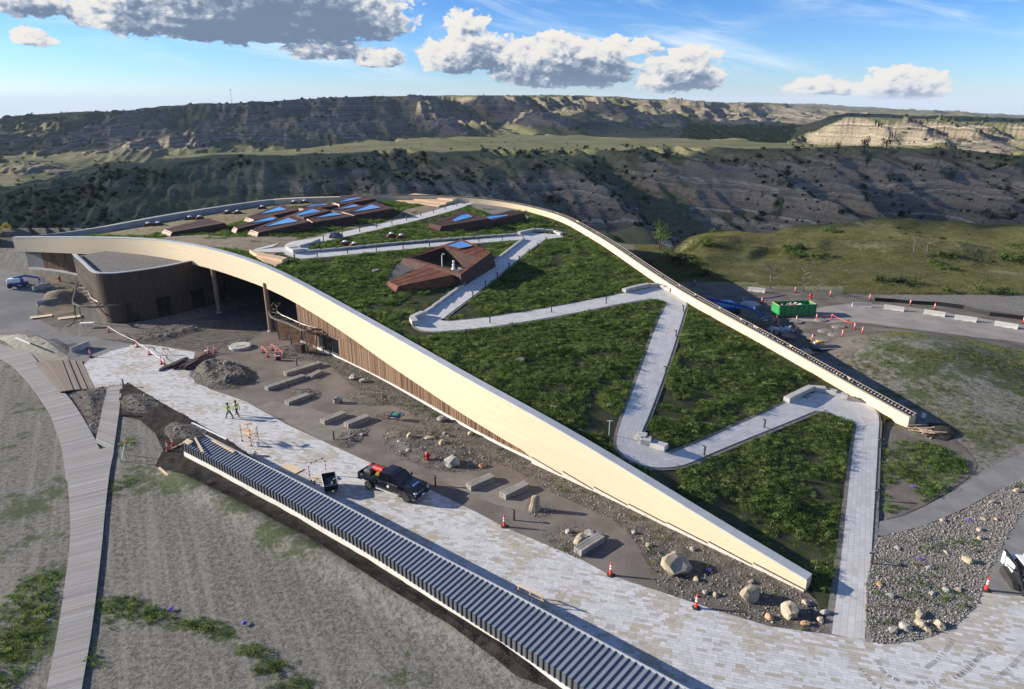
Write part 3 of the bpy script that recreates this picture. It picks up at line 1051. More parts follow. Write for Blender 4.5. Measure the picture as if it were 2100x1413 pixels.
def cloud(cx, cy, rx, ry, zc, th, seed, holes=0.35, ang=0.0, n=90):
    """a lumpy flat-bottomed cloud; its outline and its gaps come from noise"""
    g = np.linspace(-1.25, 1.25, n)
    U, V = np.meshgrid(g, g)
    c, s = cos(ang), sin(ang)
    X = cx + (U * c) * rx - (V * s) * ry; Y = cy + (U * s) * rx + (V * c) * ry
    d = 1 - (np.abs(U)**3 + np.abs(V)**3) + 0.55 * fbm(X / 420 + seed, Y / 420, 4) - holes * sscale(0.02, 0.22, fbm(X / 260 + seed * 3, Y / 260 + 9, 3))
    ok = d > 0.12
    lump = np.sqrt(np.clip(d - .12, 0, 1)) * (0.6 + 0.8 * ridged(X / 150, Y / 150 + seed, 4))
    top = zc + th * lump; bot = zc - th * 0.16 * lump
    me_v = np.concatenate([np.stack([X, Y, top], -1).reshape(-1, 3), np.stack([X, Y, bot], -1).reshape(-1, 3)])
    B = MB(); B.v = [tuple(p) for p in me_v]
    N = n * n
    cell = ok[:-1, :-1] & ok[:-1, 1:] & ok[1:, 1:] & ok[1:, :-1]
    for i, j in zip(*np.where(cell)):
        a, b_, c_, d_ = i * n + j, i * n + j + 1, (i + 1) * n + j + 1, (i + 1) * n + j
        B.f.append((a, b_, c_, d_)); B.f.append((N + d_, N + c_, N + b_, N + a))
        for (di, dj, e0, e1) in ((-1, 0, a, b_), (0, 1, b_, c_), (1, 0, c_, d_), (0, -1, d_, a)):
            ii, jj = i + di, j + dj
            if not (0 <= ii < n - 1 and 0 <= jj < n - 1 and cell[ii, jj]):
                B.f.append((e1, e0, N + e0, N + e1))
    o = B.build('cloud', MT['cloud'], smooth=True)
    structure(o, 'unseen cumulus cloud added to shade the badlands')
    return o


def mat_cloud():
    m, b, p = mat('thin cloud')
    nt = m.node_tree
    p.inputs['Base Color'].default_value = (.8, .8, .8, 1); p.inputs['Roughness'].default_value = 1
    t = b.n('ShaderNodeBsdfTransparent')
    x = b.n('ShaderNodeMixShader'); x.inputs[0].default_value = 0.66      # each skin lets about half of the light by
    nt.links.new(p.outputs[0], x.inputs[2]); nt.links.new(t.outputs[0], x.inputs[1])
    nt.links.new(x.outputs[0], nt.nodes['Material Output'].inputs[0])
    return m


MT['cloud'] = mat_cloud()
CZ = 650.0
OFF = Vector((sun_dir.x, sun_dir.y, 0)) * (CZ / sun_dir.z)


def shade_with_cloud(x, y, rx, ry, seed, holes=.35, ang=0.0, z=0):
    k = (CZ - z) / CZ
    cloud(x + OFF.x * k, y + OFF.y * k, rx, ry, CZ, 130, seed, holes, ang)


shade_with_cloud(-60, 350, 640, 142, 1.0, 0.0, -0.02)
shade_with_cloud(-300, 1560, 1500, 640, 4.0, 1.7, 0.0)
# ------------------------------------------------------------------ the building
ROOF_POLY = [tuple(p[:2]) for p in FRONT] + [tuple(p[:2]) for p in BACK[::-1]]
BLD = thing('museum_building', 'long low museum with curved pale timber fascia and planted roof sloping to the ground', 'building', (-30, 110, 0))


def pix(X, Y, z):
    d = Y * CP - (z - CH) * SP
    v = Y * SP + (z - CH) * CP
    return 1050 + F * X / d, 706.5 - F * v / d


def normals2(L):
    """unit normals of a plan line, pointing to its right hand when walking along it"""
    t = np.gradient(L[:, :2], axis=0)
    t /= np.linalg.norm(t, axis=1)[:, None] + 1e-9
    return np.stack([t[:, 1], -t[:, 0]], 1)


def solve_z(X, Y, ty):
    lo, hi = -3, 20
    for _ in range(40):
        m = (lo + hi) / 2
        if pix(X, Y, m)[1] > ty:
            lo = m
        else:
            hi = m
    return lo


LOWX = [20, 150, 280, 376, 438, 538, 576, 610, 700, 800, 900, 944, 1000, 1067, 1091, 1160]
LOWY = [515, 520, 526, 538, 553, 588, 606, 624, 680, 752, 818, 848, 880, 923, 938, 990]
ALONG = np.concatenate([[0], np.cumsum(np.linalg.norm(np.diff(FRONT[:, :2], axis=0), axis=1))])
FN = normals2(FRONT)                 # towards the camera side
FZB = []
for (x, y, z) in FRONT:
    px = pix(x, y, z - 2)[0]
    FZB.append(-0.3 if px > 1110 else solve_z(x, y, np.interp(px, LOWX, LOWY)))
FZB = np.array(FZB)
FPX = np.array([pix(*p)[0] for p in FRONT])
_k = FPX < 1085
FZB[_k] = np.convolve(np.pad(FZB[_k], 4, 'edge'), np.ones(9) / 9, 'valid')


def strip(mb, A, Bb, u, va, vb):
    """quads between two lines, with a board coordinate"""
    o = len(mb.v)
    for a, c, uu, x, y in zip(A, Bb, u, va, vb):
        i = len(mb.v)
        mb.v += [tuple(a), tuple(c)]
        mb.uv[i] = (uu, x); mb.uv[i + 1] = (uu, y)
    for k in range(len(A) - 1):
        mb.f.append((o + 2 * k, o + 2 * k + 2, o + 2 * k + 3, o + 2 * k + 1))


def build_shell():
    n = len(FRONT)
    face_t = FRONT.copy()
    face_b = np.column_stack([FRONT[:, :2], FZB])
    inn = FRONT[:, :2] - FN * 0.85
    b = MB()
    strip(b, face_b, face_t, ALONG, face_b[:, 2], face_t[:, 2])
    # underside lip and the blunt ends
    lip = np.column_stack([FRONT[:, :2] - FN * 1.1, FZB])
    strip(b, lip, face_b, ALONG, FZB * 0, FZB * 0 + 1.1)
    top_in = np.column_stack([inn, FRONT[:, 2]])
    low_in = np.column_stack([inn, FRONT[:, 2] - 0.9])
    for i in (0, n - 1):
        j = len(b.v)
        b.v += [tuple(face_b[i]), tuple((inn[i][0], inn[i][1], FZB[i])), tuple(top_in[i]), tuple(face_t[i])]
        for q, w in zip(range(4), ((0, 0), (.85, 0), (.85, 3), (0, 3))):
            b.uv[j + q] = w
        b.f.append((j, j + 1, j + 2, j + 3))
    b.build('fascia', MT['pine'], BLD, world=True)
    # coping: a thin metal cap a little wider than the wall
    c = MB()
    for k in range(0, n - 1, 4):
        e = min(k + 4, n - 1)
        ring = []
        seg = range(k, e + 1)
        g = 0.012
        for i in seg:
            x, y, z = FRONT[i]
            nx, ny = FN[i]
            ring.append([(x + nx * .03, y + ny * .03, z - .06), (x - nx * .88, y - ny * .88, z - .06), (x - nx * .88, y - ny * .88, z + .05), (x + nx * .03, y + ny * .03, z + .05)])
        for q in range(4):      # a narrow joint between lengths of coping
            ring[-1][q] = tuple(np.array(ring[-1][q]) + (np.array(ring[-2][q]) - np.array(ring[-1][q])) * g)
        m_ = MB(); m_.loft(ring)
        m_.build('coping', MT['cap'], BLD, world=True)
    up = MB()
    strip(up, top_in - [0, 0, 0.05], low_in, ALONG, low_in[:, 2] * 0, low_in[:, 2] * 0 + .9)
    up.build('upstand', MT['membrane'], BLD, world=True)

    # stepped stone plinth under the right-hand end of the fascia
    steps = [(1091, 1154, 938, 975), (1154, 1218, 967, 1008), (1218, 1289, 999, 1043), (1289, 1368, 1034, 1082), (1368, 1453, 1072, 1123), (1453, 1545, 1111, 1166), (1545, 1651, 1155, 1210)]
    bl = FRONT.copy()
    fpx0 = np.array([pix(p[0], p[1], 0.4)[0] for p in FRONT])

    def at(px):
        i = np.array([np.interp(px, fpx0, FRONT[:, k]) for k in range(2)])
        nn = np.array([np.interp(px, fpx0, FN[:, k]) for k in range(2)])
        return i, nn / np.linalg.norm(nn)
    for (x0, x1, y0, y1) in steps:
        p0, n0 = at(x0); p1, n1 = at(x1)
        z0 = solve_z(p0[0], p0[1], y0); z1 = max(0.22, solve_z(p1[0], p1[1], y1))
        nb = 4 if x0 < 1500 else 5
        for k in range(nb):
            ta, tb = k / nb, (k + 1) / nb - 0.006
            pa, na = at(x0 + (x1 - x0) * ta); pb, nb_ = at(x0 + (x1 - x0) * tb)
            za = z0 + (z1 - z0) * ta; zb = z0 + (z1 - z0) * tb
            q = MB()
            q.hexa([(*(pa + na * .10), -.3), (*(pb + nb_ * .10), -.3), (*(pb + nb_ * .012), -.3), (*(pa + na * .012), -.3),
                    (*(pa + na * .10), za), (*(pb + nb_ * .10), zb), (*(pb + nb_ * .012), zb), (*(pa + na * .012), za)])
            q.build('plinth_block', MT['plinth'], BLD, world=True)
        j = MB()
        j.hexa([(*(p0 + n0 * .016), z0), (*(p1 + n1 * .016), z1), (*(p1 + n1 * .002), z1), (*(p0 + n0 * .002), z0),
                (*(p0 + n0 * .016), z0 + .09), (*(p1 + n1 * .016), z1 + .09), (*(p1 + n1 * .002), z1 + .09), (*(p0 + n0 * .002), z0 + .09)])
        pu = n0 * 0
        j.hexa([(*(p0 + n0 * .018), z0 - .02), (*(p0 + (p1 - p0) * .012 + n0 * .018), z0 - .02), (*(p0 + (p1 - p0) * .012 + n0 * .003), z0 - .02), (*(p0 + n0 * .003), z0 - .02),
                (*(p0 + n0 * .018), z0 + .1), (*(p0 + (p1 - p0) * .012 + n0 * .018), z0 + .1), (*(p0 + (p1 - p0) * .012 + n0 * .003), z0 + .1), (*(p0 + n0 * .003), z0 + .1)])
        j.build('plinth_reveal_shadow', MT['joint'], BLD, world=True)  # dark strip stands in for the shadow in the reveal

    # timber slat wall under the fascia
    sel = np.where((FPX > 590) & (FPX < 1098))[0]
    wl = smooth_line([tuple(FRONT[i][:2] - FN[i] * 0.55) + (FZB[i],) for i in sel[::4]], 0.05)
    wn = normals2(wl)
    dist = np.arange(len(wl)) * 0.05
    back = MB()
    strip(back, np.column_stack([wl[:, :2] - wn * .06, wl[:, 2] * 0 - .2])[::10], np.column_stack([wl[:, :2] - wn * .06, wl[:, 2] + .3])[::10], dist[::10], dist[::10] * 0, dist[::10] * 0 + 1)
    back.build('slat_backing', MT['slatback'], BLD, world=True)
    wins = [(655, 696)]
    wpx = np.array([pix(p[0], p[1], 1.2)[0] for p in wl])
    s = MB(); vals = []
    for i in range(0, len(wl) - 2, 4):
        x, y, zt = wl[i]
        if zt < 0.25:
            continue
        nx, ny = wn[i]; tx, ty = -ny, nx
        inw = any(a < wpx[i] < c for a, c in wins)
        lo = 2.6 if inw else 0.16
        w = 0.085 if random.random() < 0.75 else 0.05
        dd = 0.05 + 0.05 * random.random()
        if zt - lo < 0.1:
            continue
        zs = [lo]
        for zz in (3.05, 5.1):
            if lo + .3 < zz < zt - .2:
                zs.append(zz)
        zs.append(zt + .05)
        for a, c in zip(zs[:-1], zs[1:]):
            o = len(s.v)
            s.hexa([(x + nx * dd - tx * w, y + ny * dd - ty * w, a + .02), (x + nx * dd + tx * w, y + ny * dd + ty * w, a + .02), (x - nx * .03 + tx * w, y - ny * .03 + ty * w, a + .02), (x - nx * .03 - tx * w, y - ny * .03 - ty * w, a + .02),
                    (x + nx * dd - tx * w, y + ny * dd - ty * w, c - .02), (x + nx * dd + tx * w, y + ny * dd + ty * w, c - .02), (x - nx * .03 + tx * w, y - ny * .03 + ty * w, c - .02), (x - nx * .03 - tx * w, y - ny * .03 - ty * w, c - .02)])
            vals += [random.random()] * 8
    s.val = vals
    stuff(s.build('timber_slat', MT['slat'], BLD, world=True))
    kb = MB()
    ring = [[(x + nx * .16, y + ny * .16, -.3), (x - nx * .05, y - ny * .05, -.3), (x - nx * .05, y - ny * .05, .28), (x + nx * .16, y + ny * .16, .28)] for (x, y, z), (nx, ny) in list(zip(wl, wn))[::20]]
    kb.loft(ring)
    kb.build('wall_base', MT['concrete_white'], BLD, world=True)
    for (a, c) in wins:
        ii = [i for i in range(len(wl)) if a < wpx[i] < c]
        i0, i1 = ii[0], ii[-1]
        fr = MB()
        P0, P1 = wl[i0][:2], wl[i1][:2]
        t = (P1 - P0); Lw = np.linalg.norm(t); t /= Lw; nn = np.array([t[1], -t[0]])
        for k in range(4):
            q = P0 + t * (Lw * k / 3)
            fr.hexa([(*(q - t * .04 + nn * .03), .45), (*(q + t * .04 + nn * .03), .45), (*(q + t * .04 - nn * .03), .45), (*(q - t * .04 - nn * .03), .45),
                     (*(q - t * .04 + nn * .03), 2.6), (*(q + t * .04 + nn * .03), 2.6), (*(q + t * .04 - nn * .03), 2.6), (*(q - t * .04 - nn * .03), 2.6)])
        fr.hexa([(*(P0 + nn * .12), .35), (*(P1 + nn * .12), .35), (*(P1 - nn * .03), .35), (*(P0 - nn * .03), .35), (*(P0 + nn * .12), .45), (*(P1 + nn * .12), .45), (*(P1 - nn * .03), .45), (*(P0 - nn * .03), .45)])
        w_ = fr.build('window', MT['steel_dark'], BLD, world=True)
        for k in range(3):
            gl = MB()
            A = P0 + t * (Lw * k / 3 + .05); Bq = P0 + t * (Lw * (k + 1) / 3 - .05)
            gl.add([(*A, .46), (*Bq, .46), (*Bq, 2.58), (*A, 2.58)], [(0, 1, 2, 3)])
            gl.build('pane', MT['glass'], w_, world=True)

    # soffit under the roof overhang
    bb = densify(ROOF_POLY, 3.0)
    xs = np.array([p[0] for p in bb]); ys = np.array([p[1] for p in bb])
    r = delaunay_2d_cdt([Vector(p) for p in bb], [(i, (i + 1) % len(bb)) for i in range(len(bb))], [], 1, 1e-5)
    so = MB()
    so.v = [(v.x, v.y, float(roof_h(v.x, v.y)) - 2.35) for v in r[0]]
    so.f = [tuple(f[::-1]) for f in r[2]]
    so.build('soffit', MT['wing'], BLD, world=True)

    # rear parapet
    BN = normals2(BACK)             # walking left to right, right hand = towards the roof
    al = np.concatenate([[0], np.cumsum(np.linalg.norm(np.diff(BACK[:, :2], axis=0), axis=1))])
    WID = 1.25
    inner_t = BACK.copy(); inner_b = BACK - [0, 0, 2.0]
    wd = (WID * np.clip(np.arange(len(BACK)) / 14, .12, 1))[:, None]
    outer_t = np.column_stack([BACK[:, :2] - BN * wd, BACK[:, 2]])
    outer_b = np.column_stack([BACK[:, :2] - BN * wd, BACK[:, 2] * 0 - 6])
    kz = int(np.argmin(np.abs(np.array([pix(*p)[0] for p in BACK]) - 560)))
    for nm, a, c, m_ in (('parapet', kz, len(BACK), MT['parapet']), ('grey_parapet', 0, kz + 1, MT['parapet_grey'])):
        p = MB()
        sl = slice(a, c)
        strip(p, inner_b[sl], inner_t[sl], al[sl], al[sl] * 0, al[sl] * 0 + 2)
        strip(p, inner_t[sl], outer_t[sl], al[sl], al[sl] * 0, al[sl] * 0 + WID)
        strip(p, outer_t[sl], outer_b[sl], al[sl], al[sl] * 0, al[sl] * 0 + 6)
        if nm == 'parapet':
            j = len(p.v)
            p.v += [tuple(inner_b[-1]), tuple(outer_b[-1]), tuple(outer_t[-1]), tuple(inner_t[-1])]
            p.f.append((j, j + 1, j + 2, j + 3))
        p.build(nm, m_, BLD, world=True)
    # unfinished top: membrane strip, two rows of clips, pale inner curb
    mm = MB(); curb = MB(); clips = MB(); wclips = MB()
    k0 = int(np.argmin(np.abs(np.array([pix(*p)[0] for p in BACK]) - 700)))
    rg = [[(x - nx * .30, y - ny * .30, z + .02), (x - nx * 1.02, y - ny * 1.02, z + .02), (x - nx * 1.02, y - ny * 1.02, z + .05), (x - nx * .30, y - ny * .30, z + .05)] for (x, y, z), (nx, ny) in list(zip(BACK, BN))[k0:]]
    mm.loft(rg); mm.build('parapet_membrane', MT['membrane'], BLD, world=True)
    rg = [[(x - nx * 1.10, y - ny * 1.10, z + .0), (x - nx * 1.28, y - ny * 1.28, z + .0), (x - nx * 1.28, y - ny * 1.28, z + .16), (x - nx * 1.10, y - ny * 1.10, z + .16)] for (x, y, z), (nx, ny) in list(zip(BACK, BN))[k0:]]
    curb.loft(rg); curb.build('parapet_curb', MT['lumber'], BLD, world=True)
    fine = smooth_line([tuple(p) for p in BACK[k0::3]], 0.42)
    fnn = normals2(fine)
    for (x, y, z), (nx, ny) in zip(fine, fnn):
        a = atan2(ny, nx)
        for d, ww in ((.36, .22), (.66, .12), (.96, .22)):
            if random.random() < 0.93:
                (clips if d != .66 else wclips).cbox((x - nx * d, y - ny * d, z + .11), (ww, .16, .14), a)
    stuff(clips.build('bracket', MT['steel_dark'], BLD, world=True))
    stuff(wclips.build('pale_bracket', MT['cap'], BLD, world=True))


build_shell()


def build_wing():
    # curved lower wing in front of the left end of the fascia
    top = 8.15
    px = [(150, 521), (168, 537), (186, 554), (200, 559.5), (232, 560), (270, 556), (310, 550.5), (345, 544.5), (376, 538), (415, 530), (455, 521)]
    L = smooth_line([tuple(Z(x, y, top)) for x, y in px], 0.5)
    N = normals2(L)
    al = np.arange(len(L)) * 0.5
    gzs = near_h(L[:, 0], L[:, 1])
    # upper wall with battens
    wall = MB(); strip(wall, np.column_stack([L[:, :2], gzs * 0 + 3.35]), np.column_stack([L[:, :2], gzs * 0 + top - .02]), al, al * 0 + 3, al * 0 + top)
    sof = np.column_stack([L[:, :2] - N * 1.3, al * 0 + 3.35])
    strip(wall, sof, np.column_stack([L[:, :2], al * 0 + 3.35]), al, al * 0, al * 0 + 1)
    wall.build('wing_wall', MT['slatback'], BLD, world=True)
    F2 = smooth_line([tuple(p) for p in L[::2]], 0.17)
    N2 = normals2(F2)
    s = MB(); vals = []
    for i, ((x, y, _), (nx, ny)) in enumerate(zip(F2, N2)):
        tx, ty = -ny, nx
        for a, c in ((3.3, 4.85), (4.9, 6.55), (6.6, top - .05)):
            w = .06; d = .05 + .03 * random.random()
            s.hexa([(x + nx * d - tx * w, y + ny * d - ty * w, a), (x + nx * d + tx * w, y + ny * d + ty * w, a), (x + nx * .005 + tx * w, y + ny * .005 + ty * w, a), (x + nx * .005 - tx * w, y + ny * .005 - ty * w, a),
                    (x + nx * d - tx * w, y + ny * d - ty * w, c), (x + nx * d + tx * w, y + ny * d + ty * w, c), (x + nx * .005 + tx * w, y + ny * .005 + ty * w, c), (x + nx * .005 - tx * w, y + ny * .005 - ty * w, c)])
            vals += [random.random()] * 8
    s.val = vals
    stuff(s.build('wing_batten', MT['wing'], BLD, world=True))
    for zz in (3.32, 4.87, 6.57):
        r = MB(); r.loft([[(x + nx * .02, y + ny * .02, zz - .03), (x + nx * .12, y + ny * .12, zz - .03), (x + nx * .12, y + ny * .12, zz + .03), (x + nx * .02, y + ny * .02, zz + .03)] for (x, y, _), (nx, ny) in list(zip(L, N))[::2]])
        r.build('wing_rail', MT['steel_dark'], BLD, world=True)
    c = MB(); c.loft([[(x + nx * .12, y + ny * .12, top - .08), (x - nx * .4, y - ny * .4, top - .08), (x - nx * .4, y - ny * .4, top + .05), (x + nx * .12, y + ny * .12, top + .05)] for (x, y, _), (nx, ny) in zip(L, N)])
    c.build('wing_coping', MT['cap'], BLD, world=True)
    # its gravel roof
    poly = [tuple(p[:2] - n * .6) for p, n in zip(L, N)] + [(L[-1][0] + 2, L[-1][1] + 12), (L[0][0] + 3, L[0][1] + 5)]
    r = delaunay_2d_cdt([Vector(p) for p in poly], [(i, (i + 1) % len(poly)) for i in range(len(poly))], [], 1, 1e-5)
    g = MB(); g.v = [(v.x, v.y, top - .45) for v in r[0]]; g.f = [tuple(f) for f in r[2]]
    g.build('wing_roof', MT['roofgravel'], BLD, world=True)
    u = MB(); strip(u, np.column_stack([L[:, :2] - N * .60, al * 0 + top - .5]), np.column_stack([L[:, :2] - N * .60, al * 0 + top]), al, al * 0, al * 0 + 1)
    u.build('wing_upstand', MT['membrane'], BLD, world=True)
    # lower storey: recessed panels with dark windows between
    LL = L.copy(); LL[:, :2] = L[:, :2] - N * 0.35
    low_px = np.array([pix(p[0], p[1], 1.5)[0] for p in LL])
    lw = MB(); strip(lw, np.column_stack([LL[:, :2], al * 0 - .3]), np.column_stack([LL[:, :2], al * 0 + 3.4]), al, al * 0, al * 0 + 3)
    lw.build('lower_wall', MT['slatback'], BLD, world=True)
    wins = [(252, 284), (322, 352), (391, 421), (453, 488)]
    ks = [i for i in range(len(LL)) if low_px[i] > 168]
    F3 = smooth_line([tuple(LL[i]) for i in ks], 0.2); N3 = normals2(F3)
    fpx = np.array([pix(p[0], p[1], 1.5)[0] for p in F3])
    s = MB(); vals = []
    for i, ((x, y, _), (nx, ny)) in enumerate(zip(F3, N3)):
        if any(a < fpx[i] < q for a, q in wins):
            continue
        tx, ty = -ny, nx; w = .085; d = .06
        s.hexa([(x + nx * d - tx * w, y + ny * d - ty * w, .15), (x + nx * d + tx * w, y + ny * d + ty * w, .15), (x + nx * .005 + tx * w, y + ny * .005 + ty * w, .15), (x + nx * .005 - tx * w, y + ny * .005 - ty * w, .15),
                (x + nx * d - tx * w, y + ny * d - ty * w, 3.3), (x + nx * d + tx * w, y + ny * d + ty * w, 3.3), (x + nx * .005 + tx * w, y + ny * .005 + ty * w, 3.3), (x + nx * .005 - tx * w, y + ny * .005 - ty * w, 3.3)])
        vals += [random.random()] * 8
    s.val = vals
    stuff(s.build('lower_batten', MT['wing'], BLD, world=True))  # darker timber colour stands in for the shade on this front
    for a, q in wins:
        ii = [i for i in range(len(F3)) if a < fpx[i] < q]
        if len(ii) < 3:
            continue
        P0, P1 = F3[ii[0]][:2], F3[ii[-1]][:2]
        t = P1 - P0; Lw = np.linalg.norm(t); t /= Lw; nn = np.array([t[1], -t[0]])
        fr = MB()
        for k in range(3):
            w0 = P0 + t * (Lw * k / 2)
            fr.hexa([(*(w0 - t * .05 + nn * .10), .1), (*(w0 + t * .05 + nn * .10), .1), (*(w0 + t * .05 + nn * .02), .1), (*(w0 - t * .05 + nn * .02), .1), (*(w0 - t * .05 + nn * .10), 3.3), (*(w0 + t * .05 + nn * .10), 3.3), (*(w0 + t * .05 + nn * .02), 3.3), (*(w0 - t * .05 + nn * .02), 3.3)])
        w_ = fr.build('window', MT['steel_dark'], BLD, world=True)
        for k in range(2):
            A = P0 + t * (Lw * k / 2 + .06) + nn * .05; Bq = P0 + t * (Lw * (k + 1) / 2 - .06) + nn * .05
            gl = MB(); gl.add([(*A, .2), (*Bq, .2), (*Bq, 3.25), (*A, 3.25)], [(0, 1, 2, 3)])
            gl.build('pane', MT['glass'], w_, world=True)
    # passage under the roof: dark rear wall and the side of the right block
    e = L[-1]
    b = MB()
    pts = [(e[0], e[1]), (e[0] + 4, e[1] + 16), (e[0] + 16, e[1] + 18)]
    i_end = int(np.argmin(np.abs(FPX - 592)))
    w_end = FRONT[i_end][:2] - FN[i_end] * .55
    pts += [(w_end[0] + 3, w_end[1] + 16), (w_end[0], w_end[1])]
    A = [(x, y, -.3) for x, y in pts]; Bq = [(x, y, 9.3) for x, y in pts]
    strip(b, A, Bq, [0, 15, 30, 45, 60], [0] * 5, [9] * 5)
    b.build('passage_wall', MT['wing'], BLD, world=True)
    # wall of the left end, below the fascia, standing on the higher ground
    ii = np.where(FPX < 175)[0]
    WL = smooth_line([tuple(FRONT[i][:2] - FN[i] * 1.2) + (FZB[i],) for i in ii[1::3]], 0.22)
    WN = normals2(WL)
    WL = np.vstack([WL])
    bk = MB(); strip(bk, np.column_stack([WL[:, :2] - WN * .05, WL[:, 2] * 0 + 1]), np.column_stack([WL[:, :2] - WN * .05, WL[:, 2] + .4]), np.arange(len(WL)), WL[:, 2] * 0, WL[:, 2])
    bk.build('end_wall', MT['slatback'], BLD, world=True)
    wpx = np.array([pix(p[0], p[1], 6)[0] for p in WL])
    s = MB(); vals = []; d_ = MB()
    for i, ((x, y, zt), (nx, ny)) in enumerate(zip(WL, WN)):
        z0 = float(near_h(x, y))
        tx, ty = -ny, nx; w = .085; d = .06
        bx = d_ if 55 < wpx[i] < 84 else s
        zs = [z0 + .25, z0 + 2.0, zt + .05] if bx is s else [z0 + .2, zt]
        for a, q in zip(zs[:-1], zs[1:]):
            bx.hexa([(x + nx * d - tx * w, y + ny * d - ty * w, a + .03), (x + nx * d + tx * w, y + ny * d + ty * w, a + .03), (x - nx * .03 + tx * w, y - ny * .03 + ty * w, a + .03), (x - nx * .03 - tx * w, y - ny * .03 - ty * w, a + .03),
                     (x + nx * d - tx * w, y + ny * d - ty * w, q - .03), (x + nx * d + tx * w, y + ny * d + ty * w, q - .03), (x - nx * .03 + tx * w, y - ny * .03 + ty * w, q - .03), (x - nx * .03 - tx * w, y - ny * .03 - ty * w, q - .03)])
            if bx is s:
                vals += [random.random()] * 8
    s.val = vals
    stuff(s.build('end_batten', MT['slat'], BLD, world=True))
    if d_.v:
        d_.build('roller_door', MT['parapet_grey'], BLD, world=True)
    kb = MB(); kb.loft([[(x + nx * .25, y + ny * .25, float(near_h(x, y)) - .5), (x, y, float(near_h(x, y)) - .5), (x, y, float(near_h(x, y)) + .35), (x + nx * .25, y + ny * .25, float(near_h(x, y)) + .35)] for (x, y, _), (nx, ny) in list(zip(WL, WN))[::6]])
    kb.build('end_wall_base', MT['concrete_white'], BLD, world=True)


build_wing()

# round timber columns under the fascia
for (bx, by, tz) in ((450, 642, 8.1), (556, 680, 7.6)):
    p = Z(bx, by)
    c = MB(); c.lathe([(.42, -.2), (.42, .12), (.36, .14), (.355, tz)], (p.x, p.y, 0), 16)
    c.build('column', MT['column'], BLD, world=True, smooth=False)
    c = MB(); c.lathe([(.5, -.2), (.5, .22), (.43, .25)], (p.x, p.y, 0), 16); c.build('column_base', MT['concrete'], BLD, world=True)


def trellis(rim, wallpts, z, posts, nm):
    """steel shade frame: a rim tube, an inner tube along the wall, cross ties and posts"""
    A = smooth_line([(*Z(x, y, z)[:2], z) for x, y in rim], .5)
    Bp = smooth_line([(*Z(x, y, z)[:2], z) for x, y in wallpts], .5)
    t = MB()
    ra = [[(x + dx * .1, y + dy * .1, z - .13), (x - dx * .1, y - dy * .1, z - .13), (x - dx * .1, y - dy * .1, z + .13), (x + dx * .1, y + dy * .1, z + .13)] for (x, y, _), (dx, dy) in zip(A, normals2(A))]
    t.loft(ra)
    t.build('shade_frame', MT['frame_steel'], BLD, world=True)
    i_ = MB(); i_.tube([tuple(p) for p in Bp], .09, 6); i_.build('shade_frame_rail', MT['frame_steel'], BLD, world=True)
    n = 9
    pa = None
    for k in range(n):
        a = A[int(round((len(A) - 1) * k / (n - 1)))]; c = Bp[int(round((len(Bp) - 1) * k / (n - 1)))]
        if np.linalg.norm(a - c) < .4:
            continue
        m_ = MB(); m_.cyl(tuple(a), tuple(c), .06, n=6)
        if pa is not None:
            m_.cyl(tuple(pa), tuple(c), .045, n=6)
        m_.build('shade_frame_tie', MT['frame_steel'], BLD, world=True)
        pa = a
    for (x, y) in posts:
        p = Z(x, y)
        q = min(A, key=lambda v: (v[0] - p.x)**2 + (v[1] - p.y)**2)
        m_ = MB(); m_.cyl((p.x, p.y, -.2), (q[0], q[1], z), .08, n=8); m_.build('shade_frame_post', MT['frame_steel'], BLD, world=True)


trellis([(157, 580), (153, 600), (149, 618), (155, 624), (168, 628), (200, 629.5), (240, 624), (290, 615)], [(170, 578), (178, 593), (186, 608), (190, 613), (203, 619), (225, 620), (255, 619), (288, 614)], 3.2, [(158, 662), (170, 668)], 'left')
trellis([(561, 622), (552, 635), (553, 645), (562, 653), (590, 663), (625, 678), (650, 674)], [(575, 622), (567, 634), (575, 644), (592, 652), (612, 661), (630, 668), (652, 673)], 3.4, [(557, 684), (574, 698), (598, 708), (632, 724), (648, 720)], 'right')
# timber screens hung below the right shade frame
for a, c in (((574, 698), (592, 690)), ((599, 708), (616, 702)), ((633, 724), (648, 719))):
    p, q = Z(*a), Z(*c)
    d = (q - p); n_ = max(3, int(d.length / .16))
    s = MB()
    for k in range(n_):
        w = p + d * (k / (n_ - 1))
        s.cbox((w.x, w.y, 1.65), (.1, .06, 2.9), atan2(d.y, d.x))
    for zz in (.25, 1.65, 3.05):
        w = p + d * .5
        s.cbox((w.x, w.y, zz), (d.length, .10, .06), atan2(d.y, d.x))
    s.val = [random.random() * .5 for _ in s.v]
    s.build('entrance_screen', MT['slat'], BLD, world=True)

# ------------------------------------------------------------------ the planted roof
roof_in = [tuple(p[:2] - n * .8) for p, n in zip(FRONT, FN)] + [tuple(Z(*p)[:2]) for p in ((1668, 1222), (1690, 1270), (1700, 1303), (1776, 1319), (1790, 1150), (1803, 1000), (1810, 900), (1815, 868), (1840, 862))] + [tuple(p[:2]) for p in BACK[::-1]]
o = sheet('roof_meadow', roof_in, roof_h, 0.0, MT['roofsoil'], step=1.6, edge=1.5)
o['label'] = 'dark planted soil of the sloping green roof'

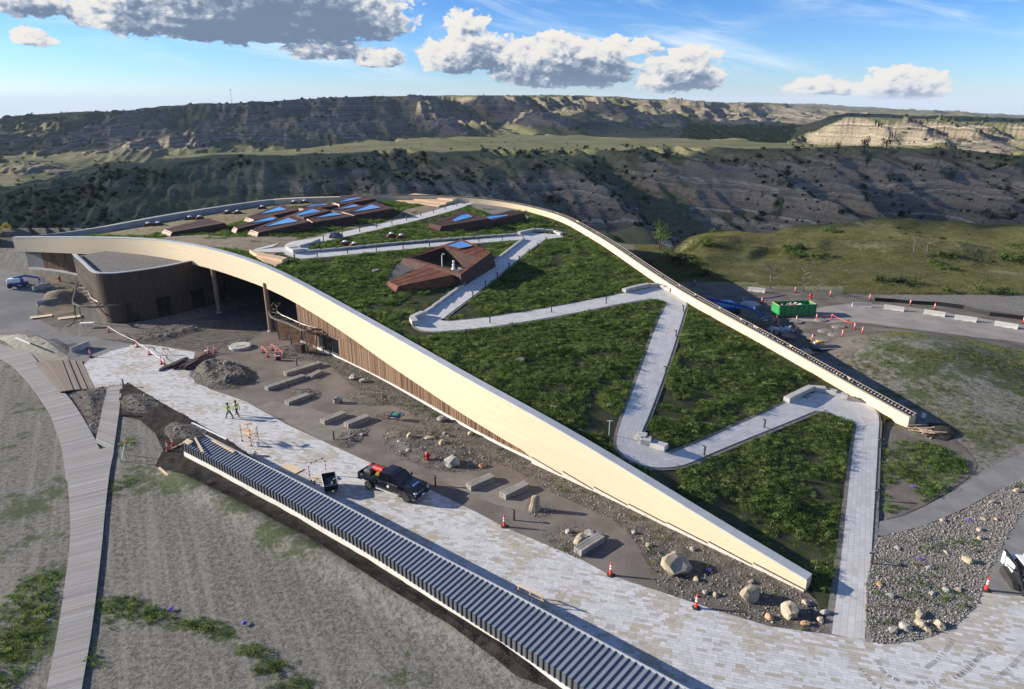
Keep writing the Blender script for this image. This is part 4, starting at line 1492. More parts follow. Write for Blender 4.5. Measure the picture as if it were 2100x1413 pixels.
PATH_LEGS = {
    'A': [(1705, 1303, 1772, 1318), (1722, 1170, 1784, 1170), (1735, 1050, 1792, 1050), (1748, 930, 1799, 930), (1756, 876, 1803, 866)],
    'Ac': [(1756, 878, 1803, 868), (1752, 866, 1798, 846), (1738, 856, 1775, 827), (1712, 845, 1742, 814), (1688, 837, 1705, 803), (1665, 848, 1690, 800)],
    'B': [(1690, 837, 1640, 817), (1660, 849, 1608, 830), (1560, 890, 1510, 875), (1470, 927, 1432, 910), (1420, 949, 1376, 932)],
    'Bc': [(1425, 947, 1380, 931), (1392, 958, 1372, 930), (1350, 961, 1352, 925), (1318, 956, 1338, 918), (1285, 942, 1322, 905), (1265, 918, 1316, 892), (1266, 900, 1318, 880)],
    'C': [(1265, 918, 1312, 903), (1266, 895, 1317, 885), (1280, 850, 1332, 850), (1310, 770, 1362, 770), (1345, 672, 1394, 672), (1364, 632, 1405, 634)],
    'Cc': [(1364, 634, 1405, 636), (1367, 624, 1408, 622), (1362, 618, 1402, 608), (1348, 615, 1386, 596), (1325, 615, 1355, 589), (1290, 621, 1310, 596)],
    'D': [(1340, 614, 1330, 592), (1290, 621, 1283, 602), (1140, 650, 1135, 631), (1010, 671, 1005, 652), (930, 679, 918, 661)],
    'Dc': [(935, 678, 920, 660), (905, 681, 908, 660), (878, 681, 903, 658), (858, 675, 903, 655), (846, 664, 908, 652), (852, 655, 916, 645)],
    'E': [(850, 660, 910, 655), (872, 648, 925, 642), (950, 590, 1000, 585), (1030, 529, 1077, 521), (1078, 491, 1125, 487)],
    'Fp': [(1078, 493, 1122, 491), (1066, 480, 1155, 487), (1078, 477, 1148, 482)],
    'F': [(1088, 491, 1082, 481), (1040, 495, 1035, 486), (950, 502, 945, 494), (800, 515, 796, 506), (690, 526, 686, 516), (618, 532, 606, 519)],
    'Gp': [(618, 534, 604, 526), (600, 519, 598, 508), (512, 519, 520, 514), (560, 507, 575, 499)],
    'Gq': [(640, 527, 612, 530), (632, 512, 585, 522), (640, 503, 590, 500), (660, 498, 645, 489)],
    'Gg': [(655, 499, 645, 489), (720, 484, 708, 476), (800, 466, 790, 458), (870, 449, 860, 441), (930, 432, 918, 424), (975, 417, 960, 409)],
    'Gt': [(972, 419, 962, 409), (945, 414, 935, 409), (900, 413, 895, 408.5)],
}


def roof_path(key, pts, dz, m, name, wid=0.0, skirt=.2):
    A = smooth_line([tuple(R(x, y)) for x, y, _, _ in pts], .8)
    Bq = smooth_line([tuple(R(x, y)) for _, _, x, y in pts], .8)
    n = max(len(A), len(Bq))
    A = smooth_line([tuple(p) for p in A], max(.05, np.linalg.norm(np.diff(A, axis=0), axis=1).sum() / n))
    n = len(A)
    L = np.linspace(0, 1, len(Bq)); q = np.linspace(0, 1, n)
    Bq = np.stack([np.interp(q, L, Bq[:, k]) for k in range(3)], 1)
    d = Bq - A; d[:, 2] = 0
    ln = np.linalg.norm(d, axis=1)[:, None] + 1e-6
    A = A - d / ln * wid; Bq = Bq + d / ln * wid
    al = np.concatenate([[0], np.cumsum(np.linalg.norm(np.diff((A + Bq) / 2, axis=0), axis=1))])
    mb = MB()
    rows = 5
    o0 = 0
    for i in range(n):
        for k in range(rows):
            p = A[i] + (Bq[i] - A[i]) * (k / (rows - 1))
            z = float(roof_h(p[0], p[1])) + dz
            mb.uv[len(mb.v)] = (al[i], k / (rows - 1) * (float(ln[i, 0]) + 2 * wid)); mb.v.append((p[0], p[1], z))
    for i in range(n - 1):
        for k in range(rows - 1):
            mb.f.append((i * rows + k, i * rows + k + 1, (i + 1) * rows + k + 1, (i + 1) * rows + k))
    for k in (0, rows - 1):
        for i in range(n - 1):
            o = len(mb.v)
            a, c = mb.v[i * rows + k], mb.v[(i + 1) * rows + k]
            mb.v += [a, c, (c[0], c[1], c[2] - skirt), (a[0], a[1], a[2] - skirt)]
            for w in range(4):
                mb.uv[o + w] = (al[i], 0)
            mb.f.append((o, o + 1, o + 2, o + 3))
    ob = mb.build(name, m)
    structure(ob)
    return [tuple(p[:2]) for p in A] + [tuple(p[:2]) for p in Bq[::-1]]


PATH_POLYS = []
for i, (k, pts) in enumerate(PATH_LEGS.items()):
    PATH_POLYS.append(roof_path(k, pts, 0.11 + 0.004 * (i % 3), MT['pathpaver'], 'path'))
    roof_path(k, pts, 0.07 + 0.004 * (i % 3), MT['edging'], 'path_edging', wid=0.45 if len(k) == 1 else 0.3)

sheet('path', rounded(rz_([(1608, 829), (1648, 812), (1690, 802), (1742, 817), (1770, 850), (1752, 872), (1690, 842), (1645, 850)]), 1), roof_h, .106, MT['pathpaver'], 1.0, 1.0, uvdir=.3)
BARE = [rz_([(300, 489), (345, 486), (420, 482), (480, 487), (640, 486), (720, 464), (800, 452), (830, 430), (890, 418), (965, 409), (900, 434), (790, 460), (640, 496), (600, 505), (560, 524), (430, 506), (360, 496)]),
        rz_([(985, 412), (1045, 425), (1085, 445), (1080, 456), (1010, 440), (960, 425)])]
DRY = [rz_([(120, 486), (300, 486), (350, 470), (470, 462), (560, 430), (700, 412), (560, 411), (470, 424), (350, 443), (200, 470)])]
for pl, mm_ in ((BARE[0], 'drystraw'), (BARE[1], 'edging'), (DRY[0], 'drystraw')):
    o = sheet('roof_mulch', pl, roof_h, .06, MT[mm_], step=1.0, edge=1.0)
# ------------------------------------------------------------------ rusted steel skylight housings on the roof
KEEP_OFF = []          # outlines on the roof where no grass grows


def rtop(px, py, h):
    p = R(px, py, h)
    return Vector((p.x, p.y, p.z))


def skylight(corners, glass, label, pale_end=True, dark=True, group='rusted steel skylight housings'):
    top = [rtop(x, y, h) for x, y, h in corners]
    cen = sum(top, Vector()) / 4
    base = []
    for t in top:
        d = Vector((t.x - cen.x, t.y - cen.y, 0)).normalized()
        q = t + d * 0.75
        base.append(Vector((q.x, q.y, float(roof_h(q.x, q.y)) - .15)))
    KEEP_OFF.append([tuple(b[:2]) for b in base])
    loc = Vector((cen.x, cen.y, float(roof_h(cen.x, cen.y))))
    T = thing('skylight', label, 'skylight', loc, 0, group)
    m_side = MT['corten_dark'] if dark else MT['corten']
    # plan orientation: make it counter-clockwise
    area = sum(top[i].x * top[(i + 1) % 4].y - top[(i + 1) % 4].x * top[i].y for i in range(4))
    order = [0, 1, 2, 3] if area > 0 else [3, 2, 1, 0]
    tp = [top[i] - loc for i in order]; bs = [base[i] - loc for i in order]
    n = 4
    cc = Vector((0, 0, 0))
    for k in range(n):
        a, c = k / n, (k + 1) / n
        lo = [b.lerp(t, a) for b, t in zip(bs, tp)]; hi = [b.lerp(t, c) for b, t in zip(bs, tp)]
        ex = [v + Vector((v.x, v.y, 0)).normalized() * .07 for v in lo]
        m_ = MB(); m_.loft([ex, [v + Vector((0, 0, -.0)) for v in hi]], cap=False)
        m_.build('cladding_course', m_side, T)
    # the top: two sheets with a raised seam between them, a rim, and the glass
    rim = [v + Vector((v.x, v.y, 0)).normalized() * -.02 for v in tp]
    m_ = MB(); m_.add([rim[0], rim[1], rim[2], rim[3]], [(0, 1, 2, 3)])
    m_.build('top_sheet', m_side, T)
    A, Bq, Cq, Dq = tp
    nrm = (Cq - A).cross(Dq - Bq).normalized()
    if nrm.z < 0:
        nrm = -nrm
    for f in (.3, .62):
        p, q = A.lerp(Bq, f), Dq.lerp(Cq, f)
        m_ = MB(); m_.tube([p + nrm * .012, q + nrm * .012], .022, 4); m_.build('seam', m_side, T)
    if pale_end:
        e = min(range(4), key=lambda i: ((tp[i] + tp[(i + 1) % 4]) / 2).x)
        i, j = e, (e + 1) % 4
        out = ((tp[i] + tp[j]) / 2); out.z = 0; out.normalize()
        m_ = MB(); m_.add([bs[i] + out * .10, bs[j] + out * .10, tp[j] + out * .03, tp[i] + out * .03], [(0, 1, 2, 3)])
        m_.build('end_sheet', MT['corten_pale'] if dark else MT['corten'], T)  # paler sheet on the leftmost end
    if glass:
        # the panes lie in the plane of the top
        d0 = A.dot(nrm)
        pts = []
        for x, y in glass:
            u, f, w = ray(x, y)
            dv = Vector((u, f, w)); o = Vector((0, 0, CH)) - loc
            t = (d0 + .05 - o.dot(nrm)) / dv.dot(nrm)
            pts.append(o + dv * t)
        fr = MB(); fr.tube(pts, .06, 4, closed=True); fo = fr.build('skylight_frame', MT['corten'], T)
        gl = MB(); gl.add([p + nrm * .01 for p in pts], [tuple(range(len(pts)))])
        gl.build('pane', MT['skyglass'], fo)
    return T


def z6(x, y, h=None, ox=480, oy=390, k=6.0):
    return (ox + x / k, oy + y / k) if h is None else (ox + x / k, oy + y / k, h)


SKY = [
    ([(205, 487, .7), (305, 520, .7), (940, 385, 1.6), (680, 300, 1.7)], [(355, 455), (790, 385), (660, 338)], 'rust brown skylight box with triangular glass, nearest the bare plaza in the cluster'),
    ([(900, 350, 1.0), (970, 395, .9), (1480, 315, 1.7), (1260, 262, 1.7)], [(975, 345), (1350, 300), (1220, 272)], 'rust brown skylight box beside the path, between front and right end of the cluster'),
    ([(1330, 265, 1.1), (1480, 310, 1.0), (1965, 222, 1.7), (1740, 140, 1.8)], [(1435, 275), (1810, 215), (1680, 175)], 'rust brown skylight box at the right end of the cluster, with cloudy triangular glass'),
    ([(700, 300, 1.0), (860, 335, 1.1), (1190, 250, 1.7), (970, 190, 1.8)], [(755, 300), (800, 312), (1070, 265), (950, 228)], 'rust brown skylight box in the middle of the cluster with four sided blue glass'),
    ([(0, 450, .7), (45, 475, .7), (560, 350, 1.4), (470, 305, 1.5)], [(165, 410), (480, 370), (520, 345), (450, 330)], 'rust brown skylight box with narrow glass at front left of the cluster'),
    ([(150, 330, .7), (245, 362, .7), (795, 240, 1.5), (580, 170, 1.6)], [(290, 300), (650, 240), (550, 203)], 'rust brown skylight box at back left of the cluster, in front of roof vents'),
    ([(800, 222, .8), (900, 238, .9), (1275, 185, 1.4), (1060, 142, 1.5)], [(845, 212), (1165, 178), (1060, 152)], 'low rust brown skylight box at the back middle of the cluster'),
    ([(1190, 245, .9), (1330, 268, 1.0), (1620, 195, 1.5), (1440, 157, 1.6)], [(1235, 240), (1550, 200), (1465, 175)], 'rust brown skylight box tucked between the right and hindmost boxes'),
    ([(1220, 150, .9), (1300, 175, 1.0), (1735, 105, 1.7), (1490, 35, 1.9)], [(1260, 155), (1580, 103), (1475, 68)], 'hindmost rust brown skylight box, against the pale rear parapet'),
]
for cs, gl, lb in SKY:
    skylight([z6(*c) for c in cs], [z6(*g) for g in gl], lb)
skylight([(337, 470, .7), (353, 476, .7), (461, 457, 1.3), (423, 447, 1.4)], None, 'long rust brown roof box without glass, alone at the left of the cluster')
skylight([(882, 458, .7), (905, 464, .8), (1003, 448, 1.7), (950, 431, 1.8)], [(927, 451), (934, 454.5), (970, 445), (952, 436)], 'rust brown skylight box on grass, left one of the pair by the rear curve', False)
skylight([(994, 445, 1.0), (1007, 452, 1.0), (1075, 436, 1.6), (1050, 430.5, 1.6)], [(997, 444), (1003, 450), (1043, 442), (1037, 440)], 'rust brown skylight box on grass, right one of the pair by the rear curve', False)


def courtyard():
    q = lambda x, y, h: rtop(730 + x / 6.5625, 470 + y / 6.5625, h)
    outer = [q(640, 388, 1.0), q(1410, 610, 1.9), q(1825, 305, 2.5), q(1420, 132, 2.6)]
    inner = [q(740, 384, 1.0), q(1412, 575, 1.9), q(1640, 385, 2.2), q(1178, 238, 2.0)]
    cen = sum(outer, Vector()) / 4
    loc = Vector((cen.x, cen.y, float(roof_h(cen.x, cen.y))))
    T = thing('courtyard_housing', 'rusted steel walled opening on the grass roof with square blue skylight', 'roof courtyard', loc)
    base = []
    for t in outer:
        d = Vector((t.x - cen.x, t.y - cen.y, 0)).normalized()
        p = t + d * .75
        base.append(Vector((p.x, p.y, float(roof_h(p.x, p.y)) - .15)))
    KEEP_OFF.append([tuple(b[:2]) for b in base])
    L = lambda v: v - loc
    tp = [L(v) for v in outer]; bs = [L(v) for v in base]; it = [L(v) for v in inner]
    ib = [Vector((v.x * .97, v.y * .97, -.3)) for v in it]
    for k in range(5):
        lo = [b.lerp(t, k / 5) for b, t in zip(bs, tp)]; hi = [b.lerp(t, (k + 1) / 5) for b, t in zip(bs, tp)]
        ex = [v + Vector((v.x, v.y, 0)).normalized() * .07 for v in lo]
        m_ = MB(); m_.loft([ex, hi], cap=False); m_.build('cladding_course', MT['corten_dark'], T)
    for i in range(4):
        j = (i + 1) % 4
        m_ = MB(); m_.add([tp[i], tp[j], it[j], it[i]], [(0, 1, 2, 3)]); m_.build('top_sheet', MT['corten'], T)  # lighter rust on top, darker on the walls: light and shade in the colour
        m_ = MB(); m_.add([it[i], it[j], ib[j], ib[i]], [(0, 1, 2, 3)]); m_.build('inner_wall', MT['corten_dark'], T)
    for f in (.2, .4, .6, .8):
        for i in (2,):
            j = 3
            a, c = tp[i].lerp(tp[j], f), it[i].lerp(it[j], f)
            m_ = MB(); m_.tube([a + Vector((0, 0, .02)), c + Vector((0, 0, .02))], .02, 4); m_.build('seam', MT['corten_dark'], T)
    m_ = MB(); m_.add([v + Vector((0, 0, .12)) for v in ib], [(0, 1, 2, 3)]); m_.build('courtyard_floor', MT['roofgravel'], T)
    # the blue skylight on the broad back rim
    gp = [(1225, 215), (1400, 262), (1580, 225), (1415, 155)]
    A, Bq, Cq = tp[2], tp[3], it[2]
    nrm = (Bq - A).cross(Cq - A).normalized()
    if nrm.z < 0:
        nrm = -nrm
    pts = []
    for x, y in gp:
        u, f, w = ray(730 + x / 6.5625, 470 + y / 6.5625)
        dv = Vector((u, f, w)); o = Vector((0, 0, CH)) - loc
        pts.append(o + dv * ((A.dot(nrm) + .06 - o.dot(nrm)) / dv.dot(nrm)))
    fr = MB(); fr.tube(pts, .07, 4, closed=True); fo = fr.build('skylight_frame', MT['corten'], T)
    gl = MB(); gl.add([p + nrm * .012 for p in pts], [(0, 1, 2, 3)]); gl.build('pane', MT['skyglass'], fo)
    # wedge-shaped box in front
    W = skylight([(730 + 440 / 6.5625, 470 + 700 / 6.5625, .55), (730 + 572 / 6.5625, 470 + 765 / 6.5625, .8), (730 + 1290 / 6.5625, 470 + 612 / 6.5625, 1.7), (730 + 945 / 6.5625, 470 + 487 / 6.5625, 1.4)],
                 None, 'rust orange wedge shaped steel box lying against the roof courtyard', True, False)
    for lat in (.2, .4, .55, .7, .85):
        pass
    # gravel patch at the left
    pl = [R(730 + x / 6.5625, 470 + y / 6.5625) for x, y in ((420, 690), (560, 460), (640, 440), (800, 530), (470, 700))]
    KEEP_OFF.append([tuple(p[:2]) for p in pl])
    sheet('roof_gravel', pl, roof_h, .05, MT['roofgravel'], 1.0)
    pl = [R(730 + x / 6.5625, 470 + y / 6.5625) for x, y in ((1345, 770), (1460, 790), (2030, 420), (1890, 440), (1450, 740))]
    KEEP_OFF.append([tuple(p[:2]) for p in pl])
    sheet('roof_gravel', pl, roof_h, .05, MT['roofgravel'], 1.0)
    # things standing in the courtyard
    c = loc + ib[1].lerp(ib[3], .36) + Vector((0, 0, .12))
    t = thing('concrete_block', 'grey concrete block on the floor of the roof courtyard', 'block', c)
    MB().cbox((0, 0, .35), (2.6, 1.8, .7), .5, .04).build('block', MT['concrete'], t)
    t = thing('ventilation_cowl', 'white stacked vent cowl standing on the block in the roof courtyard', 'vent', c + Vector((-.1, 0, .7)))
    m_ = MB(); m_.lathe([(.42, 0), (.38, .1), (.22, .35), (.16, .55), (.25, .62), (.22, .8), (.12, .9), (.12, 1.1), (.2, 1.2), (.18, 1.4), (.05, 1.45)], n=12); m_.build('cowl', MT['white'], t)
    m_ = MB(); m_.cyl((.42, .1, 0), (.42, .1, .7), .16, n=8); m_.cyl((.42, .1, .7), (.1, .1, 1.2), .07, n=6); m_.build('pipe', MT['steel_dark'], t)
    c = loc + ib[0].lerp(ib[2], .46) + Vector((0, 0, .12))
    t = thing('vent_pipe', 'tall pale gooseneck pipe rising from the roof courtyard floor', 'pipe', c)
    m_ = MB(); m_.tube([(0, 0, 0), (0, 0, 2.2), (.08, 0, 2.45), (.3, 0, 2.5), (.42, 0, 2.35)], .08, 8); m_.build('pipe', MT['white'], t)
    for k, (dx, lb) in enumerate(((-1.2, 'short pale pipe stub beside the gooseneck pipe, nearer to it'), (-2.4, 'short pale pipe stub in the roof courtyard, farther from the gooseneck pipe'))):
        t = thing('pipe_stub', lb, 'pipe', c + Vector((dx, .1 * k, 0)), 0, 'pipe stubs in the roof courtyard')
        m_ = MB(); m_.lathe([(.07, 0), (.07, .7), (.09, .72), (.09, .8)], n=8); m_.build('pipe', MT['white'], t)


courtyard()

# small rusty roof vents with white domes, in pairs
vent0 = None
VENTS = [((603, 416.5), 'left vent of the pair behind the skylight cluster'), ((625, 415), 'right vent of the pair behind the skylight cluster'), ((538, 427), 'single vent just left of the skylight cluster'),
         ((467, 437), 'left vent of the second pair along the dry grass'), ((488, 437), 'right vent of the second pair along the dry grass'), ((390, 449), 'left vent of the third pair along the dry grass'), ((410, 448), 'right vent of the third pair along the dry grass'),
         ((305, 462), 'left vent of the pair nearest the pointed left end'), ((325, 461), 'right vent of the pair nearest the pointed left end'),
         ((708, 501), 'left vent of the pair beside the wide path bend'), ((727, 504), 'right vent of the pair beside the wide path bend'), ((803, 484), 'left vent of the pair in the triangle of grass'), ((823, 487), 'right vent of the pair in the triangle of grass')]
for (x, y), lb in VENTS:
    p = R(x, y + 2)
    s_ = 1.0
    if vent0 is None:
        vent0 = thing('roof_vent', '', 'roof vent', p, 0.3, 'rusty roof vents with white domes')
        m_ = MB(); m_.loft([[(-.95, -.75, 0), (.95, -.75, 0), (.95, .75, 0), (-.95, .75, 0)], [(-.9, -.7, .16), (.9, -.7, .16), (.9, .7, .16), (-.9, .7, .16)], [(-.42, -.34, .62), (.42, -.34, .62), (.42, .34, .62), (-.42, .34, .62)]])
        m_.build('vent_hood', MT['corten'], vent0)
        m_ = MB(); m_.lathe([(.40, .62), (.40, .70), (.30, .80), (.12, .86)], n=12); m_.build('dome', MT['white'], vent0)
        v = vent0
    else:
        v = copy_thing(vent0, '', p, 0.3 + random.uniform(-.15, .15))
    v['label'] = 'small rusty hood with white dome, ' + lb
    KEEP_OFF.append([(p.x + dx, p.y + dy) for dx, dy in ((-1.1, -.9), (1.1, -.9), (1.1, .9), (-1.1, .9))])

# stepped timber terraces
def terrace(nm, label, pts_px, steps, m):
    P = [R(x, y) for x, y in pts_px]                    # front left, front right, back right, back left
    loc = sum(P, Vector()) / 4
    T = thing(nm, label, 'seating terrace', loc)
    KEEP_OFF.append([tuple(p[:2]) for p in P])
    for k, (f0, f1, h) in enumerate(steps):
        a = P[0].lerp(P[3], f0) - loc; b_ = P[1].lerp(P[2], f0) - loc; c = P[1].lerp(P[2], f1) - loc; d = P[0].lerp(P[3], f1) - loc
        z0 = min(a.z, b_.z, c.z, d.z) - .3
        n = max(1, int(round((d - a).length / .3)))
        r = MB(); r.hexa([(a.x, a.y, z0), (b_.x, b_.y, z0), (c.x, c.y, z0), (d.x, d.y, z0), (a.x, a.y, a.z + h - .06), (b_.x, b_.y, b_.z + h - .06), (c.x, c.y, c.z + h - .06), (d.x, d.y, d.z + h - .06)])
        r.build('riser', m, T)
        for i in range(n):
            t0, t1 = i / n, (i + .93) / n
            q = [a.lerp(d, t0), b_.lerp(c, t0), b_.lerp(c, t1), a.lerp(d, t1)]
            pl = MB(); pl.hexa([(v.x, v.y, v.z + h - .06) for v in q] + [(v.x, v.y, v.z + h) for v in q])
            pl.build('plank', m, T)
    return T


terrace('timber_terrace', 'stepped pale timber seating deck at the top of the roof by rear parapet', [(811, 414), (900, 425), (942, 414), (850, 404)], [(0, .34, .32), (.34, .68, .62), (.68, 1.0, .92)], MT['deckwood'])
terrace('timber_terrace', 'pale timber seating deck at the roof edge above the entrance', [(545, 541), (566, 548), (590, 536), (512, 520)], [(0, .55, .25), (.55, 1.0, .62)], MT['deckwood'])


def wall_bench(label, pts_px, w=.75, h=.55, m='concrete', nm='stone_bench', blocks=1.6, surf=None):
    """low bench wall of stone blocks following a line"""
    surf = surf or R
    P = [surf(x, y) for x, y in pts_px]
    loc = P[0].copy()
    T = thing(nm, label, 'bench', loc, 0, 'stone bench walls on the roof path')
    for i in range(len(P) - 1):
        a, c = P[i], P[i + 1]
        L_ = (c - a).length; n = max(1, int(round(L_ / blocks)))
        ang = atan2(c.y - a.y, c.x - a.x)
        for k in range(n):
            q = a.lerp(c, (k + .5) / n)
            MB().cbox((q.x - loc.x, q.y - loc.y, q.z - loc.z + h / 2 - .1 + .2), (L_ / n - .025, w, h), ang, .03).build('block', MT[m], T)
    return T


MT['benchwood'] = M('grey weathered timber', (0.22, 0.20, 0.17), (0.32, 0.295, 0.255), 1.5, 0.85, bump=.2, c3=(0.17, 0.155, 0.13), scale3=9, stretch=(1, 1, 3), rnd=.1)
wall_bench('pale stone bench wall round the lowest rear bend of the roof path', [(1612, 826), (1648, 808), (1663, 801), (1692, 806), (1738, 821)])
wall_bench('pale stone bench wall round the middle rear bend of the roof path', [(1279, 601), (1305, 594), (1330, 589), (1352, 590), (1377, 600)])
wall_bench('pale stone bench wall at the uppermost rear bend of the roof path', [(1064, 482), (1095, 475), (1135, 478), (1152, 484)])
wall_bench('pale stone bench at the lower inner bend near the fascia', [(1318, 897), (1313, 907), (1335, 913), (1366, 928)], .9, .5)
wall_bench('short pale stone bench at the left bend of the middle path', [(868, 648), (846, 659), (852, 670)], .8, .6)
wall_bench('white stone bench at the left bend of the upper path', [(596, 511), (612, 521)], 1.6, .6)
wall_bench('long low stone curb along the path leg beside the courtyard', [(872, 645), (950, 587), (1030, 526), (1074, 492)], .5, .35, blocks=2.4)
wall_bench('long low stone curb along the upper path leg', [(625, 519), (690, 514), (800, 503), (950, 491), (1060, 483)], .5, .35, blocks=2.4)
wall_bench('short grey curb beside the wide upper path platform', [(614, 509), (640, 502), (655, 495)], .4, .4, blocks=2)

# bollard lights
boll0 = None


def bollard(p, label, rz=0.0, group='black bollard lights along the roof path'):
    global boll0
    if boll0 is None:
        boll0 = thing('bollard_light', label, 'bollard light', p, rz, group)
        m_ = MB(); m_.cbox((0, 0, .45), (.13, .13, .95), 0, .015); m_.build('post', MT['steel_dark'], boll0)
        m_ = MB(); m_.cbox((.10, 0, .95), (.36, .15, .10), 0, .015); m_.build('lamp_head', MT['steel_dark'], boll0)
        m_ = MB(); m_.cbox((.16, 0, .885), (.18, .11, .02)); m_.build('lens', MT['white'], boll0)
        return boll0
    return copy_thing(boll0, label, p, rz, group)


ORD = ['first', 'second', 'third', 'fourth', 'fifth', 'sixth', 'seventh', 'eighth', 'ninth', 'tenth', 'eleventh', 'twelfth']
for pts, rz, where, frm in (
        ([(1787, 1158), (1798, 1024), (1803, 918)], 2.6, 'right edge of lowest path leg', 'the plaza'),
        ([(1444, 935), (1567, 879)], 2.2, 'lower edge of the second path leg', 'the fascia'),
        ([(1365, 768), (1386, 692), (1401, 640)], 2.6, 'right edge of steep middle leg', 'the fascia'),
        ([(1005, 664), (1131, 642), (1243, 624)], 4.4, 'lower edge of the third path leg', 'the left bend'),
        ([(970, 612), (996, 590), (1020, 572), (1044, 552), (1065, 537), (1085, 522), (1103, 509), (1120, 497)], 2.6, 'right edge of courtyard leg', 'the left bend'),
        ([(605, 535), (651, 528), (713, 521), (772, 517), (827, 512), (881, 507), (982, 497), (1030, 493), (1073, 490)], 4.5, 'lower edge of upper path leg', 'its left end'),
        ([(664, 496), (702, 485), (738, 477), (772, 469), (804, 461), (834, 453), (863, 445), (889, 438), (913, 431), (937, 424), (960, 418), (980, 413)], 2.5, 'right edge of topmost path', 'its lower end')):
    for i, (x, y) in enumerate(pts):
        bollard(R(x, y), 'bollard light, %s from %s, %s' % (ORD[i], frm, where), rz)
t = thing('tarpaulin_heap', 'black plastic sheet heaped on the topmost roof path', 'tarp', R(684, 488))
m_ = MB(); m_.loft([[(cos(a) * r * (1 + .3 * sin(3 * a)), sin(a) * r * .6, z) for a in np.linspace(0, 2 * pi, 11)[:-1]] for r, z in ((1.6, .2), (1.5, .45), (1.0, .85), (.4, 1.0))]); m_.build('sheet', MT['membrane'], t)
t = thing('marker_post', 'thin white marker post in the grass by the lower inner bend', 'post', R(1249, 893))
m_ = MB(); m_.cbox((0, 0, .75), (.07, .07, 1.5)); m_.build('post', MT['white'], t)
m_ = MB(); m_.cbox((0, 0, 1.5), (.5, .05, .06)); m_.build('crossbar', MT['white'], t)
for x, y, lb in ((1066, 740, 'pale round access cover in the grass between the middle path legs'), (771, 556, 'small pale sheet lying in the grass left of the courtyard')):
    t = thing('access_cover', lb, 'cover', R(x, y))
    m_ = MB(); m_.lathe([(.55, 0), (.55, .22), (.5, .25)], n=14); m_.build('lid', MT['edging'], t)

# ------------------------------------------------------------------ scattering of leaves, blades and stones


def scatter(name, P, S, protos, rot=None, label=None, tilt=0.0):
    me = bpy.data.meshes.new(name)
    P = np.asarray(P, np.float32)
    me.vertices.add(len(P)); me.vertices.foreach_set('co', P.ravel())
    a = me.attributes.new('size', 'FLOAT_VECTOR', 'POINT')
    S = np.asarray(S, np.float32)
    if S.ndim == 1:
        S = np.stack([S, S, S], 1)
    a.data.foreach_set('vector', S.ravel())
    r = np.zeros((len(P), 3), np.float32)
    r[:, 2] = RNG.uniform(0, 2 * pi, len(P)) if rot is None else rot
    if tilt:
        r[:, :2] = RNG.uniform(-tilt, tilt, (len(P), 2))
    a = me.attributes.new('turn', 'FLOAT_VECTOR', 'POINT'); a.data.foreach_set('vector', r.ravel())
    a = me.attributes.new('pick', 'INT', 'POINT'); a.data.foreach_set('value', RNG.integers(0, len(protos), len(P)).astype(np.int32))
    me.update()
    ob = link(name, me)
    ng = bpy.data.node_groups.new(name, 'GeometryNodeTree')
    ng.interface.new_socket('Geometry', in_out='INPUT', socket_type='NodeSocketGeometry')
    ng.interface.new_socket('Geometry', in_out='OUTPUT', socket_type='NodeSocketGeometry')
    N = ng.nodes.new; K = ng.links.new
    gi, go = N('NodeGroupInput'), N('NodeGroupOutput')
    iop = N('GeometryNodeInstanceOnPoints')
    j = N('GeometryNodeJoinGeometry')
    for pr in reversed(protos):
        oi = N('GeometryNodeObjectInfo'); oi.inputs['As Instance'].default_value = True
        oi.inputs['Object'].default_value = pr
        K(oi.outputs['Geometry'], j.inputs[0])
    def attr(n, t):
        x = N('GeometryNodeInputNamedAttribute'); x.data_type = t; x.inputs['Name'].default_value = n
        return x.outputs['Attribute']
    K(gi.outputs[0], iop.inputs['Points']); K(j.outputs[0], iop.inputs['Instance'])
    iop.inputs['Pick Instance'].default_value = True
    K(attr('pick', 'INT'), iop.inputs['Instance Index'])
    e2r = N('FunctionNodeEulerToRotation'); K(attr('turn', 'FLOAT_VECTOR'), e2r.inputs[0])
    K(e2r.outputs[0], iop.inputs['Rotation'])
    K(attr('size', 'FLOAT_VECTOR'), iop.inputs['Scale'])
    K(iop.outputs[0], go.inputs[0])
    md = ob.modifiers.new('scatter', 'NODES'); md.node_group = ng
    return stuff(ob, label)


def proto(name, mb, m):
    return bpy.data.objects.new(name, mb.mesh(name, m))


def tuft(n, spread, h, w, seed, lean=.5):
    rr = random.Random(seed); b = MB()
    for _ in range(n):
        a = rr.uniform(0, 2 * pi); r = spread * math.sqrt(rr.random())
        x, y = r * cos(a), r * sin(a)
        t = rr.uniform(0, 2 * pi); hh = h * rr.uniform(.5, 1.0); ww = w * rr.uniform(.6, 1.2)
        lx, ly = cos(a) * lean * hh * rr.random(), sin(a) * lean * hh * rr.random()
        dx, dy = cos(t) * ww, sin(t) * ww
        b.add([(x - dx, y - dy, -.03), (x + dx, y + dy, -.03), (x + lx * .4 + dx * .8, y + ly * .4 + dy * .8, hh * .6), (x + lx * .4 - dx * .8, y + ly * .4 - dy * .8, hh * .6), (x + lx, y + ly, hh)],
              [(0, 1, 2, 3), (3, 2, 4)])
    return b


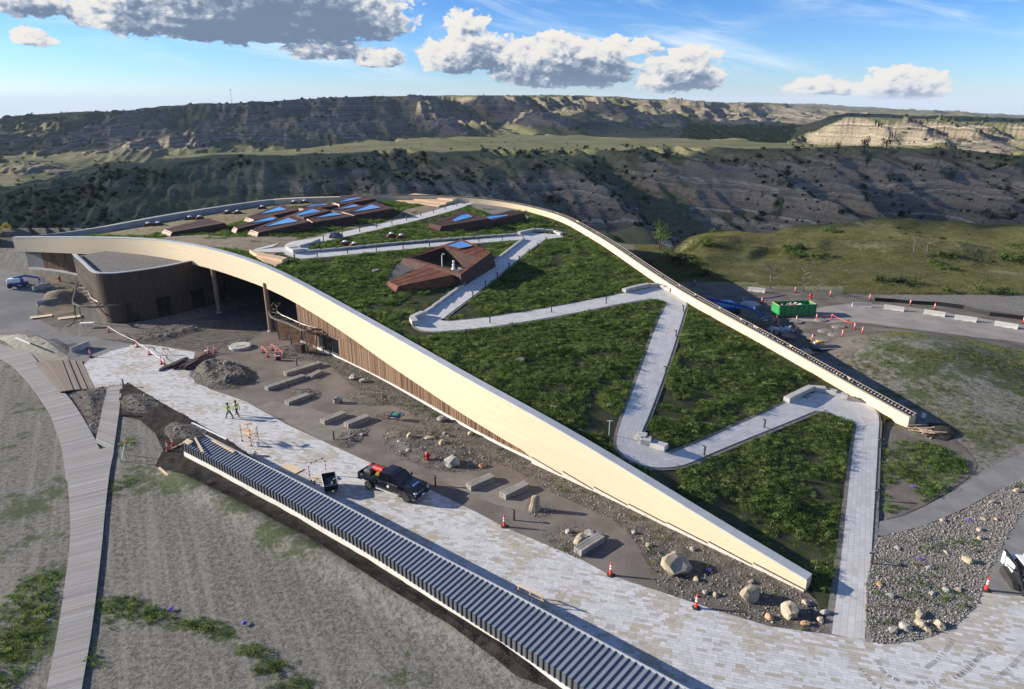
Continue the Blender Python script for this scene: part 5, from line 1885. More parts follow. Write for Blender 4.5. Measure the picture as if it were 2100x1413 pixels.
def leafball(n, seed, leaf=.3, flat=.75, core=.0):
    """a shrub: many small leaf faces spread through an uneven crown, on a few stems"""
    rr = random.Random(seed); b = MB()
    lobes = [(rr.uniform(-.45, .45), rr.uniform(-.45, .45), rr.uniform(.25, .7), rr.uniform(.35, .6)) for _ in range(6)]
    for _ in range(n):
        lx, ly, lz, lr = rr.choice(lobes)
        v = Vector((rr.gauss(0, 1), rr.gauss(0, 1), rr.gauss(0, 1))).normalized() * lr * rr.random()**.4
        c = Vector((lx + v.x, ly + v.y, max(.03, (lz + v.z) * flat)))
        nrm = (v.normalized() + Vector((rr.gauss(0, .5), rr.gauss(0, .5), rr.gauss(.3, .5)))).normalized()
        t = nrm.orthogonal().normalized(); q = nrm.cross(t)
        s = leaf * rr.uniform(.5, 1.1)
        a = rr.uniform(0, pi)
        t, q = t * cos(a) + q * sin(a), q * cos(a) - t * sin(a)
        b.add([c - t * s * .5, c + q * s * .32, c + t * s * .5, c - q * s * .32], [(0, 1, 2, 3)])
    for _ in range(3):
        lx, ly, lz, lr = rr.choice(lobes)
        b.cyl((0, 0, -.1), (lx * .8, ly * .8, lz * flat), .03, .015, 4)
    return b


def stone(seed, flat=.7, sub=1, rough=.22):
    rr = random.Random(seed)
    bm = bmesh.new(); bmesh.ops.create_icosphere(bm, subdivisions=sub, radius=1)
    ax = Vector((rr.gauss(0, 1), rr.gauss(0, 1), rr.gauss(0, 1))).normalized()
    planes = [(Vector((rr.gauss(0, 1), rr.gauss(0, 1), rr.gauss(0, .8))).normalized(), rr.uniform(.55, .85)) for _ in range(10)]
    for v in bm.verts:
        c = v.co
        for n_, d in planes:
            e = c.dot(n_) - d
            if e > 0:
                c -= n_ * e
        c *= 1 + rr.uniform(-rough, rough) * .35
        v.co = Vector((c.x, c.y * .8, c.z * flat))
    b = MB(); b.v = [tuple(v.co) for v in bm.verts]; b.f = [tuple(v.index for v in f.verts) for f in bm.faces]
    bm.free()
    return b


GREEN = [(0.12, (0.036, 0.066, 0.016)), (0.38, (0.072, 0.125, 0.028)), (0.60, (0.125, 0.195, 0.050)), (0.88, (0.22, 0.255, 0.095))]
MT['meadow'] = mat_leaf('meadow grass', GREEN, .75)
MT['dryg'] = mat_leaf('dry grass', [(0.2, (0.15, 0.135, 0.065)), (0.5, (0.235, 0.21, 0.10)), (0.8, (0.31, 0.27, 0.15))])
MT['bush'] = mat_leaf('canyon shrub', [(0.2, (0.016, 0.024, 0.010)), (0.5, (0.030, 0.042, 0.016)), (0.8, (0.055, 0.068, 0.028))], .5)
MT['brightbush'] = mat_leaf('bright shrub', [(0.2, (0.045, 0.075, 0.016)), (0.5, (0.085, 0.13, 0.03)), (0.8, (0.13, 0.17, 0.05))], .5)
MT['pebble'] = mat_random_tint('river pebbles', [(0, (0.11, 0.10, 0.088)), (.35, (0.22, 0.205, 0.185)), (.6, (0.33, 0.31, 0.275)), (.8, (0.17, 0.15, 0.125)), (1, (0.27, 0.225, 0.175))], .9, 8, .2)
TUFTS = [proto('grass_tuft', tuft(34, .42, .40, .017, k), MT['meadow']) for k in range(3)] + [proto('leafy_tuft', leafball(46, 20, .20, .55), MT['meadow'])]
DTUFTS = [proto('dry_tuft', tuft(22, .4, .34, .018, 40 + k, .8), MT['dryg']) for k in range(3)]
MT['hillgrass'] = mat_leaf('hill grass', [(0.2, (0.10, 0.118, 0.040)), (0.5, (0.165, 0.165, 0.070)), (0.8, (0.235, 0.21, 0.115))])
HTUFTS = [proto('hill_tuft', tuft(22, .45, .34, .018, 50 + k, .8), MT['hillgrass']) for k in range(3)]
BUSHES = [proto('shrub', leafball(90, 60 + k, .34, .8), MT['bush']) for k in range(4)]
BBUSH = [proto('bright_shrub', leafball(90, 70 + k, .32, .8), MT['brightbush']) for k in range(3)]
PEBS = [proto('pebble', stone(80 + k, .7, 1), MT['pebble']) for k in range(5)]


def pts_in(poly, dens, avoid=(), pad=0.0):
    xs = [p[0] for p in poly]; ys = [p[1] for p in poly]
    n = int((max(xs) - min(xs)) * (max(ys) - min(ys)) * dens)
    X = RNG.uniform(min(xs), max(xs), n); Y = RNG.uniform(min(ys), max(ys), n)
    k = in_poly(X, Y, poly)
    X, Y = X[k], Y[k]
    for q in avoid:
        bx = [p[0] for p in q]; by = [p[1] for p in q]
        near = (X > min(bx) - pad - 1) & (X < max(bx) + pad + 1) & (Y > min(by) - pad - 1) & (Y < max(by) + pad + 1)
        bad = np.zeros(len(X), bool)
        bad[near] = in_poly(X[near], Y[near], q)
        if pad:
            bad[near] |= poly_dist(X[near], Y[near], q) < pad
        X, Y = X[~bad], Y[~bad]
    return X, Y


def roof_grass():
    av = [p[::max(1, len(p) // 80)] for p in PATH_POLYS]
    X, Y = pts_in(roof_in, 19.0, av, .4)
    for q in KEEP_OFF:
        k = in_poly(X, Y, q) | (poly_dist(X, Y, q) < .25)
        X, Y = X[~k], Y[~k]
    bare = in_poly(X, Y, [tuple(p[:2]) for p in BARE[0]]) | in_poly(X, Y, [tuple(p[:2]) for p in BARE[1]])
    dry = in_poly(X, Y, [tuple(p[:2]) for p in DRY[0]])
    edge = np.minimum(poly_dist(X, Y, [tuple(p) for p in FRONT[::4]], False), poly_dist(X, Y, [tuple(p) for p in BACK[::4]], False))
    n = fbm(X / 2.6, Y / 2.6, 4)
    nb = fbm(X / 11 + 4, Y / 11, 3)
    keep = (n + nb * .8 > -.42) & (edge > .7 + .9 * RNG.random(len(X))) & ~((bare | dry) & (n + .3 * nb < .30))
    low = pix(X, Y, roof_h(X, Y))
    keep &= ~((edge < 5) & (n < .02) & (X > 10) & (Y < 75))
    X, Y, n, nb, bare, dry = [a[keep] for a in (X, Y, n, nb, bare, dry)]
    Zr = roof_h(X, Y)
    s = np.clip(.50 + n * .52 + RNG.normal(0, .16, len(X)), .2, 1.4)
    s = np.where(bare, s * .5, s)
    g = ~dry
    scatter('meadow_grass', np.stack([X, Y, Zr], 1)[g], s[g], TUFTS, None, 'dense green meadow grass and forbs on the sloping roof', .15)
    X, Y = pts_in([tuple(p[:2]) for p in DRY[0]], 4, [q for q in KEEP_OFF])
    scatter('dry_grass', np.stack([X, Y, roof_h(X, Y)], 1), RNG.uniform(.35, .7, len(X)), DTUFTS, None, 'thin yellowish dry grass at the left end of the roof', .2)


roof_grass()


def canyon_shrubs():
    X, Y, zz = LAND_V[:, 0], LAND_V[:, 1], LAND_V[:, 2]
    n = fbm(X / 34, Y / 46, 4)
    vis = (np.abs(X / Y) < .95)
    w = np.where((Y > 150) & (Y < 640), sscale(-.05, .40, n + .22 * (LAND_SEG > 2.5) * (LAND_SEG < 4.2)) * .05, 0)
    w = np.where((LAND_SEG > 4.02) & (LAND_SEG < 5.0), w * .08, w)
    w = np.where((LAND_SEG < 2) & (Y > 120), sscale(.12, .5, n) * .012 * (Y > 140), w)
    w = w * (Y / 300)**.3
    pk = vis & (RNG.random(len(X)) < w)
    P = LAND_V[pk]
    s = np.clip(RNG.gamma(2.5, .5, len(P)), .4, 4.0) * np.where(P[:, 1] < 230, .7, 1.0)
    scatter('canyon_shrubs', P, s, BUSHES, None, 'dark shrubs dotted over the canyon slopes')
    w = np.where((Y > 620) & (Y < 2600), sscale(-.1, .45, n) * .016 * ((LAND_SEG > 5.6)), 0)
    pk = (np.abs(X / Y) < .85) & (RNG.random(len(X)) < w)
    P = LAND_V[pk]
    scatter('far_trees', P, RNG.uniform(2.2, 5.0, len(P)), BUSHES, None, 'dark juniper scrub on the far badland slopes')
    p0, p1 = (1405, 1640), (255, 268)
    u0 = [(px - 1050) / F / 1.06 for px in p0]
    Yv = RNG.uniform(1250, 1900, 900); Xv = Yv * RNG.uniform(u0[0], u0[1], 900)
    zv, _, _ = land(Xv, Yv)
    scatter('valley_trees', np.stack([Xv, Yv, zv], 1), RNG.uniform(4, 8, 900), BBUSH, None, 'pale green cottonwood grove in the far valley')


canyon_shrubs()
# ------------------------------------------------------------------ ground surfaces of the site
MT['court'] = M('brown crushed stone', (0.140, 0.119, 0.100), (0.195, 0.168, 0.142), 0.35, 0.97, bump=.7, c3=(0.235, 0.205, 0.172), scale3=14, spec=.1)
MT['courttan'] = M('tan compacted stone', (0.19, 0.165, 0.135), (0.235, 0.205, 0.17), 0.8, 0.95, bump=.5, c3=(0.27, 0.24, 0.20), scale3=16, spec=.1)
MT['yard'] = M('grey gravel yard', (0.165, 0.16, 0.152), (0.215, 0.208, 0.198), 0.22, 0.97, bump=.5, c3=(0.25, 0.24, 0.225), scale3=10, spec=.1)
MT['asphalt'] = M('worn asphalt', (0.17, 0.165, 0.155), (0.225, 0.218, 0.20), 0.5, 0.93, bump=.3, c3=(0.27, 0.26, 0.24), scale3=12, spec=.15)
MT['dirtroad'] = M('pale dirt road', (0.235, 0.215, 0.185), (0.305, 0.28, 0.24), 0.3, 0.95, bump=.4, c3=(0.34, 0.31, 0.27), scale3=8, spec=.1)
MT['dirt'] = M('trampled dirt', (0.10, 0.085, 0.068), (0.17, 0.148, 0.12), 0.3, 0.97, bump=.8, c3=(0.215, 0.19, 0.155), scale3=5, spec=.1)
MT['bed'] = M('planting bed mulch', (0.075, 0.062, 0.048), (0.145, 0.128, 0.105), 1.3, 0.98, bump=.9, c3=(0.24, 0.215, 0.18), scale3=9, spec=.1)
MT['cobblebed'] = M('bed of small cobbles', (0.14, 0.13, 0.112), (0.23, 0.215, 0.19), 2.0, 0.95, bump=.9, c3=(0.32, 0.295, 0.26), scale3=9, spec=.1)
MT['pavebase'] = M('sand between pavers', (0.36, 0.345, 0.315), (0.43, 0.415, 0.385), 1.5, 0.95)
PAVE = [(0, (0.45, 0.445, 0.425)), (.30, (0.51, 0.505, 0.49)), (.62, (0.56, 0.555, 0.54)), (.66, (0.36, 0.322, 0.255)), (.90, (0.46, 0.425, 0.36)), (.94, (0.36, 0.34, 0.31)), (1, (0.41, 0.395, 0.365))]
MT['paver'] = mat_random_tint('limestone pavers', PAVE, .85, 3, .26, obj=0.0)
MT['cobble'] = mat_random_tint('dark setts', [(0, (0.055, 0.05, 0.045)), (.5, (0.085, 0.076, 0.068)), (1, (0.11, 0.10, 0.088))], .9, 6, .2)
MT['plank'] = mat_random_tint('weathered boardwalk planks', [(0, (0.235, 0.222, 0.20)), (.4, (0.315, 0.30, 0.275)), (.7, (0.27, 0.245, 0.212)), (1, (0.37, 0.355, 0.325))], .85, 7, .25)
MT['deckplank'] = mat_random_tint('brown deck planks', [(0, (0.20, 0.16, 0.12)), (.5, (0.27, 0.22, 0.17)), (1, (0.23, 0.18, 0.135))], .85, 7, .25)
MT['darkwood'] = M('dark underside timber', (0.035, 0.03, 0.025), rough=.95)
MT['seamroof'] = M('blue grey standing seam metal', (0.22, 0.245, 0.285), (0.25, 0.275, 0.315), .6, .45, metal=.25, spec=.5)
MT['seamshade'] = M('shadow dark seam metal', (0.045, 0.055, 0.075), rough=.5, metal=.3)  # seams coloured dark to stand in for the shadow beside each rib
MT['panelgrey'] = M('grey metal side panel', (0.115, 0.115, 0.112), (0.14, 0.14, 0.135), .8, .55, metal=.2)
MT['geotex'] = M('straw erosion blanket', (0.22, 0.195, 0.15), (0.30, 0.27, 0.215), 1.5, .95, bump=.6, c3=(0.17, 0.15, 0.115), scale3=7)


def gsheet(name, px, m, dz, step=2.0, label=None, it=1, edge=None):
    o = sheet(name, rounded(gz(px), it), near_h, dz, MT[m], step, edge or 1.2)
    if label:
        o['label'] = label
    return o


gsheet('access_road', [(-120, 540), (45, 556), (60, 582), (92, 600), (112, 640), (98, 668), (150, 692), (215, 688), (300, 704), (285, 714), (190, 745), (150, 742), (110, 722), (60, 700), (0, 686), (-120, 668)], 'yard', .02, 2)
COURT = [(205, 694), (158, 672), (300, 664), (440, 640), (540, 618), (580, 625), (585, 690), (650, 717), (740, 753), (800, 788), (900, 848), (1000, 903), (1090, 948), (1200, 998), (1350, 1073), (1500, 1143), (1655, 1214), (1700, 1255), (1704, 1303),
         (1577, 1284), (1458, 1248), (1354, 1213), (1254, 1181), (1195, 1149), (1035, 1081), (977, 1050), (880, 1003), (733, 937), (587, 870), (503, 823), (455, 806), (430, 798), (390, 770), (400, 722), (330, 710)]
FLOORS.append([tuple(p[:2]) for p in gz(COURT)])
gsheet('gravel_court', COURT, 'court', .108, 2.5, it=0)
sheet_h = lambda X, Y: near_h(X, Y) + np.clip(.16 * fbm(np.asarray(X) / .9, np.asarray(Y) / .9, 3), 0, 1)
_o = sheet('soil', gz([(262, 786), (340, 832), (467, 903), (520, 940), (563, 963), (650, 1017), (800, 1090), (960, 1192), (1150, 1322), (1400, 1466), (1600, 1560), (1400, 1560), (1180, 1440), (1060, 1390), (930, 1290), (790, 1205), (640, 1108), (500, 1035), (400, 985), (318, 958), (335, 925), (318, 890), (285, 862), (243, 852), (246, 800)]), sheet_h, .112, MT['soil'], .6, .6)
for px in ([(525, 836), (560, 822), (640, 838), (740, 870), (700, 905), (660, 902)], [(905, 985), (950, 972), (1090, 1010), (1075, 1050), (1000, 1030)]):
    gsheet('stone_terrace', px, 'courttan', .114, 1.5, it=0)
gsheet('driveway', [(283, 704), (352, 664), (545, 620), (582, 640), (548, 672), (515, 697), (432, 724), (360, 714)], 'bed', .114, 2, it=0)
MAINBED = [(655, 722), (668, 742), (720, 790), (780, 822), (850, 850), (878, 884), (930, 918), (1000, 945), (1050, 960), (1085, 982), (1130, 1010), (1200, 1040), (1258, 1066), (1290, 1095), (1312, 1130), (1335, 1175), (1354, 1213), (1458, 1248), (1577, 1284), (1650, 1297), (1703, 1303), (1701, 1258), (1657, 1216), (1500, 1144), (1350, 1074), (1200, 999), (1090, 949), (1000, 904), (900, 849), (800, 789), (740, 754)]
gsheet('planting_bed', MAINBED, 'bed', .120, 1.6, it=0)
COBBED = [(1774, 1319), (1776, 1200), (1791, 1106), (1860, 1092), (1950, 1062), (2060, 1002), (2150, 955), (2180, 1000), (2110, 1035), (2075, 1085), (2040, 1150), (2013, 1215), (2000, 1247), (1960, 1287), (1900, 1312), (1830, 1324)]
gsheet('cobble_bed', COBBED, 'cobblebed', .108, 1.5, it=0)
gsheet('gravel_path', [(1788, 1074), (1850, 1064), (1960, 1008), (2040, 950), (2180, 905), (2180, 950), (2060, 1000), (1950, 1060), (1860, 1091), (1790, 1105)], 'asphalt', .116, 1.5, it=1)
gsheet('asphalt_road', [(2011, 1217), (2038, 1155), (2070, 1088), (2110, 1035), (2260, 940), (2500, 1100), (2500, 1280), (2200, 1235), (2100, 1226)], 'asphalt', .112, 2, it=0)
gsheet('dirt_yard', [(1395, 572), (1500, 588), (1620, 594), (1740, 606), (1900, 620), (2100, 645), (2350, 690), (2350, 745), (2100, 712), (1950, 700), (1860, 690), (1800, 692), (1760, 720), (1700, 752), (1560, 690), (1440, 610)], 'dirt', .02, 2.5)
gsheet('rear_road', [(1600, 652), (1690, 628), (1760, 622), (1860, 630), (1960, 645), (2100, 668), (2350, 705), (2350, 742), (2100, 702), (1980, 690), (1850, 674), (1765, 660), (1690, 664)], 'dirtroad', .05, 2.5)
gsheet('dirt_patch', [(1800, 895), (1850, 870), (1930, 870), (1990, 930), (2010, 960), (1960, 1000), (1870, 1052), (1800, 1070)], 'dirt', .03, 1.5)
gsheet('side_soil', [(1655, 1190), (1700, 1190), (1716, 1230), (1704, 1268), (1662, 1226)], 'soil', .085, 1)

BEDS = {
    'mound beside the lumber': ([(390, 762), (405, 745), (440, 735), (490, 744), (525, 764), (517, 786), (470, 799), (420, 796), (396, 782)], .75, 2.2),
    'a': ([(598, 803), (630, 797), (664, 806), (645, 820), (606, 816)], .25, 2.0), 'b': ([(706, 811), (738, 800), (790, 804), (813, 820), (790, 833), (735, 830)], .3, 2.0),
    'c': ([(768, 853), (800, 844), (836, 847), (820, 859), (780, 861)], .2, 2.0), 'd': ([(782, 896), (798, 876), (850, 874), (905, 886), (965, 916), (1012, 946), (1000, 962), (940, 969), (880, 961), (830, 941), (798, 916)], .3, 2.0),
    'e': ([(680, 906), (715, 882), (757, 873), (756, 890), (720, 918), (700, 918)], .25, 2.4), 'f': ([(1116, 1107), (1143, 1085), (1200, 1080), (1232, 1098), (1240, 1118), (1200, 1150), (1155, 1132)], .25, 1.6),
    'g': ([(1082, 1046), (1098, 1036), (1122, 1040), (1132, 1050), (1118, 1060), (1090, 1058)], .1, 2.2), 'h': ([(247, 816), (280, 806), (330, 824), (322, 846), (280, 851), (250, 842)], .3, 2.2),
    'i': ([(335, 882), (352, 866), (400, 870), (430, 888), (415, 900), (370, 906), (340, 897)], .35, 2.2), 'j': ([(139, 806), (190, 799), (220, 797), (206, 880), (193, 897), (172, 852)], .3, 1.8),
    'k': ([(240, 694), (300, 678), (345, 665), (440, 655), (450, 664), (380, 690), (300, 708), (262, 705)], .35, 2.0), 'l': ([(560, 716), (600, 706), (660, 722), (675, 745), (620, 738), (570, 730)], .2, 1.8), 'm': ([(455, 718), (480, 697), (520, 690), (500, 708), (470, 722)], .3, 1.8),
}
BED_PTS = []
for nm, (px, hh, dens) in BEDS.items():
    pl = rounded(gz(px), 2)
    pp = [tuple(p) for p in pl]
    cx = sum(p[0] for p in pp) / len(pp); cy = sum(p[1] for p in pp) / len(pp)
    def hf(X, Y, pp=pp, hh=hh):
        d = poly_dist(X, Y, pp)
        return near_h(X, Y) + hh * sscale(0, 1.8, d) * (1 + .5 * fbm(np.asarray(X) / .8, np.asarray(Y) / .8, 3))
    o = sheet('planting_bed', pl, hf, .125, MT['bed'], .6, .6)
    BED_PTS.append((pp, hf, dens))


def gravels():
    P = []; S = []
    for pp, hf, dens in BED_PTS:
        X, Y = pts_in(pp, dens * 9)
        if not len(X):
            continue
        d = poly_dist(X, Y, pp)
        P.append(np.stack([X, Y, hf(X, Y) + .13], 1)); S.append(RNG.gamma(3, .019, len(X)) * (1 + 1.2 * (RNG.random(len(X)) < .05)))
        # the pale gravel rim of a bed
        q = densify(pp, .22)
        n = len(q)
        rr = RNG.normal(0, .22, (n * 3, 2)); qq = np.array([(v[0], v[1]) for v in q] * 3) + rr
        P.append(np.stack([qq[:, 0], qq[:, 1], near_h(qq[:, 0], qq[:, 1]) + .13], 1)); S.append(RNG.uniform(.03, .08, len(qq)))
    mb = [tuple(p) for p in rounded(gz(MAINBED), 1)]
    X, Y = pts_in(mb, 26)
    P.append(np.stack([X, Y, near_h(X, Y) + .13], 1)); S.append(RNG.gamma(3, .016, len(X)))
    cb = [tuple(p) for p in rounded(gz(COBBED), 1)]
    X, Y = pts_in(cb, 120)
    P.append(np.stack([X, Y, near_h(X, Y) + .12], 1)); S.append(RNG.gamma(5, .0105, len(X)))
    scatter('bed_gravel', np.concatenate(P), np.concatenate(S), PEBS, None, 'loose pale gravel and cobbles covering the planting beds', .6)
    # seedlings in the beds
    P = []; S = []
    for pl, dens in [(mb, 1.1)] + [(pp, .55) for pp, _, _ in BED_PTS]:
        X, Y = pts_in(pl, dens)
        k = fbm(X / 3, Y / 3, 3) > -.05
        P.append(np.stack([X[k], Y[k], near_h(X[k], Y[k]) + .06], 1)); S.append(RNG.uniform(.3, .75, int(k.sum())))
    for c, rx, n in (((1865, 1195), 3.2, 90), ((1905, 1118), 1.6, 30), ((1975, 1122), 1.3, 26), ((1935, 1235), 1.6, 30), ((1835, 1270), 2.0, 40), ((2075, 985), 2.0, 40)):
        p = Z(*c); a = RNG.uniform(0, 2 * pi, n); r = rx * np.sqrt(RNG.random(n))
        X = p.x + r * np.cos(a) * 1.3; Y = p.y + r * np.sin(a) * .8
        k = in_poly(X, Y, cb); X, Y = X[k], Y[k]
        P.append(np.stack([X, Y, near_h(X, Y) + .1], 1)); S.append(RNG.uniform(.3, .6, len(X)))
    scatter('bed_seedlings', np.concatenate(P), np.concatenate(S), TUFTS, None, 'small green seedlings planted in the gravel beds', .1)


gravels()

# seedling tufts and straw on the mulched ground ------------------------------------------
def site_grass():
    poly = [tuple(Z(*p)[:2]) for p in ((-100, 760), (0, 745), (60, 790), (110, 900), (130, 1000), (120, 1200), (40, 1500), (-300, 1500), (-300, 900))]
    poly2 = [tuple(Z(*p)[:2]) for p in ((250, 862), (320, 965), (640, 1120), (900, 1290), (1060, 1410), (900, 1500), (160, 1500), (205, 1180), (230, 960))]
    P = []
    for pl in (poly, poly2):
        X, Y = pts_in(pl, 10)
        P.append(np.stack([X, Y], 1))
    P = np.concatenate(P)
    X, Y = P[:, 0], P[:, 1]
    lw = .45 * fbm(X / 3.0, Y / 3.0, 4)
    for (px, py, rx, ry, a) in [(60, 1290, 5.0, 4.0, 0.9), (110, 1180, 2.5, 3.0, 0.8), (240, 1000, 2.0, 9.0, 0.5), (320, 1262, 2.2, .7, 1.0), (400, 1282, 2.2, .7, 1.05), (455, 1302, 1.6, .8, 1.0), (510, 1335, 1.6, .8, 1.0), (550, 1368, 1.4, .8, 1.0), (595, 1410, 1.8, .9, 1.0), (250, 1240, 2.6, 1.2, 1.0), (275, 900, 2, 3, .6), (40, 1380, 4, 2, .8)]:
        p = Z(px, py)
        lw = lw + a * np.exp(-(((X - p.x) / rx)**2 + ((Y - p.y) / ry)**2))
    k = (lw > .42) & (RNG.random(len(X)) < sscale(.4, .9, lw) * .8 + .06)
    X, Y, lw = X[k], Y[k], lw[k]
    scatter('weed_patches', np.stack([X, Y, near_h(X, Y)], 1), np.clip(.25 + .3 * (lw - .4) + RNG.normal(.1, .08, len(X)), .15, .75), TUFTS, None, 'green weeds sprouting in patches on the mulched ground', .1)
    X, Y = pts_in(poly + [], 3.0); X2, Y2 = pts_in(poly2, 5.0)
    X = np.concatenate([X, X2]); Y = np.concatenate([Y, Y2])
    scatter('straw_mulch', np.stack([X, Y, near_h(X, Y)], 1), RNG.uniform(.10, .26, len(X)), DTUFTS, None, 'short dry straw stubble on the mulched ground', .3)
    # mound at the right and its surroundings
    poly3 = [tuple(Z(*p)[:2]) for p in ((1700, 760), (1800, 700), (1950, 705), (2140, 735), (2300, 800), (2300, 900), (2100, 905), (2000, 960), (1960, 880), (1880, 845), (1800, 800))]
    X, Y = pts_in(poly3, 9)
    n = fbm(X / 5, Y / 5, 4)
    k = RNG.random(len(X)) < sscale(-.5, .3, n) * .8 + .15
    X, Y, n = X[k], Y[k], n[k]
    scatter('mound_grass', np.stack([X, Y, near_h(X, Y)], 1), np.clip(.45 + .3 * n, .2, .75), HTUFTS + TUFTS[:1], None, 'thin young grass on the mound right of the parapet', .2)
    poly4 = [tuple(Z(*p)[:2]) for p in ((1812, 912), (1880, 892), (1975, 942), (1985, 965), (1940, 1002), (1870, 1044), (1806, 1054))]
    X, Y = pts_in(poly4, 12)
    n = fbm(X / 2.5, Y / 2.5, 4); k = n > -.3
    scatter('bank_meadow', np.stack([X[k], Y[k], near_h(X[k], Y[k])], 1), np.clip(.65 + .6 * n[k], .3, 1.3), TUFTS, None, 'dark green meadow plants between the roof path and gravel path', .15)
    # rough grass of the near hill
    Y = RNG.uniform(116, 250, 110000); s = RNG.uniform(.18, .78, 110000); X = s * Y
    n = fbm(X / 9, Y / 9, 4); k = (n > -.6) & ~((X < 47) & (Y < 128)) & (Y > 119 + 6 * (s < .5))
    X, Y, n = X[k], Y[k], n[k]
    zz, _, _ = land(X, Y)
    scatter('hill_grass', np.stack([X, Y, zz], 1), np.clip(.9 + .7 * n, .4, 1.6), HTUFTS, None, 'tufted olive and tan grass on the near hill', .2)
    k = RNG.random(len(X)) < np.where(n > .42, .045, 0) 
    scatter('hill_shrubs', np.stack([X, Y, zz], 1)[k], RNG.uniform(.7, 2.0, int(k.sum())), BBUSH + BUSHES[:1], None, 'low green shrubs clustered in the folds of the near hill')


site_grass()

# ------------------------------------------------------------------ plaza of limestone pavers
PLZ_R = [(200, 732), (285, 708), (350, 712), (425, 722), (442, 728), (418, 742), (398, 752), (390, 764), (396, 782), (420, 796), (455, 806), (503, 823), (587, 870), (733, 937), (880, 1003), (977, 1050), (1035, 1081), (1195, 1149), (1254, 1181), (1354, 1213), (1458, 1248), (1577, 1284), (1650, 1297), (1704, 1303), (1773, 1319), (1830, 1323), (1900, 1311), (1960, 1286), (2000, 1246), (2013, 1216), (2100, 1227), (2400, 1265)]
PLZ_L = [(2400, 1750), (1700, 1600), (1500, 1510), (1400, 1465), (1290, 1402), (1155, 1324), (1040, 1258), (960, 1190), (800, 1090), (650, 1017), (563, 963), (520, 940), (467, 903), (340, 832), (265, 788), (251, 786), (222, 791), (192, 796), (178, 742)]
plz = [tuple(Z(*p)[:2]) for p in PLZ_R + PLZ_L]
zero = lambda X, Y: np.zeros(np.shape(X))
plaza = sheet('plaza', [Vector(p) for p in plz], zero, .052, MT['pavebase'], 2.5, 1.5)
plaza['label'] = 'sunlit plaza of pale limestone pavers in staggered courses'


def lay_pavers():
    ang = radians(-14)
    c, s = cos(ang), sin(ang)
    PW, PH = .62, .25
    us = [p[0] * c + p[1] * s for p in plz]; vs = [-p[0] * s + p[1] * c for p in plz]
    rows = int((max(vs) - min(vs)) / PH) + 2
    items = []
    for r in range(rows):
        v = min(vs) + r * PH
        u = min(us) + RNG.uniform(0, PW)
        nn = int((max(us) - min(us)) / PW * 1.3) + 3
        uu = u + np.concatenate([[0], np.cumsum(RNG.uniform(.55, 1.2, nn))]) * PW
        cu = (uu[:-1] + uu[1:]) / 2; w = np.diff(uu)
        X = cu * c - v * s; Y = cu * s + v * c
        k = (in_poly(X, Y, plz) | (poly_dist(X, Y, plz) < .45)) & (Y > 22) & (X < 62)
        # not under the low building
        for x, y, ww in zip(X[k], Y[k], w[k]):
            items.append((x, y, ww))
    items.sort(key=lambda t: t[1]**2 + t[0]**2 * .3)
    seen = [t for t in items if pix(t[0], t[1], 0)[1] < 1420 and 0 < pix(t[0], t[1], 0)[0] < 2100]
    def tone(x, y):         # tan stones come in clusters
        n = float(fbm(np.array([x / 2.2]), np.array([y / 2.2]), 3)[0])
        return RNG.uniform(.66, .92) if RNG.random() < np.clip(.20 + 1.5 * n, .02, .85) else (RNG.uniform(0, .62) if RNG.random() < .92 else RNG.uniform(.93, 1))
    mes = []
    for k in range(12):
        one = MB().cbox((0, 0, 0), (1, 1, 1), 0, 0); one.val = [k / 12.01] * 8
        mes.append(one.mesh('paver', MT['paver']))
    near = seen[:300]; nset = set(near)
    for (x, y, w) in near:
        o = bpy.data.objects.new('paver', mes[min(11, int(tone(x, y) * 12))]); COL.objects.link(o); o.parent = plaza
        o.location = (x, y, .075 + RNG.uniform(-.002, .003)); o.rotation_euler[2] = ang; o.scale = (w - .012, PH - .012, .055)
    rest = [t for t in items if t not in nset]
    B = MB(); vals = []
    for (x, y, w) in rest:
        # a fifth of the stones come in clusters of darker tone
        z = .075 + RNG.uniform(-.002, .003); hx, hy = (w - .012) / 2, (PH - .012) / 2
        q = [(x + a * hx * c - b_ * hy * s, y + a * hx * s + b_ * hy * c) for a, b_ in ((-1, -1), (1, -1), (1, 1), (-1, 1))]
        B.add([(*p, .045) for p in q] + [(*p, z + .0275) for p in q], [(4, 5, 6, 7), (0, 1, 5, 4), (1, 2, 6, 5), (2, 3, 7, 6), (3, 0, 4, 7)])
        vals += [tone(x, y)] * 8
    B.val = vals
    stuff(B.build('paver', MT['paver'], plaza))


lay_pavers()

# dark setts of the driveway under the fascia
def lay_setts():
    pl = [tuple(p[:2]) for p in gz([(285, 703), (352, 665), (530, 624), (560, 642), (540, 672), (512, 696), (432, 722), (360, 713)])]
    ang = radians(-24); c, s = cos(ang), sin(ang)
    us = [p[0] * c + p[1] * s for p in pl]; vs = [-p[0] * s + p[1] * c for p in pl]
    B = MB(); vals = []
    v = min(vs); r = 0
    while v < max(vs):
        u = min(us) + (r % 2) * .4
        while u < max(us):
            x, y = u * c - v * s, u * s + v * c
            if in_poly(np.array([x]), np.array([y]), pl)[0]:
                q = [(x + a * .36 * c - b_ * .20 * s, y + a * .36 * s + b_ * .20 * c) for a, b_ in ((-1, -1), (1, -1), (1, 1), (-1, 1))]
                h = .10 + random.uniform(-.02, .03)
                B.add([(*p, .0) for p in q] + [(*p, h) for p in q], [(4, 5, 6, 7), (0, 1, 5, 4), (1, 2, 6, 5), (2, 3, 7, 6), (3, 0, 4, 7)])
                vals += [random.random()] * 8
            u += .8
        v += .62; r += 1
    B.val = vals
    stuff(B.build('paving_setts', MT['cobble']), 'dark stone setts in rows on the driveway under the fascia')


lay_setts()

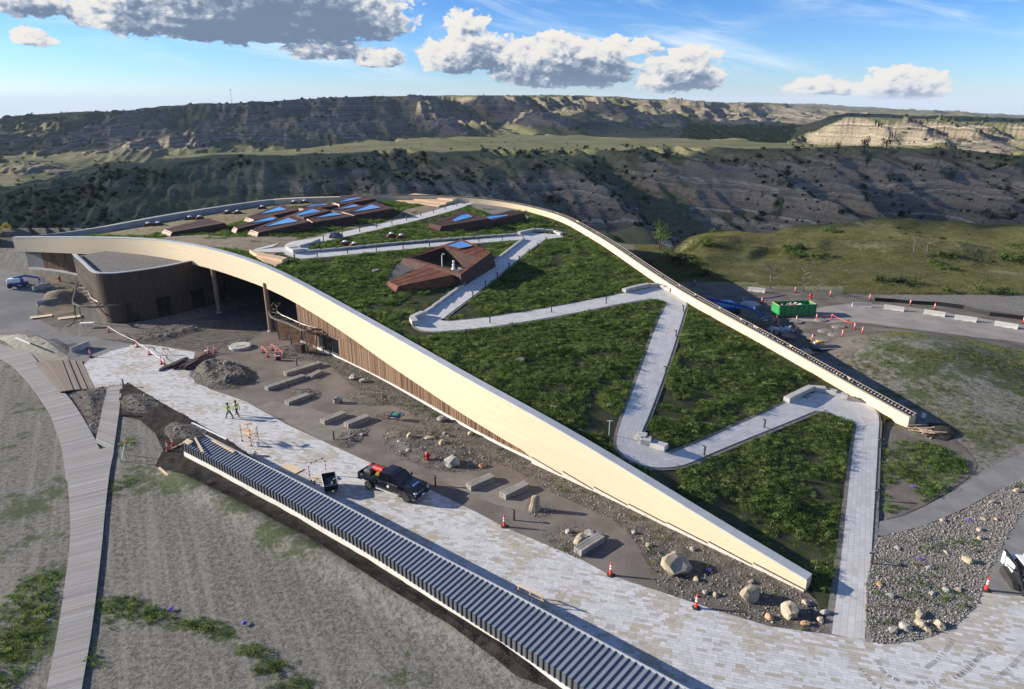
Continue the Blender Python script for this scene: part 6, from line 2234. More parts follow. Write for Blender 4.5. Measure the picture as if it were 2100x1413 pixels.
# tyre marks on the pavers
MT['tyre'] = M('tyre rubber smudge', (0.16, 0.145, 0.125), (0.24, 0.22, 0.195), 3, .9)
TM = MB()
for pts in ([(1800, 1355), (1815, 1380), (1855, 1398), (1920, 1398), (1965, 1385), (2005, 1350), (2050, 1330)], [(1960, 1392), (1990, 1370), (2010, 1340), (1998, 1320)], [(1765, 1372), (1790, 1400), (1830, 1425)], [(1900, 1370), (1935, 1340), (1955, 1310)], [(2040, 1395), (2075, 1365), (2100, 1340)]):
    L = smooth_line([tuple(Z(x, y, .11)) for x, y in pts], .11)
    N_ = normals2(L)
    for k, ((x, y, z), (nx, ny)) in enumerate(zip(L, N_)):
        if random.random() < .72:
            w = .13; tx, ty = -ny * .03, nx * .03
            TM.add([(x - nx * w - tx, y - ny * w - ty, .108), (x + nx * w - tx + ty * .8, y + ny * w - ty, .108), (x + nx * w + tx, y + ny * w + ty, .108), (x - nx * w + tx, y - ny * w + ty, .108)], [(0, 1, 2, 3)])
o = TM.build('tyre_marks', MT['tyre']); stuff(o, 'dark curved tyre marks printed on the pale pavers')

# ------------------------------------------------------------------ boardwalk
BW = [(-130, 690, -130, 640), (0, 735, 0, 686), (50, 775, 48, 712), (95, 835, 100, 770), (115, 880, 150, 828), (129, 926, 195, 904), (137, 985, 224, 975)]
BW2 = [(129, 926, 232, 926), (138, 970, 223, 970), (145, 1055, 213, 1055), (145, 1110, 208, 1110), (137, 1180, 200, 1180), (121, 1290, 186, 1290), (97, 1413, 165, 1413), (62, 1560, 140, 1560)]
BZ = .17


def boardwalk():
    W_ = None
    pl = []
    for bw in (BW, BW2):
        A = smooth_line([tuple(Z(a, b_, BZ)) for a, b_, _, _ in bw], .1)
        Bq = smooth_line([tuple(Z(c, d, BZ)) for _, _, c, d in bw], .1)
        q = np.linspace(0, 1, 400)
        A4 = np.stack([np.interp(q, np.linspace(0, 1, len(A)), A[:, k]) for k in range(3)], 1)
        B4 = np.stack([np.interp(q, np.linspace(0, 1, len(Bq)), Bq[:, k]) for k in range(3)], 1)
        mid = relax((A4 + B4) / 2, 20)
        mid = smooth_line([tuple(p) for p in mid[::4]], .21)
        N_ = normals2(mid)
        ends = []
        for m_, nn in zip(mid, N_):          # a plank lies square to the middle line and reaches both edges
            def reach(E, sg):
                r = E[:, :2] - m_[:2]
                al = np.abs(r @ np.array([-nn[1], nn[0]])); al[(r @ nn) * sg < 0] = 99
                e = E[int(np.argmin(al))]
                return m_[:2] + nn * float((e[:2] - m_[:2]) @ nn)
            sg = 1 if ((B4[0, :2] - A4[0, :2]) @ N_[0]) > 0 else -1
            z_ = BZ - .014 * (bw is BW)
            ends.append((np.array([*reach(A, -sg), z_]), np.array([*reach(Bq, sg), z_])))
        base = MB()
        base.loft([[(a[0], a[1], -.2), (b_[0], b_[1], -.2), (b_[0], b_[1], BZ - .06), (a[0], a[1], BZ - .06)] for a, b_ in ends[::3] + ends[-1:]])
        if W_ is None:
            W_ = structure(base.build('boardwalk', MT['darkwood']), 'curved weathered timber boardwalk joining a branch to the plaza')
        else:
            base.build('bearer', MT['darkwood'], W_)
        for i in range(len(ends) - 1):
            pl.append((ends[i][0], ends[i + 1][0], ends[i][1], ends[i + 1][1]))
    # the branch towards the plaza
    A2 = smooth_line([tuple(Z(*p, BZ)) for p in ((196, 906), (208, 850), (216, 815), (222, 791))], .21)
    B2 = smooth_line([tuple(Z(*p, BZ)) for p in ((232, 924), (240, 868), (246, 820), (250, 787))], .21)
    m_ = len(A2)
    B2 = np.stack([np.interp(np.linspace(0, 1, m_), np.linspace(0, 1, len(B2)), B2[:, k]) for k in range(3)], 1)
    ramp = np.linspace(0, 1, m_)**2 * .06
    A2[:, 2] -= ramp; B2[:, 2] -= ramp
    sub = MB(); sub.loft([[(a[0], a[1], -.2), (b_[0], b_[1], -.2), (b_[0], b_[1], b_[2] - .06), (a[0], a[1], a[2] - .06)] for a, b_ in zip(A2, B2)])
    sub.build('bearer', MT['darkwood'], W_)
    for i in range(m_ - 1):
        pl.append((A2[i], A2[i + 1], B2[i], B2[i + 1]))
    pl.sort(key=lambda p: p[0][1])
    rest = MB(); vals = []; cnt = 0
    for k, (a0, a1, b0, b1) in enumerate(pl):
        g = .07
        a1 = a0 + (a1 - a0) * (1 - g); b1 = b0 + (b1 - b0) * (1 - g)
        ov = (a0 - b0) / np.linalg.norm(a0 - b0) * .06
        j = random.uniform(-.004, .004)
        pts = [(*(p[:2] + o_[:2]), p[2] - .06) for p, o_ in ((a0, ov), (b0, -ov), (b1, -ov), (a1, ov))] + [(*(p[:2] + o_[:2]), p[2] + j) for p, o_ in ((a0, ov), (b0, -ov), (b1, -ov), (a1, ov))]
        vis = pix(*a0)[1] < 1440
        if vis and cnt < 300:
            m1 = MB(); m1.hexa(pts); m1.build('plank', MT['plank'], W_); cnt += 1
        else:
            rest.hexa(pts); vals += [random.random()] * 8
    rest.val = vals
    if rest.v:
        stuff(rest.build('plank', MT['plank'], W_))
    return W_


boardwalk()


def steps():
    q = lambda x, y, z: Z(x, y, z)
    T = thing('timber_steps', 'brown timber deck with three broad steps down from the boardwalk to the plaza', 'steps', Z(140, 770))
    cuts = [((72, 742), (124, 803), .36), ((127, 738), (150, 799), .29), ((140, 738), (165, 798), .21), ((153, 738), (179, 797), .14), ((167, 739), (193, 796), 0)]
    for i in range(4):
        (a, b_, z), (c, d, _) = cuts[i], cuts[i + 1]
        P = [Z(*a, z), Z(*c, z), Z(*d, z), Z(*b_, z)]
        n = 9 if i == 0 else 3
        for k in range(n):
            u0, u1 = k / n, (k + .96) / n
            e = [P[0].lerp(P[1], u0), P[0].lerp(P[1], u1), P[3].lerp(P[2], u1), P[3].lerp(P[2], u0)]
            m_ = MB(); m_.hexa([(v.x, v.y, z - .06) for v in (e[3], e[2], e[1], e[0])] + [(v.x, v.y, z) for v in (e[3], e[2], e[1], e[0])])
            m_.build('plank', MT['deckplank'], T, world=True)
        m_ = MB(); m_.hexa([(v.x, v.y, -.1) for v in (P[3], P[2], P[1], P[0])] + [(v.x, v.y, z - .07) for v in (P[3], P[2], P[1], P[0])])
        m_.build('riser', MT['darkwood'], T, world=True)


steps()
# erosion blanket over the berm
gsheet('erosion_blanket', [(-40, 690), (0, 687), (50, 688), (110, 712), (148, 735), (128, 742), (75, 743), (40, 722), (0, 696)], 'geotex', .05, .8)

# ------------------------------------------------------------------ low building with the standing seam roof
def low_building():
    HF, HB = 1.42, 1.78
    Fr = smooth_line([tuple(Z(x, y, HF)) for x, y in [(375, 911), (440, 944), (507, 980), (590, 1024), (667, 1068), (767, 1126), (900, 1212), (1050, 1310), (1203, 1413), (1345, 1515)]], .12)
    Bk = smooth_line([tuple(Z(x, y, HB)) for x, y in [(420, 893), (500, 934), (580, 973), (700, 1035), (800, 1088), (917, 1150), (1040, 1214), (1155, 1276), (1290, 1350), (1406, 1413), (1570, 1506), (1720, 1592)]], .12)
    n = 118
    q = np.linspace(0, 1, n + 1)
    Fr = relax(np.stack([np.interp(q, np.linspace(0, 1, len(Fr)), Fr[:, k]) for k in range(3)], 1), 4)
    Bk = relax(np.stack([np.interp(q, np.linspace(0, 1, len(Bk)), Bk[:, k]) for k in range(3)], 1), 4)
    fn = normals2(Fr)
    B0 = smooth_line([tuple(p) for p in Bk[::4]], .05)
    nb = []
    for p_, n_ in zip(Fr, fn):          # seams run square to the eaves
        r = B0[:, :2] - p_[:2]
        nb.append(B0[int(np.argmin(np.abs(r @ np.array([-n_[1], n_[0]]))))])
    Bk = relax(np.array(nb), 3)
    T = thing('low_metal_roofed_building', 'long low curved building with blue grey standing seam metal roof on white base', 'building', tuple(Fr[0] * [1, 1, 0]))
    ou = Fr - Bk; ou[:, 2] = 0; ou /= np.linalg.norm(ou, axis=1)[:, None]
    S0 = .66
    for i in range(n):
        a, c, d, e = Fr[i], Fr[i + 1], Bk[i + 1], Bk[i]
        m_ = MB(); m_.add([tuple(a), tuple(c), tuple(d), tuple(e), (*a[:2], a[2] - .10), (*c[:2], c[2] - .10), (*d[:2], d[2] - .10), (*e[:2], e[2] - .1)], [(0, 1, 2, 3), (7, 6, 5, 4), (2, 6, 7, 3), (0, 4, 5, 1)])
        m_.build('roof_panel', MT['seamroof'], T, world=True)
        # raised seam along the left edge of the panel, turned down over the side
        t = (c - a); t /= np.linalg.norm(t); w = t * .034
        u = np.array([0, 0, .06])
        s = MB(); s.hexa([tuple(a - w), tuple(a + w), tuple(e + w), tuple(e - w), tuple(a - w + u), tuple(a + w + u), tuple(e + w + u), tuple(e - w + u)])
        o_ = ou[i] * .06
        lo = np.array([a[0], a[1], S0])
        s.hexa([tuple(lo - w + o_), tuple(lo + w + o_), tuple(lo + w), tuple(lo - w), tuple(a - w + o_ + u), tuple(a + w + o_ + u), tuple(a + w + u), tuple(a - w + u)])
        s.build('seam', MT['seamshade'], T, world=True)
        p = MB(); p.add([(a[0], a[1], S0), (c[0], c[1], S0), (c[0], c[1], c[2] - .02), (a[0], a[1], a[2] - .02)], [(0, 1, 2, 3)])
        p.build('side_panel', MT['panelgrey'], T, world=True)
    bs = MB()
    for k in range(0, n, 6):
        e_ = min(n, k + 6)
        m_ = MB()
        m_.loft([[(*(Fr[i][:2] + ou[i][:2] * (.05 if i < e_ else .05)), -.3), (*(Fr[i][:2] - ou[i][:2] * .2), -.3), (*(Fr[i][:2] - ou[i][:2] * .2), S0 - .02), (*(Fr[i][:2] + ou[i][:2] * .05), S0 - .02)] for i in range(k, e_ + 1)])
        # shrink lengthways for a joint
        half = len(m_.v) // (e_ - k + 1)
        for z_ in range(half):
            v0 = np.array(m_.v[-half + z_]); v1 = np.array(m_.v[-2 * half + z_]); m_.v[-half + z_] = tuple(v0 + (v1 - v0) * .05)
        m_.build('base_wall', MT['concrete_white'], T, world=True)
    w_ = MB(); w_.loft([[(*Bk[i][:2], -.2), (*(Bk[i][:2] + ou[i][:2] * .15), -.2), (*(Bk[i][:2] + ou[i][:2] * .15), HB - .1), (*Bk[i][:2], HB - .1)] for i in range(0, n + 1, 3)])
    w_.build('back_wall', MT['panelgrey'], T, world=True)
    g = MB(); g.loft([[(*(Bk[i][:2] - ou[i][:2] * .10), HB - .10), (*(Bk[i][:2] + ou[i][:2] * .04), HB - .10), (*(Bk[i][:2] + ou[i][:2] * .04), HB + .06), (*(Bk[i][:2] - ou[i][:2] * .10), HB + .06)] for i in range(0, n + 1, 2)])
    g.build('ridge_trim', MT['cap'], T, world=True)
    e = MB(); a, d = Fr[0], Bk[0]
    e.add([(*a[:2], -.2), (*d[:2], -.2), tuple(d - [0, 0, .05]), tuple(a - [0, 0, .05])], [(3, 2, 1, 0)])
    e.build('end_wall', MT['panelgrey'], T, world=True)
    return Fr, Bk, ou


LOWF, LOWB, LOWO = low_building()
# ------------------------------------------------------------------ things standing about
def Lnd(px, py, y0=60, y1=6000):
    u, f, w = ray(px, py)
    Y = np.geomspace(y0, y1, 2500)
    z, _, _ = land(u / f * Y, Y)
    zr = CH + w / f * Y
    i = int(np.argmax(zr <= z))
    return Vector((u / f * Y[i], Y[i], z[i]))


MT['orange'] = M('orange plastic', (0.78, 0.055, 0.022), rough=.5)
MT['reflect'] = M('white reflective band', (0.82, 0.82, 0.80), rough=.4)
MT['rubber'] = M('black rubber', (0.022, 0.022, 0.022), (0.035, 0.034, 0.032), 4, .8)
MT['red'] = M('red paint', (0.42, 0.016, 0.014), rough=.45)
MT['green'] = M('green dumpster paint', (0.025, 0.27, 0.075), (0.02, 0.22, 0.06), 2, .5, c3=(0.05, 0.20, 0.07), scale3=5)
MT['blue'] = M('blue machine paint', (0.018, 0.075, 0.36), rough=.45)
MT['lightblue'] = M('pale blue cover', (0.16, 0.38, 0.62), rough=.5)
MT['yellow'] = M('yellow paint', (0.75, 0.42, 0.03), rough=.5)
MT['tape'] = M('red warning tape', (0.85, 0.08, 0.07), rough=.5)
MT['whitetape'] = M('white rope', (0.72, 0.66, 0.60), rough=.7)
MT['boulder'] = M('sandstone boulder', (0.29, 0.235, 0.16), (0.43, 0.36, 0.26), 1.2, .9, bump=.6, c3=(0.22, 0.18, 0.13), scale3=4, rnd=.12)
MT['greyrock'] = M('grey boulder', (0.22, 0.21, 0.185), (0.36, 0.34, 0.30), 1.4, .9, bump=.6, c3=(0.17, 0.16, 0.14), scale3=4, rnd=.12)
MT['rustrock'] = M('orange rock', (0.38, 0.20, 0.10), (0.47, 0.29, 0.16), 2, .9, rnd=.1)
MT['ply'] = M('plywood', (0.60, 0.45, 0.29), (0.68, 0.53, 0.36), 1.2, .8, c3=(0.52, 0.38, 0.24), scale3=5, stretch=(.4, 3, 3))
MT['purple'] = M('purple cloth', (0.12, 0.07, 0.36), rough=.8)
MT['deadwood'] = M('grey dead wood', (0.10, 0.088, 0.075), (0.16, 0.14, 0.125), 3, .9)
MT['bark'] = M('dark bark', (0.06, 0.045, 0.033), (0.10, 0.08, 0.06), 4, .95)
MT['beam'] = M('dark rusty steel beam', (0.05, 0.036, 0.028), (0.085, 0.06, 0.045), 3, .7, rnd=.2)
MT['beambrown'] = M('brown lumber beam', (0.17, 0.105, 0.065), (0.22, 0.14, 0.09), 3, .8, rnd=.15)
MT['galv'] = M('galvanised steel', (0.42, 0.42, 0.42), (0.52, 0.52, 0.52), 3, .4, metal=.6)
MT['scaf'] = M('orange scaffold steel', (0.50, 0.27, 0.13), (0.42, 0.22, 0.11), 3, .6)
MT['black'] = M('black plastic', (0.016, 0.016, 0.018), rough=.5)

# --- traffic delineators
cone0 = None


def cone(px, label, group, surf=G):
    global cone0
    p = surf(*px)
    if p.z < .105 and surf is G:
        p.z = .105
    if cone0 is None:
        cone0 = thing('traffic_cone', label, 'traffic cone', p, 0, group)
        m_ = MB(); m_.lathe([(.30, 0), (.30, .05), (.22, .085), (.12, .09)], n=6); m_.build('base', MT['rubber'], cone0)
        m_ = MB(); m_.lathe([(.115, .07), (.095, .45), (.085, .72), (.075, .95), (.035, 1.0), (.035, 1.06), (.055, 1.08), (.055, 1.13), (.02, 1.15)], n=10); m_.build('body', MT['orange'], cone0)
        for z0, z1, r0, r1 in ((.55, .68, .094, .090), (.76, .89, .088, .083)):
            m_ = MB(); m_.lathe([(r0, z0), (r1, z1)], n=10); m_.build('reflective_band', MT['reflect'], cone0)
        return cone0
    return copy_thing(cone0, label, p, random.uniform(0, 6), group)


PG = 'tall orange cones along the plaza edge'
for px, lb in (((1034, 1080), 'beside the standing stone and second bench'), ((1252, 1182), 'next to the bench in the stone bed'), ((1427, 1249), 'in front of the big boulder')):
    cone(px, 'tall orange cone on the plaza edge ' + lb, PG)
cone((2021, 1213), 'tall orange cone at the corner of the cobble bed by the white loader', PG)
LG = 'orange cones by the entrance yard'
for px, lb in (((223, 681), 'at the far end of the white rope below the curved wing'), ((282, 713), 'where the white rope bends at the plaza corner'), ((307, 729), 'between rope corner and lumber on the plaza'), ((332, 748), 'left one of two at the dark beams'), ((339, 753), 'right one of two at the dark beams'),
               ((186, 733), 'alone by the concrete barrier near the steps'), ((428, 725), 'left one of two near the white bucket by the driveway'), ((441, 723), 'right one of two near the white bucket by the driveway'),
               ((539, 723), 'leftmost of the taped square before the entrance'), ((558, 718), 'farthest of the taped square before the entrance'), ((549, 732), 'front left of the taped square before the entrance'), ((567, 728), 'in the middle of the taped square before the entrance'), ((580, 734), 'rightmost of the taped square before the entrance'), ((566, 738), 'nearest of the taped square, beside the black machine'),
               ((345, 927), 'nearer one of two at the end of the metal roof'), ((355, 917), 'farther one of two at the end of the metal roof')):
    cone(px, 'cone ' + lb, LG)
RG = 'orange cones in the rear yard'
for px, lb in (((1424, 584), 'small against the dark soil behind the parapet'), ((1630, 600), 'behind the green dumpster at the hill foot'), ((1702, 608), 'right of the red hydrant at the hill foot'), ((1783, 616), 'at the left end of the black silt fence'), ((1866, 627), 'in the middle of the black silt fence'), ((1916, 635), 'above the third concrete barrier'), ((2098, 663), 'at the far right end of the rear road'),
               ((1524, 622), 'left of the concrete slab behind the blue lift'), ((1562, 622), 'right of the concrete slab behind the blue lift'), ((1587, 664), 'left one of two at the dumpster corner'), ((1592, 660), 'right one of two at the dumpster corner'), ((1595, 672), 'by the timber crate near the parapet'), ((1633, 660), 'in front of the green dumpster'),
               ((1631, 683), 'beside the round covers and scrap heap'), ((1665, 699), 'in the middle of the round covers'), ((1674, 656), 'just right of the green dumpster'), ((1705, 656), 'at the upper end of the drooping red tape'), ((1752, 675), 'at the lower end of the drooping red tape'), ((1727, 690), 'left foot of the red tape by the mound'), ((1768, 684), 'right foot of the red tape by the mound')):
    cone(px, 'cone ' + lb, RG)


def rope(nm, label, pts, m, sag=.12, r=.025, z=1.0, cat='tape'):
    P = [G(*q) + Vector((0, 0, z)) for q in pts]
    loc = P[0].copy()
    B = MB(); L_ = []
    for a, c in zip(P[:-1], P[1:]):
        for k in range(6):
            t = k / 6
            L_.append(a.lerp(c, t) - Vector((0, 0, 4 * sag * t * (1 - t))))
    L_.append(P[-1])
    B.tube([p - loc for p in L_], r, 4)
    o = B.build(nm, MT[m]); o.location = loc
    return tag(o, label, cat)


rope('barrier_rope', 'white rope strung between cones from the wing to the beams', [(223, 681), (282, 713), (307, 729), (332, 748), (339, 753)], 'whitetape', .18, .035, .95, 'rope')
rope('warning_tape', 'orange and white tape around the square of cones before the entrance', [(539, 723), (558, 718), (580, 734), (549, 732), (539, 723)], 'tape', .1, .03, .95)
rope('warning_tape', 'long red tape drooping from cone to cone beside the dumpster', [(1674, 656), (1705, 656), (1752, 675)], 'tape', .25, .04, .9)
rope('warning_tape', 'short red tape between two cones at the mound edge', [(1727, 690), (1768, 684)], 'tape', .2, .03, .8)
rope('hose', 'blue hose lying across the dirt behind the blue lift', [(1508, 618), (1540, 614), (1575, 612), (1610, 606)], 'blue', -.0, .06, .08, 'hose')

# --- timber benches on the court
for k, (a, c, lb, h) in enumerate((((588, 773), (662, 751), 'longest grey timber bench, farthest back near the entrance steps', .55), ((550, 803), (628, 777), 'long grey timber bench left of the small stone bed', .5), ((641, 778), (664, 766), 'short low timber bench behind the long left bench', .45),
                                 ((592, 833), (638, 816), 'short grey timber bench in front of the small stone bed', .5), ((665, 873), (711, 855), 'left one of two timber benches in the middle of the court', .55), ((714, 880), (760, 862), 'right one of two timber benches in the middle of the court', .55),
                                 ((966, 1009), (1016, 987), 'left one of two timber benches near the standing stone', .55), ((1037, 1027), (1087, 1003), 'right one of two timber benches, just left of the standing stone', .55), ((1192, 1144), (1241, 1113), 'grey timber bench sunk in the stone bed by the plaza edge', .6))):
    P0, P1 = Z(*a, .05), Z(*c, .05)
    d = (P1 - P0); L_ = d.length; d.normalize(); nn = Vector((-d.y, d.x, 0))
    if nn.y < 0:
        nn = -nn
    cen = (P0 + P1) / 2 + nn * .42
    T = thing('timber_bench', lb, 'bench', cen, atan2(d.y, d.x), 'grey timber benches on the court')
    rows, cols = 2, 3
    for i in range(cols):
        for j in range(rows):
            hh = h / rows
            MB().cbox((random.uniform(-.03, .03), (i - 1) * .28, hh * (j + .5)), (L_ - .02 - .05 * random.random(), .265, hh - .012), 0, .02).build('beam', MT['benchwood'], T)

# --- boulders
ST = [stone(300 + k, .72, 2, .30) for k in range(6)]
STM = {}


def boulder(px, r, label, m='boulder', k=None, h=None, rz=None, group=None, sink=.42, nm='boulder'):
    k = random.randrange(6) if k is None else k
    if (k, m) not in STM:
        STM[(k, m)] = ST[k].mesh('boulder', MT[m])
    p = G(*px)
    o = link(nm, STM[(k, m)], None, (p.x, p.y, p.z + r * (.72 - sink)), random.uniform(0, 6) if rz is None else rz, (r, r, r * (h or 1)))
    return tag(o, label, 'boulder', group)


boulder((1387, 1165), 1.35, 'largest tan boulder, in the mulch bed by the end of the fascia', k=1, rz=.4)
boulder((1537, 1226), .95, 'broad flat boulder near the fascia tip, second largest', k=2, rz=.1)
boulder((1618, 1258), .85, 'rounded boulder nearest the fascia tip', k=3, rz=1.2)
boulder((925, 954), .95, 'grey flat topped boulder at the right of the hydrant', 'greyrock', k=4, rz=.2)
boulder((693, 826), .62, 'round ball shaped boulder alone on the brown court', 'greyrock', k=0, h=1.2, sink=.15)
boulder((842, 900), .55, 'upright orange slab boulder at the left of the hydrant bed', k=5, h=1.7)
boulder((880, 903), .75, 'wide tan boulder behind the red hydrant', k=1, h=.8)
boulder((906, 914), .62, 'tan boulder just right above the red hydrant', k=2)
boulder((838, 927), .42, 'small grey boulder left of the red hydrant', 'greyrock', k=3)
boulder((820, 908), .4, 'small grey boulder at the left end of the hydrant bed', 'greyrock', k=4)
boulder((1190, 1113), .75, 'tan boulder against the bench in the stone bed', k=0)
boulder((1212, 1099), .6, 'darker boulder behind the bench in the stone bed', 'greyrock', k=1)
boulder((1166, 1093), .4, 'small grey boulder at the left of the bench bed', 'greyrock', k=5)
boulder((725, 777), .8, 'flat grey boulder at the foot of the slat wall', 'greyrock', k=2, h=.6)
boulder((745, 783), .65, 'smaller flat boulder at the foot of the slat wall', 'greyrock', k=3, h=.6)
boulder((905, 862), .7, 'grey boulder half way along the slat wall', 'greyrock', k=4, h=.7)
boulder((965, 891), .4, 'small tan boulder by the slat wall base', k=5)
boulder((990, 957), .4, 'small orange rock at the right end of the hydrant bed', 'rustrock', k=1, h=1.2)
boulder((742, 893), .32, 'small boulder in the gravel bed right of the middle benches', 'greyrock', k=1)
RK = 'pale rocks set in the cobble bed'
for (x, y, r, m, lb) in ((1934, 1071, .36, 'boulder', 'nearest the gravel path'), (2034, 1033, .36, 'boulder', 'high up by the path bend'), (2018, 1068, .34, 'boulder', 'right of the purple cloth, upper'), (2042, 1068, .28, 'rustrock', 'rusty one at the upper road edge'), (2009, 1090, .36, 'boulder', 'right of the purple cloth, middle'), (2012, 1108, .36, 'boulder', 'right of the purple cloth, lower'),
                         (1984, 1154, .52, 'boulder', 'tall one by the road edge'), (1942, 1214, .40, 'greyrock', 'left one of two in the lower middle'), (1964, 1213, .36, 'boulder', 'right one of two in the lower middle'), (1825, 1226, .40, 'greyrock', 'left of centre, below the dark seedlings'), (1803, 1201, .34, 'rustrock', 'rusty one near the roof path'),
                         (1912, 1220, .32, 'greyrock', 'just below the dark seedling grid'), (1886, 1265, .52, 'boulder', 'upper of the two stacked in the lower bed'), (1888, 1284, .50, 'boulder', 'lower of the two stacked in the lower bed'), (1855, 1291, .52, 'greyrock', 'pale long one at the bottom'), (1925, 1287, .5, 'boulder', 'right one at the bottom by the plaza'), (1905, 1297, .36, 'boulder', 'lowest one touching the plaza edge'),
                         (1830, 1298, .42, 'greyrock', 'dark long one at the bottom left'), (1906, 1168, .36, 'greyrock', 'middle of the bed above the seedling grid'), (1840, 1127, .32, 'greyrock', 'upper left by the roof path'), (1941, 1135, .32, 'boulder', 'upper middle between two seedling grids'), (2087, 1010, .5, 'boulder', 'topmost one near the right frame edge')):
    boulder((x, y), r, 'pale rock in the cobble bed, ' + lb, m, group=RK)
TK = 'small rocks near the fascia tip'
for (x, y, r, m, lb) in ((1577, 1268, .34, 'rustrock', 'rusty one left of the rounded boulder'), (1652, 1238, .36, 'boulder', 'tan one directly under the tip'), (1689, 1258, .36, 'greyrock', 'grey one beside the roof path'), (1683, 1274, .32, 'boulder', 'tan one beside the roof path'), (1651, 1281, .34, 'rustrock', 'rusty one by the plaza edge'), (1428, 1190, .3, 'boulder', 'upright one right of the biggest boulder'), (1446, 1216, .3, 'greyrock', 'grey one behind the third cone'),
                         (1467, 1222, .28, 'boulder', 'tan one right of the third cone'), (1330, 1120, .3, 'boulder', 'upper left of the biggest boulder'), (1300, 1093, .28, 'greyrock', 'on the gravel edge left of the biggest boulder'), (1540, 1195, .26, 'boulder', 'behind the broad flat boulder'), (1420, 1128, .28, 'greyrock', 'up by the fascia plinth')):
    boulder((x, y), r, 'small rock near the fascia tip, ' + lb, m, group=TK)
p = G(1097, 1046)
t = thing('standing_stone', 'tall tan standing stone in a ring of gravel by the benches', 'standing stone', p)
m_ = MB(); m_.loft([[(cos(a) * r * (1 + .12 * sin(2 * a + z)) + .12 * z * .3, sin(a) * r * .8, z) for a in np.linspace(0, 2 * pi, 13)[:-1]] for r, z in ((.55, -.1), (.50, .3), (.36, .7), (.34, 1.1), (.30, 1.35), (.12, 1.45))]); m_.build('stone', MT['boulder'], t)
t = thing('millstone', 'large round pale stone disc lying on the ground before the entrance', 'stone disc', G(493, 713))
m_ = MB(); m_.lathe([(1.45, 0), (1.5, .06), (1.5, .32), (1.42, .38)], n=28); m_.build('disc', MT['concrete'], t)
m_ = MB(); m_.cbox((.25, -.4, .385), (1.1, .5, .02), .3); m_.build('recess', MT['edging'], t)
for q, lb, s in (((85, 650), 'tan plywood sheet lying on the yard left of the shade frame', 1.5), ((143, 652), 'pale plywood sheet lying against the shade frame posts', 1.6)):
    t = thing('plywood_sheet', lb, 'plywood', G(*q), .5)
    MB().cbox((0, 0, .12), (s * 2, 1.3, .03), 0).build('sheet', MT['ply'], t)

# --- sheets and boards
def slab(nm, label, cat, px, z0, th, m):
    P = [Z(x, y, z0 + th) for x, y in px]
    c = sum(P, Vector()) / len(P); c.z = z0
    q = [(p.x - c.x, p.y - c.y) for p in P]
    ar = sum(q[i][0] * q[(i + 1) % len(q)][1] - q[(i + 1) % len(q)][0] * q[i][1] for i in range(len(q)))
    if ar < 0:
        q = q[::-1]
    o = MB().prism(q, 0, th).build(nm, MT[m]); o.location = c
    return tag(o, label, cat)


slab('plywood_sheet', 'pale plywood sheet lying on the plaza beside the metal roof', 'plywood', [(567, 960), (592, 950), (623, 962), (602, 973)], .11, .06, 'ply')
slab('plywood_sheet', 'long tan plywood strip lying on the soil left of the metal roof', 'plywood', [(347, 974), (358, 969), (407, 1000), (387, 1008)], .12, .03, 'ply')
slab('plywood_sheet', 'small plywood sheet on the left end of the metal roof', 'plywood', [(375, 906), (384, 899), (396, 905), (386, 911)], 1.75, .05, 'ply')
slab('timber_board', 'pale board lying aslant across the left end of the metal roof', 'board', [(398, 898), (402, 897), (418, 926), (413, 927)], 1.72, .05, 'lumber')
slab('timber_board', 'tan board along the ridge trim of the metal roof', 'board', [(433, 903), (438, 902), (482, 925), (478, 928)], 1.9, .05, 'lumber')
slab('timber_board', 'long white board on the soil between plaza and metal roof', 'board', [(392, 867), (396, 866), (466, 899), (463, 901)], .12, .05, 'white')
slab('timber_board', 'short tan board at the soil edge, lower left of the cones', 'board', [(324, 959), (328, 957), (347, 973), (343, 976)], .2, .06, 'lumber')
slab('timber_board', 'thin board running into the soil at the building end', 'board', [(350, 920), (353, 918), (378, 906), (376, 909)], .2, .05, 'lumber')
slab('timber_board', 'white board lying on the erosion blanket berm', 'board', [(30, 693), (33, 691), (62, 703), (60, 705)], 1.5, .05, 'white')
slab('timber_board', 'dark board on the soil by the trolley', 'board', [(618, 994), (622, 991), (650, 1003), (646, 1007)], .12, .05, 'ply')
slab('concrete_slab', 'square concrete slab in the dirt behind the blue lift', 'slab', [(1518, 622), (1528, 616), (1550, 618), (1560, 624), (1545, 628)], .05, .35, 'concrete')

# --- dark beams stacked on the plaza corner
for (a, c, n, w, m, lb) in (((324, 761), (384, 734), 2, .22, 'beam', 'longest thin dark beams at the left of the stack'), ((345, 757), (375, 741), 4, .26, 'beam', 'dark steel beams in the middle of the stack'), ((368, 759), (397, 742), 5, .26, 'beam', 'dark steel beams at the right front of the stack'), ((391, 744), (418, 729), 4, .26, 'beambrown', 'brown timber beams behind the dark steel beams')):
    P0, P1 = Z(*a, .1), Z(*c, .1)
    d = P1 - P0; L_ = d.length
    T = thing('beam_stack', lb, 'beams', (P0 + P1) / 2, atan2(d.y, d.x), 'beams stacked on the plaza')
    for k in range(n):
        MB().cbox((random.uniform(-.5, .5) * .5, -k * (w + .06), w / 2), (L_ * random.uniform(.85, 1), w, w), random.uniform(-.02, .02), .01).build('beam', MT[m], T)
    for k in range(max(0, n - 2)):
        MB().cbox((random.uniform(-.5, .5), -(k + .5) * (w + .06), w * 1.5), (L_ * random.uniform(.7, .95), w, w), random.uniform(-.03, .03), .01).build('beam', MT[m], T)

